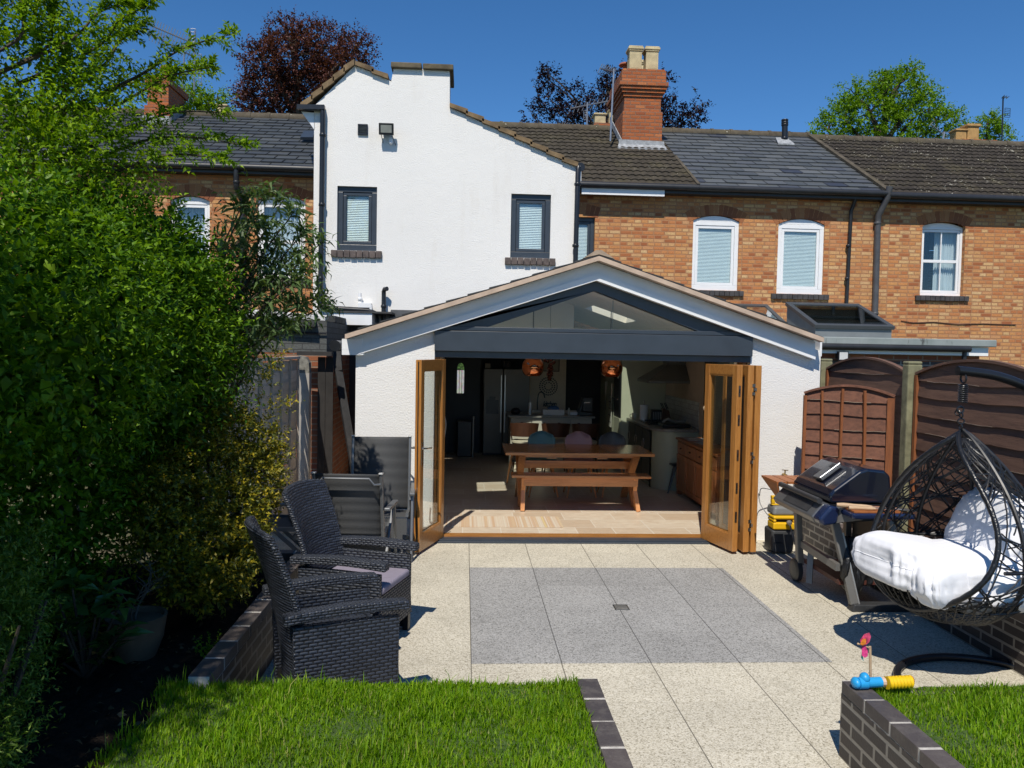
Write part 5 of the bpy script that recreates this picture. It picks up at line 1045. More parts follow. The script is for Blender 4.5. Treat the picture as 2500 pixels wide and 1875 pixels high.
for nm, pts, mt in (('upper_wing', [(2102, 1575), (2100, 1562), (2110, 1548), (2122, 1545), (2126, 1555), (2122, 1568), (2112, 1576)], paint('pink_film', (.55, .06, .14), .35, var=.5, scale=60)), ('lower_wing', [(2104, 1577), (2113, 1577), (2118, 1590), (2118, 1602), (2112, 1606), (2104, 1600)], paint('magenta_film', (.60, .05, .20), .35, var=.5, scale=70)), ('orange_wing', [(2100, 1572), (2106, 1560), (2114, 1560), (2114, 1572), (2106, 1576)], paint('orange_film', (.65, .20, .03), .35, var=.4, scale=60)), ('teal_wing', [(2104, 1592), (2106, 1604), (2108, 1614), (2102, 1606)], paint('teal_film', (.03, .25, .25), .35))):
    m = MB(); dy = {'upper_wing': -.012, 'lower_wing': -.006, 'orange_wing': -.02, 'teal_wing': .004}[nm]; m.prism([P(u, v, yq+dy) for u, v in pts], (.003, .003, 0)); m.build(nm, mt, t)
# ================================================================ KITCHEN INSIDE
FLOORM = NT('travertine_floor'); _c = FLOORM.coord('UV'); _b = FLOORM.new('TexBrick'); FLOORM.lk(_c, _b.inputs['Vector']); _b.inputs['Scale'].default_value = 1
for k_, v_ in (('Brick Width', .61), ('Row Height', .41), ('Mortar Size', .006)): _b.inputs[k_].default_value = v_
_b.inputs['Color1'].default_value = (0, 0, 0, 1); _b.inputs['Color2'].default_value = (1, 1, 1, 1); _b.squash = .7; _b.squash_frequency = 3
_f = FLOORM.mix(FLOORM.ramp(FLOORM.noise(FLOORM.coord('UV', (2, 5, 1)), 3, 6, .7), ((.35, .0), (.7, .7))), FLOORM.ramp(_b.outputs['Color'], ((.1, (.54, .43, .31)), (.5, (.68, .60, .475)), (.9, (.62, .535, .42)))), (.46, .33, .22))
FLOORM = FLOORM.fin(FLOORM.mix(_b.outputs['Fac'], _f, (.66, .60, .50)), .42, FLOORM.bump(FLOORM.noise(_c, 8, 4), .15, .01))
tag(MB().box((-2.3, YE+.06, .0), (3.75, 15.75, .048)).build('kitchen_floor', FLOORM), kind='structure')
DIMW = paint('kitchen_beige_wall', (.74, .64, .50), .9, var=.05); TAUPE = paint('kitchen_taupe_wall', (.46, .36, .27), .9, var=.05); DARKW = paint('navy_wall_doorway_shade', (.030, .032, .036), .8, var=.1)
m = MB(); m.box((-.45, YE+.26, .048), (-.33, 12.7, zr(-.33)-.2)); m.build('inner_wall', DIMW, ex)
m = MB(); m.box((3.42, YE+.26, .048), (3.55, 15.7, zr(3.42)-.2)); m.build('inner_wall', TAUPE, ex)
m = MB(); m.box((1.24, 15.5, .05), (1.97, 15.62, 2.43)); m.build('kitchen_wall', DIMW, wh); m = MB(); m.box((-2.2, 15.56, .05), (1.24, 15.7, 2.43)); m.box((1.97, 15.62, .05), (3.42, 15.74, 2.43)); m.build('back_wall_doorway_shade', DARKW, wh)  # right-hand dark box stands in for the unlit doorway
m = MB(); m.box((-2.3, 12.7, .05), (-.33, 12.78, 2.43)); m.build('dark_side_wall', DARKW, wh)
# stained glass light of the front door
t = thing('front_door', 'dark front door with a tall leaded glass light at the hall end', 'door', (-.06, 15.5, .05)); r_ = rect(1116, 886, 1133, 960, 15.5)
m = MB(); m.box((-.42, 15.50, .05), (.30, 15.555, 2.05)); dl = m.build('door_panel', paint('dark_blue_door', (.012, .016, .022), .5), t)
GL_ = NT('leaded_daylight_glass'); _c = GL_.coord('Object', (30, 1, 18)); _v = GL_.voro(_c, 1.0, 'Color'); _col = GL_.mix(.75, _v, (.62, .60, .56)); GL_.b.inputs['Emission Strength'].default_value = .55; GL_.lk(_col, GL_.b.inputs['Emission Color']); GL_ = GL_.fin((.3, .3, .3), .2)  # panes glow, standing in for daylight behind the door
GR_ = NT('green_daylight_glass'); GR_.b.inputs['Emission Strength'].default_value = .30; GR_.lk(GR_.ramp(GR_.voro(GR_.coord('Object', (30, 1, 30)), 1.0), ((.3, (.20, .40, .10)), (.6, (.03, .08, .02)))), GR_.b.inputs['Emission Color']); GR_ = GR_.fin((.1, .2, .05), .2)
xx = [r_[0]+(r_[1]-r_[0])*k for k in (0, .3, .36, .64, .70, 1)]; zt_ = r_[2]+(r_[3]-r_[2])*.76
for k in (0, 2, 4): m = MB(); m.box((xx[k], 15.493, r_[2]), (xx[k+1], 15.497, zt_)); m.build('leaded_pane', GL_, t)
m = MB(); n = 10; c_ = (r_[0]+r_[1])/2; hw = (r_[1]-r_[0])/2; m.prism([(r_[0], 15.493, zt_+.01), (r_[1], 15.493, zt_+.01)]+[(c_+hw*math.cos(PI*i/n), 15.493, zt_+.03+(r_[3]-zt_-.03)*math.sin(PI*i/n)) for i in range(n+1)], (0, .004, 0)); m.build('arched_pane', GR_, t)
# fridge
FRG = paint('dark_brushed_steel', (.13, .12, .105), .42, .35, .05)
t = thing('fridge_freezer', 'tall steel double-door fridge freezer with a water dispenser', 'fridge', (.79, 15.1, .05)); fx0, fx1 = P(1180, 1000, 15.1).x, P(1292, 1000, 15.1).x; fz = P(1230, 900, 15.1).z; sp = fx0+(fx1-fx0)*.42
m = MB(); m.box((fx0, 15.13, .06), (fx1, 15.55, fz-.01)); m.build('cabinet', CHAR, t)
d1 = MB().box((fx0, 15.06, .10), (sp-.006, 15.128, fz)).build('door', FRG, t, bevel=.012); d2 = MB().box((sp+.006, 15.06, .10), (fx1, 15.128, fz)).build('door', FRG, t, bevel=.012)
for d_, x in ((d1, sp-.035), (d2, sp+.035)): m = MB(); m.bar((x, 15.03, .5), (x, 15.03, fz-.12), .02, .025); m.bar((x, 15.05, .52), (x, 15.05, .55), .02, .03); m.bar((x, 15.05, fz-.17), (x, 15.05, fz-.14), .02, .03); m.build('handle', STEEL, d_)
r_ = rect(1187, 976, 1217, 1010, 15.05); m = MB(); ring(m, r_[0], r_[1], r_[2], r_[3], 15.045, 15.06, .012); m.box((r_[0]+.012, 15.054, r_[2]), (r_[1]-.012, 15.058, r_[3])); m.box((r_[0]+.06, 15.03, r_[3]-.06), (r_[1]-.06, 15.055, r_[3]+.06)); m.build('dispenser', BLACK_P, d1)
for k, (u, w_, h_, lab, mt) in enumerate(((1191, .09, .09, 'small pale striped box on top of the fridge', paint('pale_box', (.4, .36, .3), .8)), (1231, .1, .12, 'dim grey jar on top of the fridge, left of its twin', CHAR), (1241, .1, .12, 'dim grey jar on top of the fridge, right of its twin', CHAR))):
    x = P(u, 890, 15.2).x; m = MB()
    if k == 0: m.box((x-.05, 15.2, fz), (x+.05, 15.3, fz+.09)); m.box((x-.052, 15.198, fz+.03), (x+.052, 15.302, fz+.036)); m.box((x-.052, 15.198, fz+.055), (x+.052, 15.302, fz+.061))
    else: m.lathe([(.03, 0), (.055, .04), (.055, .11), (.03, .14), (.035, .15)], (x, 15.25, fz), 14)
    tag(m.build('storage_box' if k == 0 else 'storage_jar', mt, None, smooth='auto'), lab, 'box' if k == 0 else 'jar')
# bin, thermostat
bx = P(1156, 1000, 14.9).x; t = thing('kitchen_bin', 'slim black bin with a steel edge beside the fridge', 'bin', (bx-.05, 14.9, .05)); m = MB(); m.box((bx-.30, 14.85, .05), (bx-.02, 15.2, .72)); m.build('body', BLACK_P, t, bevel=.02); m = MB(); m.tube([(bx, 14.86, .05), (bx, 14.86, .78)], .02, 10); m.lathe([(.02, 0), (.026, .0), (.026, .05), (0, .055)], (bx, 14.86, .76), 10); m.build('steel_edge', STEEL, t, smooth='auto')
r_ = rect(1155, 942, 1171, 954, 15.5); t = thing('alarm_panel', 'small dark alarm panel with pale digits on the far dark wall', 'control panel', ((r_[0]+r_[1])/2, 15.55, r_[2])); m = MB(); m.box((r_[0], 15.53, r_[2]), (r_[1], 15.56, r_[3])); m.build('case', BLACK_P, t); m = MB()
for i in range(3): m.box((r_[0]+.035+i*.025, 15.526, r_[2]+.03), (r_[0]+.05+i*.025, 15.529, r_[2]+.06))
m.box((r_[0]-.005, 15.526, r_[2]-.02), (r_[1], 15.529, r_[2]-.012)); m.build('display', paint('pale_digits', (.7, .7, .7), .5), t)
q = P(1111, 1040, 12.2); t = thing('hanging_charger', 'white charging cable hanging from sockets on the inner side wall', 'cable', (-.33, 12.2, 1.0)); m = MB(); z0 = q.z; m.tube(smooth_pts([Vector((-.31, 12.2, z0+.18)), Vector((-.28, 12.15, z0+.05)), Vector((-.29, 12.2, z0-.1)), Vector((-.31, 12.15, z0-.25))]), .008, 6); m.build('cable', WHITE_P, t); m = MB(); m.box((-.33, 12.1, z0+.16), (-.315, 12.25, z0+.26)); m.box((-.33, 12.1, z0+.5), (-.315, 12.25, z0+.6)); m.build('socket', WHITE_P, t)
# island
yi = 13.7; ix0, ix1 = P(1247, 1050, yi).x, P(1444, 1050, yi).x; CAB = paint('dim_cream_cabinet', (.52, .48, .39), .6, var=.04); GRAN = paint('grey_worktop', (.24, .22, .19), .3, var=.2, scale=30)
t = thing('kitchen_island', 'cream kitchen island with a pale stone top behind the stools', 'kitchen island', ((ix0+ix1)/2, yi, .05)); zi_ = P(1340, 1015, yi).z
m = MB(); m.box((ix0, yi, .05), (ix1, yi+.75, zi_-.035)); m.build('cabinet', CAB, t); m = MB(); m.box((ix0-.05, yi-.06, zi_-.034), (ix1+.05, yi+.8, zi_)); m.build('worktop', GRAN, t, bevel=.006)
nd = 4
for i in range(nd):
    x0 = ix0+.02+(ix1-ix0-.04)*i/nd; x1 = ix0+.02+(ix1-ix0-.04)*(i+1)/nd; d_ = MB(); d_.box((x0+.006, yi-.018, .10), (x1-.006, yi-.001, zi_-.06)); d_ = d_.build('door', CAB, t, bevel=.004)
    m = MB(); xk = (x0+x1)/2+(.0 if i in (0,) else .04*(1 if i == 1 else -1)); m.box((xk-.022, yi-.04, zi_-.135), (xk+.022, yi-.02, zi_-.115)); m.build('handle', CHROME, d_)
# stools
WALN = wood('dark_walnut', (.085, .034, .018), (.05, .02, .012), .4, (12, 12, 2), 2); CREAMC = paint('cream_seat_pad', (.50, .44, .32), .85, var=.05)
def stool():
    t = thing('bar_stool', 'x', 'bar stool', (0, 0, 0), 'bar stools at the island')
    m = MB(); K = 14; vs = []
    for k, (zz, rr) in enumerate(((.66, .205), (.87, .235))):
        for off in (0, .018):
            for i in range(K+1):
                a = PI*1.5+(-1+2*i/K)*1.25; vs.append(((rr+off)*math.cos(a), (rr*.85+off)*math.sin(a)+.05, zz+(.02*(1-(2*i/K-1)**2) if k else 0)))
    n = K+1
    for i in range(K): m.f += [(i, i+1, 2*n+i+1, 2*n+i), (n+i, 3*n+i, 3*n+i+1, n+i+1), (2*n+i, 2*n+i+1, 3*n+i+1, 3*n+i), (i, n+i, n+i+1, i+1)]
    m.v = vs; m.build('backrest', WALN, t, smooth='auto')
    m = MB(); m.lathe([(.0, .53), (.19, .53), (.205, .555), (.20, .585), (.15, .60), (0, .60)], (0, .05, 0), 24); m.build('seat', CREAMC, t, smooth='auto')
    for sx in (-1, 1):
        for sy in (-1, 1): m = MB(); m.tube([(sx*.13, .05+sy*.12, .53), (sx*.19, .05+sy*.18, .05)], [.016, .012], 8); m.build('leg', WALN, t, smooth='auto')
        m = MB(); m.tube([(sx*.19, .06, .56), (sx*.215, .02, .70)], .011, 8); m.build('back_support', WALN, t, smooth='auto')
    m = MB(); torus(m, (0, .05, .22), .185, .008, n=24); m.build('foot_ring', CHROME, t, smooth='auto'); return t
ys = 13.0; s0 = stool()
for i, (u, lab) in enumerate(((1280, 'dark walnut bar stool nearest the fridge, behind the teal chair'), (1357, 'dark walnut bar stool between two others at the island'), (1430, 'dark walnut bar stool at the island end beside the tall units'))):
    o = s0 if i == 0 else copy_tree(s0); o.location = (P(u, 1040, ys).x, ys, .0); o['label'] = lab
# things on the island
zt_ = zi_; yy = yi+.15
def on(u, w_, h_, name, lab, cat, mat, y=yy, d=.2, z=zt_):
    x = P(u, 1000, y).x; o = MB().box((x-w_/2, y, z), (x+w_/2, y+d, z+h_)).build(name, mat, None, bevel=min(.01, h_/4)); return tag(o, lab, cat)
t = thing('sealant_tube', 'white sealant cartridge with a long nozzle standing on the island', 'sealant tube', (P(1294, 1000, yy).x, yy, zt_)); q = t.location; m = MB(); m.lathe([(.024, 0), (.024, .21), (.012, .215)], q, 14); m.build('cartridge', WHITE_P, t, smooth='auto'); m = MB(); m.lathe([(.010, .215), (.004, .34), (0, .341)], q, 10); m.build('nozzle', paint('clear_nozzle', (.6, .58, .52), .5), t, smooth='auto')
t = thing('white_tray', 'low white storage box on the island holding a blue cloth', 'storage box', (P(1351, 1000, yy).x, yy, zt_)); q = t.location; w2 = .19; m = MB(); m.box((q.x-w2, yy-.03, zt_), (q.x+w2, yy+.2, zt_+.095)); m.build('box', paint('white_box', (.72, .70, .66), .6), t, bevel=.006)
m = MB(); m.ell((q.x, yy+.06, zt_+.10), (.10, .08, .06), 16, 8, fn=lambda q_: q_*(1+.15*math.sin(q_.x*7+q_.z*5))); tag(m.build('blue_cloth', paint('blue_cloth', (.05, .12, .26), .8), None, smooth=True), 'crumpled blue cloth poking out of the white box', 'cloth')
m = MB(); x0, x1 = P(1298, 1000, yy+.3).x, P(1410, 1000, yy+.3).x; m.tube([(x0, yy+.28, zt_+.035), (x1, yy+.28, zt_+.035)], .034, 12); m.tube([(x0-.002, yy+.28, zt_+.035), (x0+.001, yy+.28, zt_+.035)], .02, 10); tag(m.build('paper_roll', paint('beige_paper', (.45, .40, .32), .8), None, smooth='auto'), 'long beige roll of paper lying across the island', 'paper roll')
m = MB(); x = P(1260, 1000, yy).x; m.ell((x, yy+.1, zt_+.05), (.09, .08, .06), 14, 8); m.lathe([(.06, .09), (.065, .1), (.05, .11)], (x, yy+.1, zt_), 12); tag(m.build('dark_bowl', BLACK_P, None, smooth='auto'), 'small dark round pot at the fridge end of the island', 'pot')
t = thing('coffee_machine', 'black coffee machine at the end of the kitchen island', 'coffee machine', (P(1432, 1000, yy).x, yy, zt_)); q = t.location; m = MB(); m.prism([(q.x-.16, yy, zt_), (q.x+.10, yy, zt_), (q.x+.10, yy, zt_+.05), (q.x-.09, yy, zt_+.07), (q.x-.05, yy, zt_+.30), (q.x-.16+.09, yy, zt_+.30)], (0, .2, 0)); m.box((q.x-.07, yy+.01, zt_+.07), (q.x+.11, yy+.2, zt_+.31)); m.build('body', BLACK_P, t, bevel=.008); m = MB(); m.box((q.x-.04, yy+.004, zt_+.22), (q.x+.06, yy+.009, zt_+.235)); m.build('badge', CHROME, t)
m = MB(); x = P(1389, 1000, yy).x; m.lathe([(.02, 0), (.022, .1), (.012, .11), (.012, .13)], (x, yy, zt_), 12); tag(m.build('small_bottle', paint('pale_bottle', (.5, .48, .42), .5), None, smooth='auto'), 'small pale bottle beside the coffee machine', 'bottle')
on(1402, .14, .05, 'paper_stack', 'thin stack of pale papers next to the coffee machine', 'papers', WHITE_P, yy+.05, .15)
m = MB(); x = P(1322, 1000, yi+.6).x; m.tube(smooth_pts([Vector((x-.07, yi+.65, zt_)), Vector((x-.07, yi+.65, zt_+.25)), Vector((x-.04, yi+.65, zt_+.36)), Vector((x+.03, yi+.65, zt_+.36)), Vector((x+.06, yi+.65, zt_+.27))]), .011, 8); tag(m.build('tap', CHAR, None, smooth='auto'), 'tall dark arched tap rising from the island', 'kitchen tap')
# wall clock of dotted rings, picture and sign
cq = P(1339, 943, 15.48); t = thing('wall_clock', 'round black wall art of broken dotted rings on the beige wall', 'wall art', (cq.x, 15.5, cq.z))
for R_, n, gap, off in ((.17, 26, .45, .1), (.122, 18, .5, -.15), (.076, 11, .7, .2)):
    m = MB()
    for i in range(n):
        a = PI/2+off+gap/2+(2*PI-gap)*i/(n-1); p = Vector((cq.x+R_*math.cos(a), 15.485, cq.z+R_*math.sin(a))); m.box((p.x-.012, 15.475, p.z-.012), (p.x+.012, 15.498, p.z+.012))
    o = m.build('ring', BLACK_P, t)
r_ = rect(1322, 975, 1362, 990, 15.48)
cu_ = bpy.data.curves.new('kitchen_sign', 'FONT'); cu_.body = 'kitchen'; cu_.size = .135; cu_.extrude = .006; cu_.shear = .25; cu_.align_x = 'CENTER'; cu_.space_character = .82; cu_.offset = .002; cu_.materials.append(BLACK_P)
fo_ = bpy.data.objects.new('lettering', cu_); COL.objects.link(fo_); bpy.context.view_layer.update()
me_ = bpy.data.meshes.new_from_object(fo_.evaluated_get(bpy.context.evaluated_depsgraph_get())); bpy.data.objects.remove(fo_); bpy.data.curves.remove(cu_)
o = bpy.data.objects.new('kitchen_sign', me_); COL.objects.link(o); o.location = ((r_[0]+r_[1])/2, 15.485, r_[2]-.02); o.rotation_euler = (PI/2, 0, 0); o.scale = (.82, 1.15, 1); tag(o, "black cut-out word 'kitchen' on the beige wall under the ring art", 'sign')
r_ = rect(1322, 872, 1366, 907, 15.48); t = thing('picture_frame', 'pale picture in a thin dark frame high on the beige wall', 'picture', ((r_[0]+r_[1])/2, 15.5, r_[2])); m = MB(); ring(m, *r_, 15.47, 15.497, .015); m.build('frame', BLACK_P, t); m = MB(); m.box((r_[0]+.015, 15.485, r_[2]+.015), (r_[1]-.015, 15.49, r_[3]-.015)); m.build('print', paint('pale_print', (.42, .37, .29), .8), t)
# copper pendants
COP = NT('copper_mirror_glass'); COP = COP.fin((.62, .22, .10), .06, metal=1.0)
def pendant(u, v, y, lab):
    c = P(u, v, y); t = thing('copper_pendant', lab, 'pendant lamp', c, 'copper pendant lamps over the table'); R_ = .148
    m = MB(); pr = [(.022, R_*1.02)]+[(R_*math.sin(a), R_*math.cos(a)) for a in np.linspace(.2, 2.45, 20)]; pr += [(R_*math.sin(2.45)-.006, R_*math.cos(2.45)+.004)]+[((R_-.008)*math.sin(a), (R_-.008)*math.cos(a)) for a in np.linspace(2.4, .25, 14)]; m.lathe(pr, c, 36); m.build('shade', COP, t, smooth=True)
    m = MB(); m.tube([c+Vector((0, 0, R_)), Vector((c.x, c.y, zr(c.x)-.15))], .004, 6); m.build('flex', BLACK_P, t); m = MB(); m.lathe([(.02, .0), (.022, .06), (.012, .07)], c+Vector((0, 0, R_-.06)), 12); m.ell(c+Vector((0, 0, .03)), (.03, .03, .04), 12, 8); m.build('lamp_holder', CHROME, t, smooth='auto')
pendant(1301, 897, 10.55, 'copper globe pendant lamp in front of the fridge'); pendant(1493, 899, 10.55, 'copper globe pendant lamp in front of the tall kitchen units')
cc = P(1342, 888, 11.2); t = thing('copper_cluster', 'string of small dark copper balls hanging between the two pendants', 'ornament', cc); rr_ = random.Random(3); m = MB()
for i in range(26):
    k = i/25; m.ell(cc+Vector((rr_.uniform(-1, 1)*.07*(1-.7*k), rr_.uniform(-1, 1)*.05, .08-.30*k)), (.024, .024, .024), 10, 7)
m.build('balls', paint('dark_copper_ball', (.10, .03, .02), .12, .8), t, smooth='auto'); m = MB(); m.tube([cc+Vector((0, 0, .05)), Vector((cc.x, cc.y, 2.85))], .003, 5); m.build('cord', BLACK_P, t)
# tall units and oven on the right, worktop run with hob, hood
GRN = paint('cream_green_cabinet', (.45, .46, .33), .5, var=.03); GRND = paint('sage_door', (.30, .31, .24), .5, var=.04)
t = thing('tall_kitchen_unit', 'tall cream green kitchen units with a built-in oven', 'kitchen unit', (3.0, 14.4, .05)); m = MB(); m.box((2.66, 13.42, .05), (3.42, 15.55, 2.3)); m.build('carcass', GRN, t)
for i, (a, b) in enumerate(((13.44, 14.02), (14.04, 14.62), (14.64, 15.20))):
    if i == 0:
        m = MB(); m.box((2.64, a, .95), (2.658, b, 1.75)); ov = m.build('oven', BLACK_P, t, bevel=.006); m = MB(); m.tube([(2.61, a+.06, 1.62), (2.61, b-.06, 1.62)], .012, 8); m.tube([(2.61, a+.06, 1.25), (2.61, b-.06, 1.25)], .012, 8); m.build('handle', CHROME, ov); m = MB(); m.box((2.636, a+.02, 1.68), (2.64, b-.02, 1.73)); m.build('control_strip', STEEL, ov)
        m = MB(); m.box((2.64, a, .12), (2.658, b, .93)); m.build('door', GRN, t, bevel=.004)
    else:
        m = MB(); m.box((2.64, a, .12), (2.658, b, 2.25)); d_ = m.build('door', GRN, t, bevel=.004); m = MB(); m.tube([(2.62, a+.06, .9), (2.62, a+.06, 1.5)], .009, 8); m.build('handle', CHROME, d_)
# hanging tea towels on the tall unit
t = thing('tea_towel', 'pale checked tea towel hanging on the tall unit', 'tea towel', (2.6, 14.1, .9)); m = MB(); m.box((2.605, 14.05, .72), (2.615, 14.32, 1.25)); m.build('cloth', paint('pale_towel', (.50, .49, .40), .9), t); m = MB(); [m.box((2.603, 14.05, .80+i*.12), (2.6045, 14.32, .815+i*.12)) for i in range(4)]; m.build('stripes', CHAR, t)
t = thing('kitchen_counter', 'dark fronted kitchen counter with a rounded cream end', 'kitchen counter', (3.1, 12.4, .05)); m = MB(); m.box((2.80, 11.75, .05), (3.42, 13.41, .91)); m.build('cabinet', GRND, t)
m = MB(); n = 12; cen = (3.06, 11.75); pr = [(2.78+.0, 11.75)]+[(cen[0]-.26*math.cos(a), cen[1]-.30*math.sin(a)) for a in np.linspace(0, PI/2, n)]+[(3.42, 11.45), (3.42, 11.75)]; m.prism([(x, y, .05) for x, y in pr], (0, 0, .86)); m.build('curved_end', GRN, t, smooth='auto')
m = MB(); pr2 = [(2.75, 13.4), (2.75, 11.75)]+[(cen[0]-.31*math.cos(a), cen[1]-.34*math.sin(a)) for a in np.linspace(0.05, PI/2, n)]+[(3.42, 11.41), (3.42, 13.4)]; m.prism([(x, y, .912) for x, y in pr2], (0, 0, .04)); m.build('worktop', GRAN, t, bevel=.005)
for a, b in ((11.78, 12.30), (12.32, 12.84), (12.86, 13.38)): m = MB(); m.box((2.782, a, .12), (2.799, b, .89)); d_ = m.build('door', paint('dark_sage_door', (.07, .07, .058), .5), t, bevel=.004); m = MB(); torus(m, (2.775, b-.1, .66), .07, .006, (1, 0, 0), 1.0, 18); m.build('ring_handle', CHROME, d_)
t = thing('gas_hob', 'black gas hob with pan supports on the kitchen counter', 'hob', (3.05, 12.3, .953)); m = MB(); m.box((2.82, 12.05, .953), (3.32, 12.62, .965)); m.build('plate', BLACK_P, t)
for x in (2.95, 3.18):
    for y in (12.18, 12.48): m = MB(); torus(m, (x, y, .985), .06, .008, n=16); m.bar((x-.1, y, .99), (x+.1, y, .99), .012, .02); m.bar((x, y-.1, .99), (x, y+.1, .99), .012, .02); m.build('burner', BLACK_P, t)
t = thing('frying_pan', 'black griddle and pans heaped at the counter end', 'pan', (3.1, 11.75, .953)); m = MB(); m.box((2.93, 11.6, .953), (3.35, 11.95, 1.01)); m.build('griddle', BLACK_P, t, bevel=.02); m = MB(); m.tube(smooth_pts([Vector((2.95, 11.7, 1.03)), Vector((3.02, 11.68, 1.08)), Vector((3.12, 11.7, 1.04)), Vector((3.30, 11.72, 1.05))]), .02, 8); m.build('handle', GRYP, t, smooth='auto')
t = thing('cooker_hood', 'grey chimney cooker hood above the hob', 'cooker hood', (3.15, 12.3, 1.6)); HOOD = paint('hood_steel', (.16, .165, .16), .4, .7); z0 = 1.60; m = MB(); b_ = [(2.78, 11.95), (3.415, 11.95), (3.415, 12.75), (2.78, 12.75)]; tt_ = [(3.12, 12.2), (3.415, 12.2), (3.415, 12.5), (3.12, 12.5)]; m.add([(x, y, z0+.04) for x, y in b_]+[(x, y, z0+.28) for x, y in tt_], [(i, (i+1) % 4, 4+(i+1) % 4, 4+i) for i in range(4)]+[(0, 3, 2, 1), (4, 5, 6, 7)]); m.box((2.78, 11.95, z0), (3.415, 12.75, z0+.039)); m.build('canopy', HOOD, t); m = MB(); m.box((3.13, 12.21, z0+.281), (3.414, 12.49, 2.36)); m.build('flue', HOOD, t)
m = MB(); TW = brick('white_wall_tile', ((.5, .5, .46), (.56, .56, .52), (.45, .45, .42)), (.30, .29, .26), .15, .075, .004, .25, dirt=.0); m.box((3.405, 11.45, .955), (3.419, 13.4, 1.35)); m.build('splash_tiles', TW, t)
t = thing('kitchen_roll', 'white kitchen roll on a stand beside the mug', 'kitchen roll', (P(1572, 1010, 12.9).x, 12.9, .953)); q = t.location; m = MB(); m.lathe([(.02, .01), (.068, .01), (.068, .25), (.02, .25)], q, 20); m.build('roll', paint('white_paper', (.80, .79, .76), .9), t, smooth='auto'); m = MB(); m.lathe([(.08, 0), (.08, .01), (.008, .012), (.008, .30), (.016, .31), (0, .335)], q, 14); m.build('stand', CHROME, t, smooth='auto')
t = thing('mug', 'cream mug with a dark mark standing at the worktop edge', 'mug', (P(1549, 1010, 13.15).x, 13.15, .953)); q = t.location; m = MB(); m.lathe([(.036, 0), (.04, .01), (.042, .095), (.038, .095), (.036, .012)], q, 18); m.build('cup', paint('cream_mug', (.62, .60, .52), .35), t, smooth='auto'); m = MB(); torus(m, q+Vector((-.05, 0, .05)), .028, .006, (0, 1, 0)); m.build('handle', paint('cream_mug', (.62, .60, .52), .35), t, smooth='auto')
t = thing('toaster', 'dark ribbed toaster between kitchen roll and knives', 'toaster', (P(1607, 1010, 12.85).x, 12.85, .953)); q = t.location; m = MB(); m.box((q.x-.13, q.y-.1, .955), (q.x+.13, q.y+.1, 1.13)); m.build('body', CHAR, t, bevel=.04, seg=4); m = MB(); [m.box((q.x-.11+i*.03, q.y-.104, .98), (q.x-.10+i*.03, q.y-.10, 1.10)) for i in range(8)]; m.build('ribs', STEEL, t)
t = thing('knife_block', 'wooden knife block with slanting dark knife handles', 'knife block', (3.26, 12.75, .953)); m = MB(); m.prism([(3.18, 12.7, .954), (3.34, 12.7, .954), (3.30, 12.7, 1.13), (3.20, 12.7, 1.17)], (0, .14, 0)); m.build('block', WALN, t); m = MB(); [m.bar((3.21+.03*i, 12.73+.03*(i % 2), 1.15), (3.16+.03*i, 12.73+.03*(i % 2), 1.25), .018, .012) for i in range(4)]; m.build('knife_handles', BLACK_P, t)
# sideboard and dark plant column at the right wall
OAKS = wood('red_oak_sideboard', (.34, .115, .038), (.22, .065, .02), .35, (14, 14, 1.5), 2.2, coat=.2)
t = thing('oak_sideboard', 'red brown oak sideboard along the right kitchen wall', 'sideboard', (3.25, 10.3, .05)); sy0, sy1 = 9.35, 11.2; sx = 3.03
m = MB(); m.box((sx+.02, sy0, .12), (3.42, sy1, .83)); m.build('carcass', OAKS, t); m = MB(); m.box((sx-.01, sy0-.03, .832), (3.42, sy1+.03, .862)); m.build('top', OAKS, t, bevel=.006)
for i in range(4):
    a = sy0+.03+i*(sy1-sy0-.06)/4; b = a+(sy1-sy0-.06)/4-.02; m = MB(); m.box((sx, a, .66), (sx+.019, b, .81)); d_ = m.build('drawer', OAKS, t, bevel=.004); m = MB(); m.ell((sx-.012, (a+b)/2, .735), (.014, .014, .014), 10, 6); m.build('knob', WALN, d_, smooth='auto')
    m = MB(); m.box((sx+.006, a, .15), (sx+.019, b, .64)); ring_ = [(a, b, .15, .21), (a, b, .58, .64), (a, a+.06, .21, .58), (b-.06, b, .21, .58)]
    for a_, b_, c_, d2_ in ring_: m.box((sx-.004, a_, c_), (sx+.0055, b_, d2_))
    m.build('door', OAKS, t, bevel=.003)
for y in (sy0+.03, sy1-.03): m = MB(); m.box((sx+.02, y-.03, .05), (sx+.08, y+.03, .12)); m.build('foot', OAKS, t)
m = MB(); vs = []; m.prism([(3.07, 10.75, .864), (3.36, 10.70, .864), (3.38, 11.05, .864), (3.10, 11.10, .864)], (0, 0, .006)); m.prism([(3.12, 10.3, .864), (3.33, 10.35, .864), (3.30, 10.62, .864), (3.10, 10.58, .864)], (0, 0, .004)); tag(m.build('papers', paint('pale_papers', (.40, .39, .38), .8), None), 'loose pale papers spread on the oak sideboard', 'papers')
m = MB(); m.box((3.36, 10.0, .86), (3.418, 11.05, 2.35)); t = tag(m.build('dark_picture_panel', NT('dark_green_panel').fin((.012, .016, .010), .8)), 'tall dark green textured panel on the wall above the sideboard', 'wall panel')
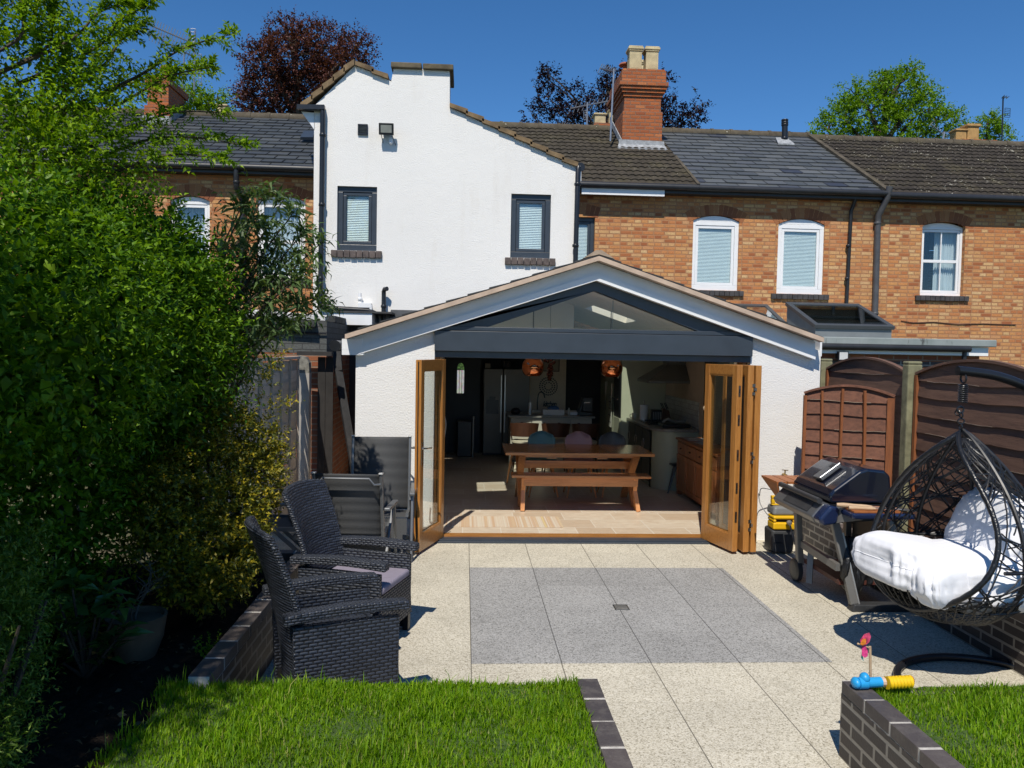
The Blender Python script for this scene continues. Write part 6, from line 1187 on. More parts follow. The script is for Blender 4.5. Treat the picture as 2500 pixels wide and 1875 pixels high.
t = thing('flower_stem', 'single pale and red flower against the dark green panel', 'flower', (3.33, 10.75, .87)); q = P(1722, 997, 10.75); m = MB(); m.tube([(q.x-.03, 10.75, .87), (q.x, 10.75, q.z-.03)], .004, 6); m.build('stem', paint('dark_stem', (.02, .04, .015), .7), t); m = MB(); m.ell(q, (.035, .03, .04), 12, 8); m.build('petals', paint('pale_petal', (.45, .32, .22), .8), t, smooth='auto'); m = MB(); m.ell(q+Vector((.03, -.01, -.05)), (.03, .03, .03), 10, 8); m.build('red_petals', paint('red_petal', (.25, .03, .02), .8), t, smooth='auto')
t = thing('bread_roll', 'tiny cream candle lying on the far sideboard top', 'candle', (3.2, 9.6, .86)); m = MB(); m.tube([(3.14, 9.55, .89), (3.26, 9.6, .89)], .026, 12); m.build('wax', CREAMC, t, smooth='auto')
# dining table, bench, chairs
TOP = wood('oak_table', (.60, .26, .085), (.42, .16, .05), .24, (1.3, 16, 16), 2.2, coat=.35); LEGO = wood('oak_leg', (.62, .29, .11), (.45, .18, .065), .4, (14, 14, 1.5), 2.2)
t = thing('dining_table', 'long oak dining table with crossed legs inside the kitchen', 'dining table', (1.48, 10.57, .05)); tx0_, tx1_, ty0, ty1 = .53, 2.45, 10.08, 11.04
m = MB(); m.box((tx0_, ty0, .728), (tx1_, ty1, .765)); m.build('tabletop', TOP, t, bevel=.005)
m = MB(); m.box((tx0_+.22, ty0+.09, .695), (tx1_-.22, ty0+.12, .727)); m.build('apron', TOP, t); m = MB(); m.box((tx0_+.22, ty1-.12, .66), (tx1_-.22, ty1-.09, .727)); m.build('apron', TOP, t)
for k in (.28, .62): m = MB(); m.box((tx0_+(tx1_-tx0_)*k, ty0+.08, .68), (tx0_+(tx1_-tx0_)*k+.13, ty0+.13, .694)); m.build('clip', TOP, t)
for s, x in ((-1, tx0_+.22), (1, tx1_-.22)):
    for a, b in ((ty0+.10, ty1-.10), (ty1-.10, ty0+.10)):
        m = MB(); mid = (ty0+ty1)/2; m.bar((x, a, .727), (x-s*.0, mid, .40), .06, .085, (1, 0, 0)); m.bar((x, mid, .42), (x, a, .05), .06, .085, (1, 0, 0)); m.build('leg', LEGO, t)
m = MB(); m.box((tx0_+.22, (ty0+ty1)/2-.02, .50), (tx1_-.22, (ty0+ty1)/2+.02, .60)); m.build('stretcher', TOP, t)
t = thing('dining_bench', 'long oak bench in front of the dining table', 'bench', (1.48, 10.0, .05)); bx0_, bx1_ = .60, 2.36
m = MB(); m.box((bx0_, 9.86, .478), (bx1_, 10.13, .508)); m.build('seat', TOP, t, bevel=.004); m = MB(); m.box((bx0_+.16, 9.90, .37), (bx1_-.16, 9.93, .477)); m.build('apron', TOP, t)
for x in (bx0_+.155, bx1_-.185):
    for s in (-1, 1): m = MB(); m.bar((x, 9.985-s*.07, .477), (x, 9.985, .30), .05, .05, (1, 0, 0)); m.bar((x, 9.985, .32), (x+(.04 if x > 1 else -.01), 9.985+s*.07, .05), .05, .05, (1, 0, 0)); m.build('leg', LEGO, t)
def shell_chair():
    t = thing('dining_chair', 'x', 'dining chair', (0, 0, 0), 'moulded shell chairs at the dining table'); return t
for u, col, lab in ((1322, (.10, .22, .225), 'teal shell chair tucked behind the dining table'), (1412, (.46, .26, .26), 'pink shell chair tucked behind the dining table'), (1494, (.085, .087, .083), 'charcoal shell chair tucked behind the dining table')):
    t = shell_chair(); t['label'] = lab; mt = paint('shell_'+lab.split()[0], col, .5, var=.03); x0 = P(u, 1080, 11.28).x
    m = MB(); K, J = 12, 16; vs = []
    for j in range(J+1):
        v = j/J
        if v < .5: y, z, w_ = -.22+.40*(v*2), .45-.02*math.sin(v*2*PI), .20+.02*v
        else: k = (v-.5)*2; y, z, w_ = .18+.07*k+.03*math.sin(k*PI/2), .45+.42*k, (.21-.02*k)*(1 if k < .72 else math.sqrt(max(0, 1-((k-.72)/.29)**2))*.999+.001)
        for i in range(K+1): u_ = 2*i/K-1; vs.append((u_*w_, y-.05*u_*u_*(v), z+.025*u_*u_*(1 if v < .5 else 0)))
    m.add(vs, [(j*(K+1)+i, j*(K+1)+i+1, (j+1)*(K+1)+i+1, (j+1)*(K+1)+i) for j in range(J) for i in range(K)])
    o = m.build('shell', mt, t, smooth=True); o.modifiers.new('s', 'SOLIDIFY').thickness = .012
    for sx_ in (-1, 1):
        for sy_ in (-1, 1): m = MB(); m.tube([(sx_*.12, sy_*.12, .44), (sx_*.20, sy_*.21, .0)], [.016, .011], 8); m.build('leg', LEGO, t, smooth='auto')
    t.location = (x0, 11.05, .05)
# end chair on the left: pale leg visible by the table end
t = thing('dining_chair', 'grey shell chair at the fridge end of the table, mostly hidden', 'dining chair', (.60, 11.75, .05)); m = MB(); m.tube([(.72, 11.6, .66), (.66, 12.0, .05)], [.018, .013], 8); m.build('leg', LEGO, t); m = MB(); m.tube([(.95, 11.6, .5), (1.0, 11.95, .05)], [.016, .012], 8); m.build('leg', LEGO, t); m = MB(); m.box((.70, 11.5, .44), (1.05, 11.9, .47)); m.build('seat', CHAR, t, bevel=.01)
# dark chair by the sideboard
t = thing('kitchen_chair', 'black chair with slanted legs between sideboard and cream counter end', 'chair', (3.12, 11.35, .05)); m = MB(); m.box((2.98, 11.22, .44), (3.34, 11.40, .47)); m.build('seat', BLACK_P, t, bevel=.01); m = MB(); m.box((3.28, 11.22, .471), (3.32, 11.40, .62)); m.build('backrest', BLACK_P, t)
for a, b in (((3.05, 11.25, .44), (2.93, 11.23, .05)), ((3.05, 11.38, .44), (2.98, 11.39, .05)), ((3.3, 11.25, .44), (3.36, 11.24, .05))): m = MB(); m.tube([a, b], .012, 6); m.build('leg', BLACK_P, t)
# striped rug
RUG = NT('striped_rug'); _c = RUG.coord('Object'); _s = RUG.new('SeparateXYZ'); RUG.lk(_c, _s.inputs[0]); _n = RUG.noise(RUG.coord('Object', (9, .01, 1)), 1.0, 3, .8)
RUG = RUG.fin(RUG.mix(.25, RUG.ramp(_n, ((.32, (.62, .50, .32)), (.45, (.56, .38, .24)), (.52, (.66, .60, .48)), (.6, (.54, .35, .22)), (.68, (.66, .54, .26)))), RUG.noise(_c, 150, 2, .6, 'Color'), 'MULTIPLY'), .95)
tag(MB().box((-.22, 9.0, .05), (1.15, 9.56, .058)).build('striped_rug', RUG), 'faded striped rug just inside the open doors', 'rug')
# ================================================================ FOLIAGE
def frame_from(D):
    D = D/np.maximum(np.linalg.norm(D, axis=1, keepdims=True), 1e-9); up = np.tile([0., 0., 1.], (len(D), 1)); up[np.abs(D[:, 2]) > .95] = (1, 0, 0)
    X = np.cross(D, up); X /= np.linalg.norm(X, axis=1, keepdims=True); return D, X, np.cross(X, D)
def leaves(P_, D, L, W, roll=.6, droop=.25, fold=.18):
    """arrays of leaf bases, directions, lengths, widths -> vertices, triangles (4 per leaf)"""
    n = len(P_); D, X, Y = frame_from(D); a = RNG.normal(0, roll, n)[:, None]; X, Y = X*np.cos(a)+Y*np.sin(a), -X*np.sin(a)+Y*np.cos(a)
    L = np.broadcast_to(L, (n,))[:, None]; W = np.broadcast_to(W, (n,))[:, None]
    b = P_; mid = P_+D*L*.5; tip = P_+D*L-Y*L*droop; l = P_+D*L*.42+X*W*.5+Y*W*fold; r = P_+D*L*.42-X*W*.5+Y*W*fold
    V = np.stack([b, mid, tip, l, r], 1).reshape(-1, 3); i = (np.arange(n)*5)[:, None]
    F = (i[:, :, None]+np.array([[0, 4, 1], [4, 2, 1], [0, 1, 3], [1, 2, 3]])[None]).reshape(-1, 3); return V, F
def shoots(P0, D0, Ls, k, grav, Ll, Lw, spread=.9, jit=.25, tipscale=.6, start=.1, leafup=.2):
    """leaf arrays along curved shoots: P0 bases, D0 directions, Ls lengths, k leaves on each"""
    n = len(P0); D0, X, Y = frame_from(D0); s = np.linspace(start, 1, k)[None, :, None]; Ls = np.broadcast_to(Ls, (n,))[:, None, None]
    pos = P0[:, None]+D0[:, None]*Ls*s+np.array([0, 0, -1.])*grav*Ls*s*s
    tan = D0[:, None]+np.array([0, 0, -2.])*grav*s; tan = tan/np.linalg.norm(tan, axis=2, keepdims=True)
    ang = np.arange(k)[None]*2.4+RNG.uniform(0, 6.3, (n, 1)); rad = X[:, None]*np.cos(ang)[..., None]+Y[:, None]*np.sin(ang)[..., None]
    D = tan*.75+rad*spread+RNG.normal(0, jit, (n, k, 3))+np.array([0, 0, leafup])
    L = Ll*(1-(1-tipscale)*s[..., 0])*RNG.uniform(.75, 1.2, (n, k)); W = L*Lw*RNG.uniform(.85, 1.15, (n, k))
    return pos.reshape(-1, 3), D.reshape(-1, 3), L.ravel(), W.ravel(), pos
def cat_(*a): return [np.concatenate(x) for x in zip(*a)]
def mk(name, arr, mat, parent, **kw):
    V, F = leaves(*arr, **kw); return npmesh(name, V, F, mat, parent, smooth=False)
def surf_points(blobs, n, inner=.86):
    """points near the outer surface of a union of ellipsoids, with outward normals"""
    Ps, Ns = [], []; w_ = np.array([(b[1][0]*b[1][1]*b[1][2])**(2/3) for b in blobs]); w_ /= w_.sum()
    while sum(map(len, Ps)) < n:
        i = RNG.choice(len(blobs), 6000, p=w_); C_ = np.array([b[0] for b in blobs])[i]; R_ = np.array([b[1] for b in blobs])[i]
        d = RNG.normal(0, 1, (6000, 3)); d /= np.linalg.norm(d, axis=1, keepdims=True); r = RNG.uniform(inner, 1.0, (6000, 1)); p = C_+d*R_*r; nn = d/R_; nn /= np.linalg.norm(nn, axis=1, keepdims=True)
        ok = np.ones(6000, bool)
        for c, rr in blobs: ok &= (((p-np.array(c))/(np.array(rr)*(inner-.02)))**2).sum(1) > 1
        ok &= p[:, 2] > .25
        Ps.append(p[ok]); Ns.append(nn[ok])
    return np.concatenate(Ps)[:n], np.concatenate(Ns)[:n]
def vol_points(blobs, n, k=.9):
    i = RNG.integers(0, len(blobs), n); C_ = np.array([b[0] for b in blobs])[i]; R_ = np.array([b[1] for b in blobs])[i]
    d = RNG.normal(0, 1, (n, 3)); d /= np.linalg.norm(d, axis=1, keepdims=True); return C_+d*R_*(RNG.uniform(0, 1, (n, 1))**(1/3))*k
def rdir(n): d = RNG.normal(0, 1, (n, 3)); return d/np.linalg.norm(d, axis=1, keepdims=True)
BARK = wood('brown_bark', (.07, .05, .035), (.035, .026, .02), .9, (12, 12, 2), 3, bump=.6)
LEAF_H = leafmat('privet_leaf', (.035, .095, .006), (.09, .20, .008), (.22, .37, .016), .38)
LEAF_T = leafmat('fresh_green_leaf', (.070, .15, .006), (.155, .285, .010), (.29, .42, .02), .42)
LEAF_B = leafmat('buddleia_leaf', (.060, .105, .035), (.10, .165, .055), (.16, .225, .09), .35)
LEAF_G = leafmat('golden_variegated_leaf', (.06, .085, .010), (.18, .175, .014), (.48, .36, .02), .28, spec=.4)
LEAF_L = leafmat('glossy_laurel_leaf', (.035, .09, .020), (.065, .15, .030), (.11, .21, .04), .25, .28, spec=.7)
LEAF_C = leafmat('copper_beech_leaf', (.050, .017, .017), (.095, .034, .028), (.16, .062, .046), .3)
LEAF_D = leafmat('dark_copper_leaf', (.010, .006, .012), (.018, .009, .016), (.030, .012, .020), .15)
LEAF_M = leafmat('maple_green_leaf', (.085, .18, .008), (.15, .28, .012), (.22, .36, .02), .45)
LEAF_S = leafmat('small_shrub_leaf', (.045, .095, .010), (.11, .19, .02), (.24, .33, .06), .35)
# ---- big hedge along the left
t = thing('hedge_shrub', 'huge dense green shrub filling the left side above the flower bed', 'shrub', (-2.7, 4.8, .3))
HB = [((-3.0, 3.6, 1.2), (.75, 1.3, 1.2)), ((-2.9, 4.9, 1.15), (.76, 1.2, 1.1)), ((-2.7, 4.6, 2.08), (.90, 1.3, .85)), ((-2.52, 5.8, 2.1), (.76, .9, .86)), ((-2.48, 6.4, 2.1), (.56, .7, .68)), ((-3.05, 2.4, 1.4), (.8, 1.1, 1.4)), ((-2.48, 5.85, 2.52), (.58, .7, .55)), ((-2.45, 6.75, 1.15), (.42, .55, .8))]
Pn, Nn = surf_points(HB, 6400, .84); D_ = Nn*.75+np.array([0, 0, .45])+RNG.normal(0, .35, Nn.shape); a1 = shoots(Pn, D_, RNG.uniform(.16, .40, len(Pn)), 10, .25, .068, .43)
sel = (Pn[:, 2] > 2.0) & (RNG.uniform(0, 1, len(Pn)) < .2); Q = Pn[sel]; a2 = shoots(Q, Nn[sel]*.5+np.array([0, 0, .8])+RNG.normal(0, .25, (len(Q), 3)), RNG.uniform(.25, .5, len(Q)), 12, .3, .072, .42)
vp_ = vol_points(HB, 40000, .94); a3 = (vp_, rdir(40000), RNG.uniform(.07, .11, 40000), RNG.uniform(.045, .065, 40000))
mk('foliage', cat_(a1[:4], a2[:4], a3), LEAF_H, t)
m = MB()
for i in range(9): x, y = -2.75+random.uniform(-.35, .35), 2.6+i*.48; m.tube(smooth_pts([Vector((x, y, .25)), Vector((x+random.uniform(-.2, .2), y+random.uniform(-.2, .2), 1.1)), Vector((x+random.uniform(-.4, .4), y+random.uniform(-.4, .4), 2.1))]), np.linspace(.04, .012, 13), 7)
m.build('stems', BARK, t, smooth='auto')
# ---- airy tree above the hedge, arching shoots
t = thing('leafy_tree', 'tall airy light green tree with long arching shoots against the sky', 'tree', (-3.3, 5.3, .25))
rt = random.Random(21); m = MB(); base = Vector((-3.45, 5.3, .2)); arr = []; PP, DD, LL_ = [], [], []
m.tube(smooth_pts([base, Vector((-3.42, 5.28, 1.6)), Vector((-3.4, 5.3, 3.0)), Vector((-3.45, 5.35, 4.6)), Vector((-3.4, 5.4, 6.0))]), np.linspace(.09, .02, 25), 9)
def limb(p, d, L, r, depth):
    n = 6; pts = [p]; dd = Vector(d).normalized()
    for i in range(n): dd = (dd+Vector((rt.gauss(0, .12), rt.gauss(0, .12), .10))).normalized(); pts.append(pts[-1]+dd*L/n)
    m.tube(smooth_pts(pts, 2), np.linspace(r, r*.3, 2*n+1), 6)
    for i, q in enumerate(pts[1:]):
        if depth: 
            for _ in range(2 if i < 4 else 3):
                k = Vector((rt.gauss(0, 1), rt.gauss(0, 1), rt.gauss(.35, .6))).normalized(); limb(q, (dd*.5+k).normalized(), L*rt.uniform(.32, .5), r*.45, depth-1)
        elif q.x < -2.45: PP.append(q); DD.append((dd+Vector((rt.gauss(0, .5), rt.gauss(0, .5), rt.gauss(.1, .4))))); LL_.append(rt.uniform(.22, .5))
for i in range(17):
    z = 2.2+i*.235; a = i*2.4; o_ = Vector((math.cos(a), math.sin(a)*.9, .55+.02*i)); limb(Vector((-3.42, 5.3, z)), o_, rt.uniform(1.0, 1.6)*(1.05-.35*abs(i-7)/10), .028, 1)
# long arching shoots to the right, each aimed at where the photograph shows its tip
for u, v, y, u0, v0 in ((560, 85, 5.6, 330, 190), (510, 165, 5.5, 300, 250), (595, 355, 5.7, 330, 350), (535, 275, 5.6, 320, 310), (545, 390, 5.5, 330, 400), (360, 15, 5.4, 230, 120), (345, 70, 5.6, 240, 170), (500, 180, 5.9, 250, 230), (300, 10, 5.2, 170, 100), (130, -30, 5.2, 110, 120), (60, -40, 5.0, 40, 100)):
    a, b = P(u0, v0, y), P(u, v, y+.1); c = (a+b)/2+Vector((0, 0, .05)); pts = smooth_pts([a-Vector((.5, 0, .25)), a, c, b], 5); m.tube(pts, np.linspace(.014, .003, len(pts)), 5)
    for k, q in enumerate(pts[3:]):
        for _ in range(3): PP.append(q); DD.append(((b-a).normalized()*.7+Vector((rt.gauss(0, .5), rt.gauss(0, .4), rt.gauss(.25, .4))))); LL_.append(rt.uniform(.10, .22)*(1.15-.7*k/len(pts)))
for z, e, r in ((3.2, (-3.1, 1.8, 4.9), .05), (3.8, (-3.3, .9, 5.0), .045), (2.8, (-2.8, 1.3, 4.8), .04)):  # limbs out to the unseen lobe that shades the hedge
    a_ = Vector((-3.42, 5.28, z)); m.tube(smooth_pts([a_, a_*.5+Vector(e)*.5+Vector((0, 0, .35)), Vector(e)]), np.linspace(r, r*.3, 13), 7)
m.build('trunk', BARK, t, smooth='auto')
PP, DD = np.array(PP), np.array([list(d) for d in DD]); a1 = shoots(PP, DD, np.array(LL_), 14, .15, .050, .48, tipscale=.7)
TB = [(tuple(P(u, v, y)), (r, r*.9, r)) for u, v, y, r in ((190, 340, 5.4, .40), (80, 260, 5.3, .34), (30, 60, 5.3, .26), (170, 220, 5.4, .2), (220, 440, 5.5, .30), (220, 230, 5.4, .20), (120, 420, 5.2, .45), (20, 380, 5.2, .45), (150, 110, 5.4, .22))]
P1, N1 = surf_points(TB, 720, .3); a2 = shoots(P1, N1*.5+np.array([.15, 0, .6])+RNG.normal(0, .4, N1.shape), RNG.uniform(.18, .5, len(P1)), 15, .2, .052, .48)
SHADE_B = [((-3.05, 1.15, 4.85), (1.06, 1.25, .6))]; P2, N2 = surf_points(SHADE_B, 1700, .2); a3 = shoots(P2, N2*.5+np.array([0, 0, .3])+RNG.normal(0, .5, N2.shape), RNG.uniform(.25, .6, len(P2)), 11, .2, .10, .5)  # crown lobe out of view, added to shade the hedge and bed
mk('crown', cat_(a1[:4], a2[:4], a3[:4]), LEAF_T, t, droop=.35)
# ---- buddleia
t = thing('buddleia_bush', 'grey green bush with long pointed leaves in front of the white window', 'shrub', (-2.15, 6.6, .3)); m = MB(); PP, DD, LL_ = [], [], []; rt.seed(5)
tips = [(745, 560), (690, 490), (650, 470), (610, 480), (715, 520), (730, 610), (700, 640), (785, 590), (790, 745), (760, 650), (725, 680), (690, 720), (650, 560), (640, 640), (600, 560), (680, 590), (620, 700), (700, 790), (650, 770), (600, 640), (560, 600), (780, 720), (735, 740), (670, 680), (630, 530), (590, 500)]
for u, v in tips:
    y = rt.uniform(6.3, 7.0); b = P(u, v, y); a = Vector((-2.25+rt.uniform(-.15, .15), 6.6+rt.uniform(-.2, .2), .3)); c = a*.4+b*.6+Vector((-.12, 0, .32)); pts = smooth_pts([a, c, b], 10); m.tube(pts, np.linspace(.016, .004, len(pts)), 5)
    for k, q in enumerate(pts):
        if k < 9: continue
        for _ in range(1): PP.append(q+Vector((rt.gauss(0, .03),)*3)); DD.append(Vector((rt.gauss(.15, .6), rt.gauss(-.2, .6), rt.gauss(.2, .4)))); LL_.append(rt.uniform(.12, .28))
    for _ in range(4): PP.append(b-Vector((.05, 0, .06))); DD.append((b-c).normalized()+Vector((rt.gauss(0, .3), rt.gauss(0, .3), rt.gauss(0, .3)))); LL_.append(rt.uniform(.12, .22))
m.build('stems', BARK, t, smooth='auto'); PP, DD = np.array([list(p) for p in PP]), np.array([list(d) for d in DD]); a1 = shoots(PP, DD, np.array(LL_), 8, .2, .135, .23, spread=1.1, leafup=.0); mk('foliage', a1[:4], LEAF_B, t, droop=.45)
# ---- golden variegated shrub
t = thing('golden_euonymus', 'golden variegated evergreen shrub at the edge of the flower bed', 'shrub', (-1.75, 5.5, .3))
gb = []
for u, v, y, r in ((560, 1080, 6.0, .24), (620, 1090, 6.1, .17), (500, 1170, 5.7, .28), (600, 1190, 5.9, .25), (440, 1260, 5.3, .26), (540, 1280, 5.5, .29), (640, 1140, 6.1, .14), (410, 1330, 5.0, .20), (500, 1370, 5.1, .24), (580, 1340, 5.5, .16), (460, 1420, 4.95, .18), (530, 1010, 6.2, .14), (390, 1210, 5.3, .14), (545, 1430, 5.1, .13)):
    p = P(u, v, y); gb.append(((p.x, p.y, max(p.z, .42)), (r*1.02, r*1.1, r)))
Pn, Nn = surf_points(gb, 2300, .75); a1 = shoots(Pn, Nn*.6+np.array([0, 0, .5])+RNG.normal(0, .35, Nn.shape), RNG.uniform(.05, .13, len(Pn)), 9, .0, .046, .52, spread=1.0)
sp = []
for u, v, y in ((680, 880, 6.2), (655, 925, 6.2), (640, 950, 6.2), (690, 985, 6.2), (675, 1010, 6.2), (685, 1085, 6.1), (660, 1060, 6.1), (690, 1120, 6.1), (600, 960, 6.2), (580, 1000, 6.2), (630, 985, 6.2), (660, 905, 6.2), (645, 1020, 6.15)): sp.append(P(u, v, y))
sp = np.array([list(p) for p in sp]); sp = np.repeat(sp, 5, 0)+RNG.normal(0, .03, (len(sp)*5, 3)); a2 = shoots(sp, np.array([.4, -.1, .7])+RNG.normal(0, .4, sp.shape), RNG.uniform(.08, .16, len(sp)), 9, 0, .045, .44)
v_ = vol_points(gb, 2500, .8); a3 = (v_, rdir(2500), RNG.uniform(.04, .06, 2500), RNG.uniform(.02, .03, 2500)); mk('foliage', cat_(a1[:4], a2[:4], a3), LEAF_G, t)
m = MB(); [m.tube(smooth_pts([Vector((-1.75, 5.45, .28)), (Vector(b[0])+Vector((-1.75, 5.45, .28)))/2+Vector((.03, 0, .02)), Vector(b[0])]), np.linspace(.018, .006, 13), 6) for b in gb]; m.build('stems', BARK, t, smooth='auto')
# ---- small shrub bottom left, laurel, twig in pot, weed
t = thing('small_leaved_shrub', 'small narrow-leaved shrub in the bottom corner with bright young tips', 'shrub', (-1.95, 3.4, .3)); sb = [((-2.12, 3.35, .70), (.30, .40, .50)), ((-2.02, 3.5, .98), (.20, .24, .28)), ((-2.05, 2.9, .55), (.36, .4, .38)), ((-1.90, 3.2, .45), (.16, .22, .22))]
Pn, Nn = surf_points(sb, 1300, .8); a1 = shoots(Pn, Nn*.6+np.array([0, 0, .7])+RNG.normal(0, .3, Nn.shape), RNG.uniform(.08, .22, len(Pn)), 12, .1, .042, .28); v_ = vol_points(sb, 3000, .85); mk('foliage', cat_(a1[:4], (v_, rdir(3000), np.full(3000, .05), np.full(3000, .018))), LEAF_S, t)
m = MB(); [m.tube([(-1.95+random.uniform(-.1, .1), 3.25+random.uniform(-.1, .1), .25), (-1.95+random.uniform(-.3, .3), 3.25+random.uniform(-.3, .3), .95)], [.02, .006], 6) for _ in range(10)]; m.build('stems', BARK, t)
t = thing('broad_leaved_plant', 'low broad-leaved evergreen plant between small shrub and clay pot', 'plant', (-2.0, 4.3, .3)); L0 = []
for u, v in ((180, 1420), (150, 1470), (225, 1500), (255, 1450), (290, 1480), (205, 1560), (270, 1560), (170, 1540), (235, 1610), (150, 1600), (300, 1540), (200, 1470), (120, 1520), (260, 1600)): L0.append(list(P(u, v, random.uniform(4.2, 4.5))))
L0 = np.repeat(np.array(L0), 9, 0)+RNG.normal(0, .02, (126, 3)); ang = np.tile(np.arange(9)*2*PI/9, 14)+RNG.uniform(0, .5, 126); DL = np.stack([np.cos(ang), np.sin(ang), RNG.uniform(.0, .7, 126)], 1); mk('leaves', (L0, DL, RNG.uniform(.10, .16, 126), RNG.uniform(.045, .065, 126)), LEAF_L, t, roll=.3, droop=.2, fold=.25)
m = MB(); [m.tube([(-2.0, 4.32, .28), tuple(L0[i*9])], [.012, .006], 5) for i in range(14)]; m.build('stems', BARK, t)
q = G(333, 1602, .29); t = thing('clay_pot', 'round buff clay pot holding bare twigs in the dark bed', 'plant pot', (q.x, q.y, .29)); m = MB(); m.lathe([(.10, 0), (.145, .12), (.16, .22), (.165, .25), (.15, .25), (.145, .22)], (q.x, q.y, .28), 28); m.build('pot', paint('buff_pot', (.13, .09, .055), .85, var=.3, bump=.3), t, smooth='auto'); m = MB(); m.lathe([(0, .20), (.146, .20)], (q.x, q.y, .28), 20); m.build('soil', SOIL, t)
m = MB(); rt.seed(9)
def twig(p, d, L, r, k):
    pts = [p]; dd = Vector(d)
    for i in range(5): dd = (dd+Vector((rt.gauss(0, .22), rt.gauss(0, .22), .06))).normalized(); pts.append(pts[-1]+dd*L/5)
    m.tube(pts, np.linspace(r, r*.45, 6), 5)
    if k:
        for i in (2, 3, 4, 5): twig(pts[i], (dd+Vector((rt.gauss(0, .8), rt.gauss(0, .8), .1))).normalized(), L*.5, r*.5, k-1)
twig(Vector((q.x, q.y, .46)), (.1, 0, 1), .30, .008, 2); twig(Vector((q.x-.02, q.y, .46)), (-.5, 0, 1), .32, .007, 2); tag(m.build('bare_twigs', paint('grey_twig', (.10, .085, .07), .8)), 'leafless branching twigs growing in the clay pot', 'plant')
q = G(510, 1600, .31); w0 = np.array([list(q)])+RNG.normal(0, .025, (16, 3))*[1, 1, .2]; a1 = shoots(w0, np.array([0, 0, 1])+RNG.normal(0, .3, w0.shape), RNG.uniform(.08, .16, 16), 9, 0, .028, .6); t = thing('bright_weed', 'small bright green weed by the low bed wall', 'plant', q); mk('leaves', a1[:4], LEAF_T, t)
# fallen leaves in the bed
n_ = 80; fl_ = np.stack([RNG.uniform(-2.0, -1.45, n_), RNG.uniform(3.3, 5.6, n_), np.full(n_, .315)], 1); dd = rdir(n_); dd[:, 2] *= .15; tag(mk('fallen_leaves', (fl_, dd, RNG.uniform(.03, .06, n_), RNG.uniform(.015, .03, n_)), leafmat('dry_leaf', (.07, .05, .025), (.11, .08, .035), (.16, .12, .06), .1), None), kind='stuff', label='scattered dry leaves on the dark soil')
# ---- distant trees
def far_tree(label, cx, cy, blobs, mat, n, leaf, trunk_r, spur=.35, gaps=.0, k=7):
    t = thing('tree', label, 'tree', (cx, cy, -.3)); m = MB(); top = max(b[0][2] for b in blobs); m.tube(smooth_pts([Vector((cx, cy, -.3)), Vector((cx+.1, cy, top*.4)), Vector((cx, cy, top))]), np.linspace(trunk_r, trunk_r*.2, 13), 9)
    for b in blobs:
        c = Vector(b[0]); s_ = Vector((cx, cy, max(2, c.z-abs(c.x-cx)*1.0-b[1][2]))); m.tube(smooth_pts([s_, s_*.45+c*.55+Vector((0, 0, .3)), c]), np.linspace(trunk_r*.35, trunk_r*.08, 13), 6)
        for _ in range(5): e = c+Vector((random.uniform(-1, 1)*b[1][0], random.uniform(-1, 1)*b[1][1], random.uniform(-.2, 1)*b[1][2]))*.95; m.tube([c, (c+e)/2+Vector((0, 0, .1)), e], [trunk_r*.1, trunk_r*.06, .012], 5)
    m.build('trunk', BARK, t, smooth='auto')
    P1, N1 = surf_points(blobs, n, .55); a1 = shoots(P1, N1*.8+np.array([0, 0, .35])+RNG.normal(0, .5, N1.shape), RNG.uniform(.25, .9, n)*spur*2, k, .1, leaf, .6, spread=1.0); mk('crown', a1[:4], mat, t)
def tb(lst, y): return [((P(u, v, y+dy).x, y+dy, P(u, v, y+dy).z), (r, r, r*.9)) for u, v, r, dy in lst]
far_tree('big copper beech with red brown leaves behind the slate roof', P(720, 200, 32).x, 32, tb([(660, 230, 1.2, 0), (720, 140, 1.25, 0), (790, 120, 1.15, 1), (840, 190, 1.1, 0), (640, 150, .8, -1), (700, 90, .75, 0), (800, 250, 1.4, 1), (610, 260, .7, 0), (870, 120, .7, 0), (740, 230, 1.3, 1), (680, 290, 1.4, 1)], 32), LEAF_C, 4300, .15, .4)
far_tree('dark purple beech with open sprays beside the tall chimney', P(1480, 300, 30).x, 30, tb([(1400, 250, .62, 0), (1340, 240, .5, 0), (1340, 195, .32, 0), (1300, 285, .4, 0), (1450, 290, .8, 0), (1500, 200, .5, 0), (1475, 235, .5, 0), (1640, 280, .62, 0), (1690, 290, .4, 0), (1715, 262, .2, 0), (1600, 240, .4, 0), (1625, 195, .22, 0), (1380, 290, .6, 0), (1620, 300, .7, 0), (1330, 175, .2, 0), (1550, 300, .8, 0)], 30), LEAF_D, 1500, .14, .16, spur=.30)
far_tree('round bright green tree above the lichened roof', P(2160, 250, 34).x, 34, tb([(2120, 280, 1.25, 0), (2190, 230, 1.1, 0), (2240, 280, 1.1, 0), (2060, 290, .95, 0), (2090, 235, .7, 0), (2210, 195, .6, 0), (2230, 175, .4, 0), (2290, 300, .8, 0), (2150, 200, .5, 0), (2020, 320, .8, 0), (2330, 300, .5, 0), (2270, 225, .4, 0), (2180, 320, 1.2, 0)], 34), LEAF_M, 2300, .16, .35, spur=.28)
far_tree('small green tree top behind the left chimney', P(490, 260, 27).x, 27, tb([(470, 250, .55, 0), (510, 265, .4, 0), (530, 245, .25, 0), (450, 225, .3, 0)], 27), LEAF_M, 300, .13, .2)
far_tree('faint green tree top beside the yellow chimney pots', P(2410, 320, 36).x, 36, tb([(2410, 315, .6, 0), (2440, 335, .5, 0), (2425, 295, .3, 0)], 36), LEAF_M, 320, .15, .2)
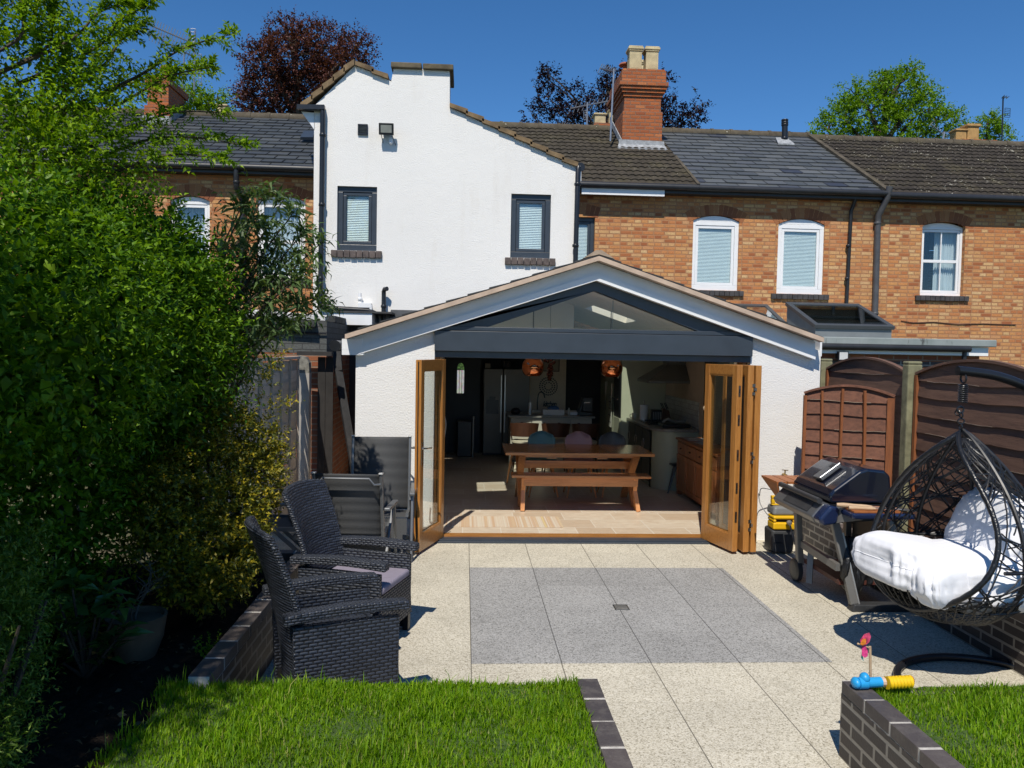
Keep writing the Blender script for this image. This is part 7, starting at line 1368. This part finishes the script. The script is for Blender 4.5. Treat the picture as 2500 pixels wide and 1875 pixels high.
# ---- grass
def grass(name, x0, x1, y0, y1, n, z, lab, edge):
    x = RNG.uniform(x0, x1, n); y = y1-(y1-y0)*RNG.uniform(0, 1, n)**1.25; keep = edge(x, y); x, y = x[keep], y[keep]; n = len(x)
    tall = RNG.uniform(0, 1, n); h = RNG.uniform(.024, .054, n)*(1+1.0*(tall > .975)); h *= 1+.45*np.sin(x*6+y*4)*np.sin(y*7-x*3); a = RNG.uniform(0, 2*PI, n); w_ = RNG.uniform(.0016, .0032, n)*1.15; lean = np.abs(RNG.normal(.35, .25, n))
    B = np.stack([x, y, np.full(n, z-.004)], 1); d = np.stack([np.cos(a), np.sin(a), np.zeros(n)], 1); s = np.stack([-np.sin(a), np.cos(a), np.zeros(n)], 1); up = np.array([0, 0, 1.])
    H = h[:, None]; ln = lean[:, None]; W_ = w_[:, None]
    mid = B+up*H*.55+d*H*ln*.25; tip = B+up*H*(1-.25*ln)+d*H*ln
    V = np.stack([B-s*W_, B+s*W_, mid-s*W_*.8, mid+s*W_*.8, tip], 1).reshape(-1, 3); i = (np.arange(n)*5)[:, None]; F = (i[:, :, None]+np.array([[0, 1, 3], [0, 3, 2], [2, 3, 4]])[None]).reshape(-1, 3)
    return tag(npmesh(name, V, F, GRASS, None, smooth=False), label=lab, kind='stuff')
GRASS = leafmat('lawn_grass_blade', (.090, .205, .003), (.165, .32, .005), (.29, .42, .018), .45, .5, dry=(.36, .33, .12))
grass('grass', -1.50, .60, 2.2, 4.02, 56000, .355, 'lush green grass on the lawn at the near side of the patio', lambda x, y: x > -1.42+.06*np.sin(y*9)+RNG.normal(0, .05, len(x)))
grass('grass', 2.08, 3.7, 2.2, 3.93, 34000, .355, 'lush green grass behind the brick wall with the toys', lambda x, y: x > 0)
# ================================================================ ROOFTOP AERIALS, FAR CHIMNEYS, BIRD
GAL = paint('galvanised_tube', (.30, .31, .33), .4, .7)
def yagi(label, mast, boom, n, el, extra=None, dark=False, y=None):
    """mast and boom given as photo pixels on a plane at depth y"""
    mt = BLACK_P if dark else GAL; a, b = P(*mast[0], y), P(*mast[1], y); t = thing('television_aerial', label, 'aerial', b if b.z < a.z else a)
    m = MB(); m.tube([a, b], .022, 7); m.build('mast', mt, t); p, q_ = P(*boom[0], y-.1), P(*boom[1], y+.3); m = MB(); m.tube([p, q_], .018, 6); m.build('boom', mt, t); m = MB()
    for i in range(n): c = p+(q_-p)*i/(n-1); e = el*(1-.25*i/(n-1)); m.tube([c+Vector((-.05, 0, -e)), c+Vector((.05, 0, e))], .010, 5)
    m.build('elements', mt, t)
    if extra:
        m = MB(); r_ = rect(*extra, y); [m.tube([(r_[0], y, r_[2]+(r_[3]-r_[2])*i/5), (r_[1], y+.02, r_[2]+(r_[3]-r_[2])*i/5)], .008, 5) for i in range(6)]; [m.tube([(x, y, r_[2]), (x, y, r_[3])], .008, 5) for x in (r_[0], r_[1])]; m.build('reflector', mt, t)
yagi('long comb-like aerial rising highest beside the left chimney', ((476, 75), (474, 220)), ((368, 62), (470, 105)), 16, .17, (485, 132, 492, 205), y=20.2)
yagi('second lower comb-like aerial on a mast beside the left chimney', ((450, 130), (446, 215)), ((369, 84), (475, 140)), 16, .15, (466, 70, 478, 110), y=20.4)
yagi('thin aerial on a tall bent mast beside the big brick chimney', ((1499, 168), (1490, 345)), ((1465, 167), (1500, 175)), 8, .10, None, y=18.0)
yagi('horizontal comb aerial before the purple beech', ((1434, 250), (1433, 315)), ((1393, 265), (1490, 246)), 10, .14, (1425, 270, 1434, 292), y=20.5)
yagi('low comb aerial just above the tile ridge', ((1402, 312), (1402, 318)), ((1372, 303), (1400, 313)), 7, .09, None, y=21)
yagi('dark aerial on a pole at the far end of the lichened roof', ((2449, 236), (2446, 348)), ((2449, 236), (2460, 238)), 3, .05, (2453, 264, 2466, 286), True, y=24)
yagi('small aerial leaning in front of the green tree', ((2306, 322), (2302, 345)), ((2273, 303), (2300, 326)), 5, .06, (2302, 322, 2312, 345), y=22)
def far_chimney(label, u0, u1, vt, vb, y, pots, mt, bm):
    a, b = P(u0, vt, y), P(u1, vb, y); t = thing('chimney_stack', label, 'chimney', ((a.x+b.x)/2, y, b.z)); m = MB(); m.box((a.x, y, 5.5), (b.x, y+.7, a.z-.1)); m.box((a.x-.04, y-.04, a.z-.099), (b.x+.04, y+.74, a.z)); m.build('stack', bm, t)
    for u, v, w_ in pots: q_ = P(u, v, y); m = MB(); square_pot(m, q_.x, y+.3, a.z+.002, w_, q_.z-a.z); m.build('pot', mt, t)
far_chimney('short brick chimney with cream pots half behind the tall chimney', 1454, 1504, 300, 318, 22.5, ((1468, 272, .36), (1502, 260, .3)), POT, BRICK_C)
far_chimney('cream crowned chimney pot peeping over the old slate roof', 520, 552, 278, 290, 24, ((536, 250, .36),), POT, BRICK_C)
far_chimney('chimney with two yellow pots beyond the lichened roof', 2352, 2430, 340, 352, 26, ((2353, 312, .42), (2382, 300, .46)), paint('yellow_clay_pot', (.42, .25, .09), .85, var=.2), BRICK_C)
q = P(1696, 218, 24); m = MB(); m.ell(q, (.09, .045, .035), 12, 8); m.add([q+Vector((-.02, -.02, .02)), q+Vector((-.12, -.03, .12)), q+Vector((-.19, -.02, .11)), q+Vector((.05, -.02, .02))], [(0, 1, 2, 3)]); m.add([q+Vector((-.02, .02, .02)), q+Vector((.02, .05, -.12)), q+Vector((.07, .05, -.15)), q+Vector((.06, .02, .02))], [(0, 1, 2, 3)]); m.prism([q+Vector((.07, -.02, .01)), q+Vector((.17, -.03, .01)), q+Vector((.17, .03, .01)), q+Vector((.07, .02, .01))], (0, 0, .008))
m.v = [tuple(q+(Vector(p)-q)*.62) for p in m.v]; tag(m.build('bird', BLACK_P), 'small dark bird flying in the open sky', 'bird')
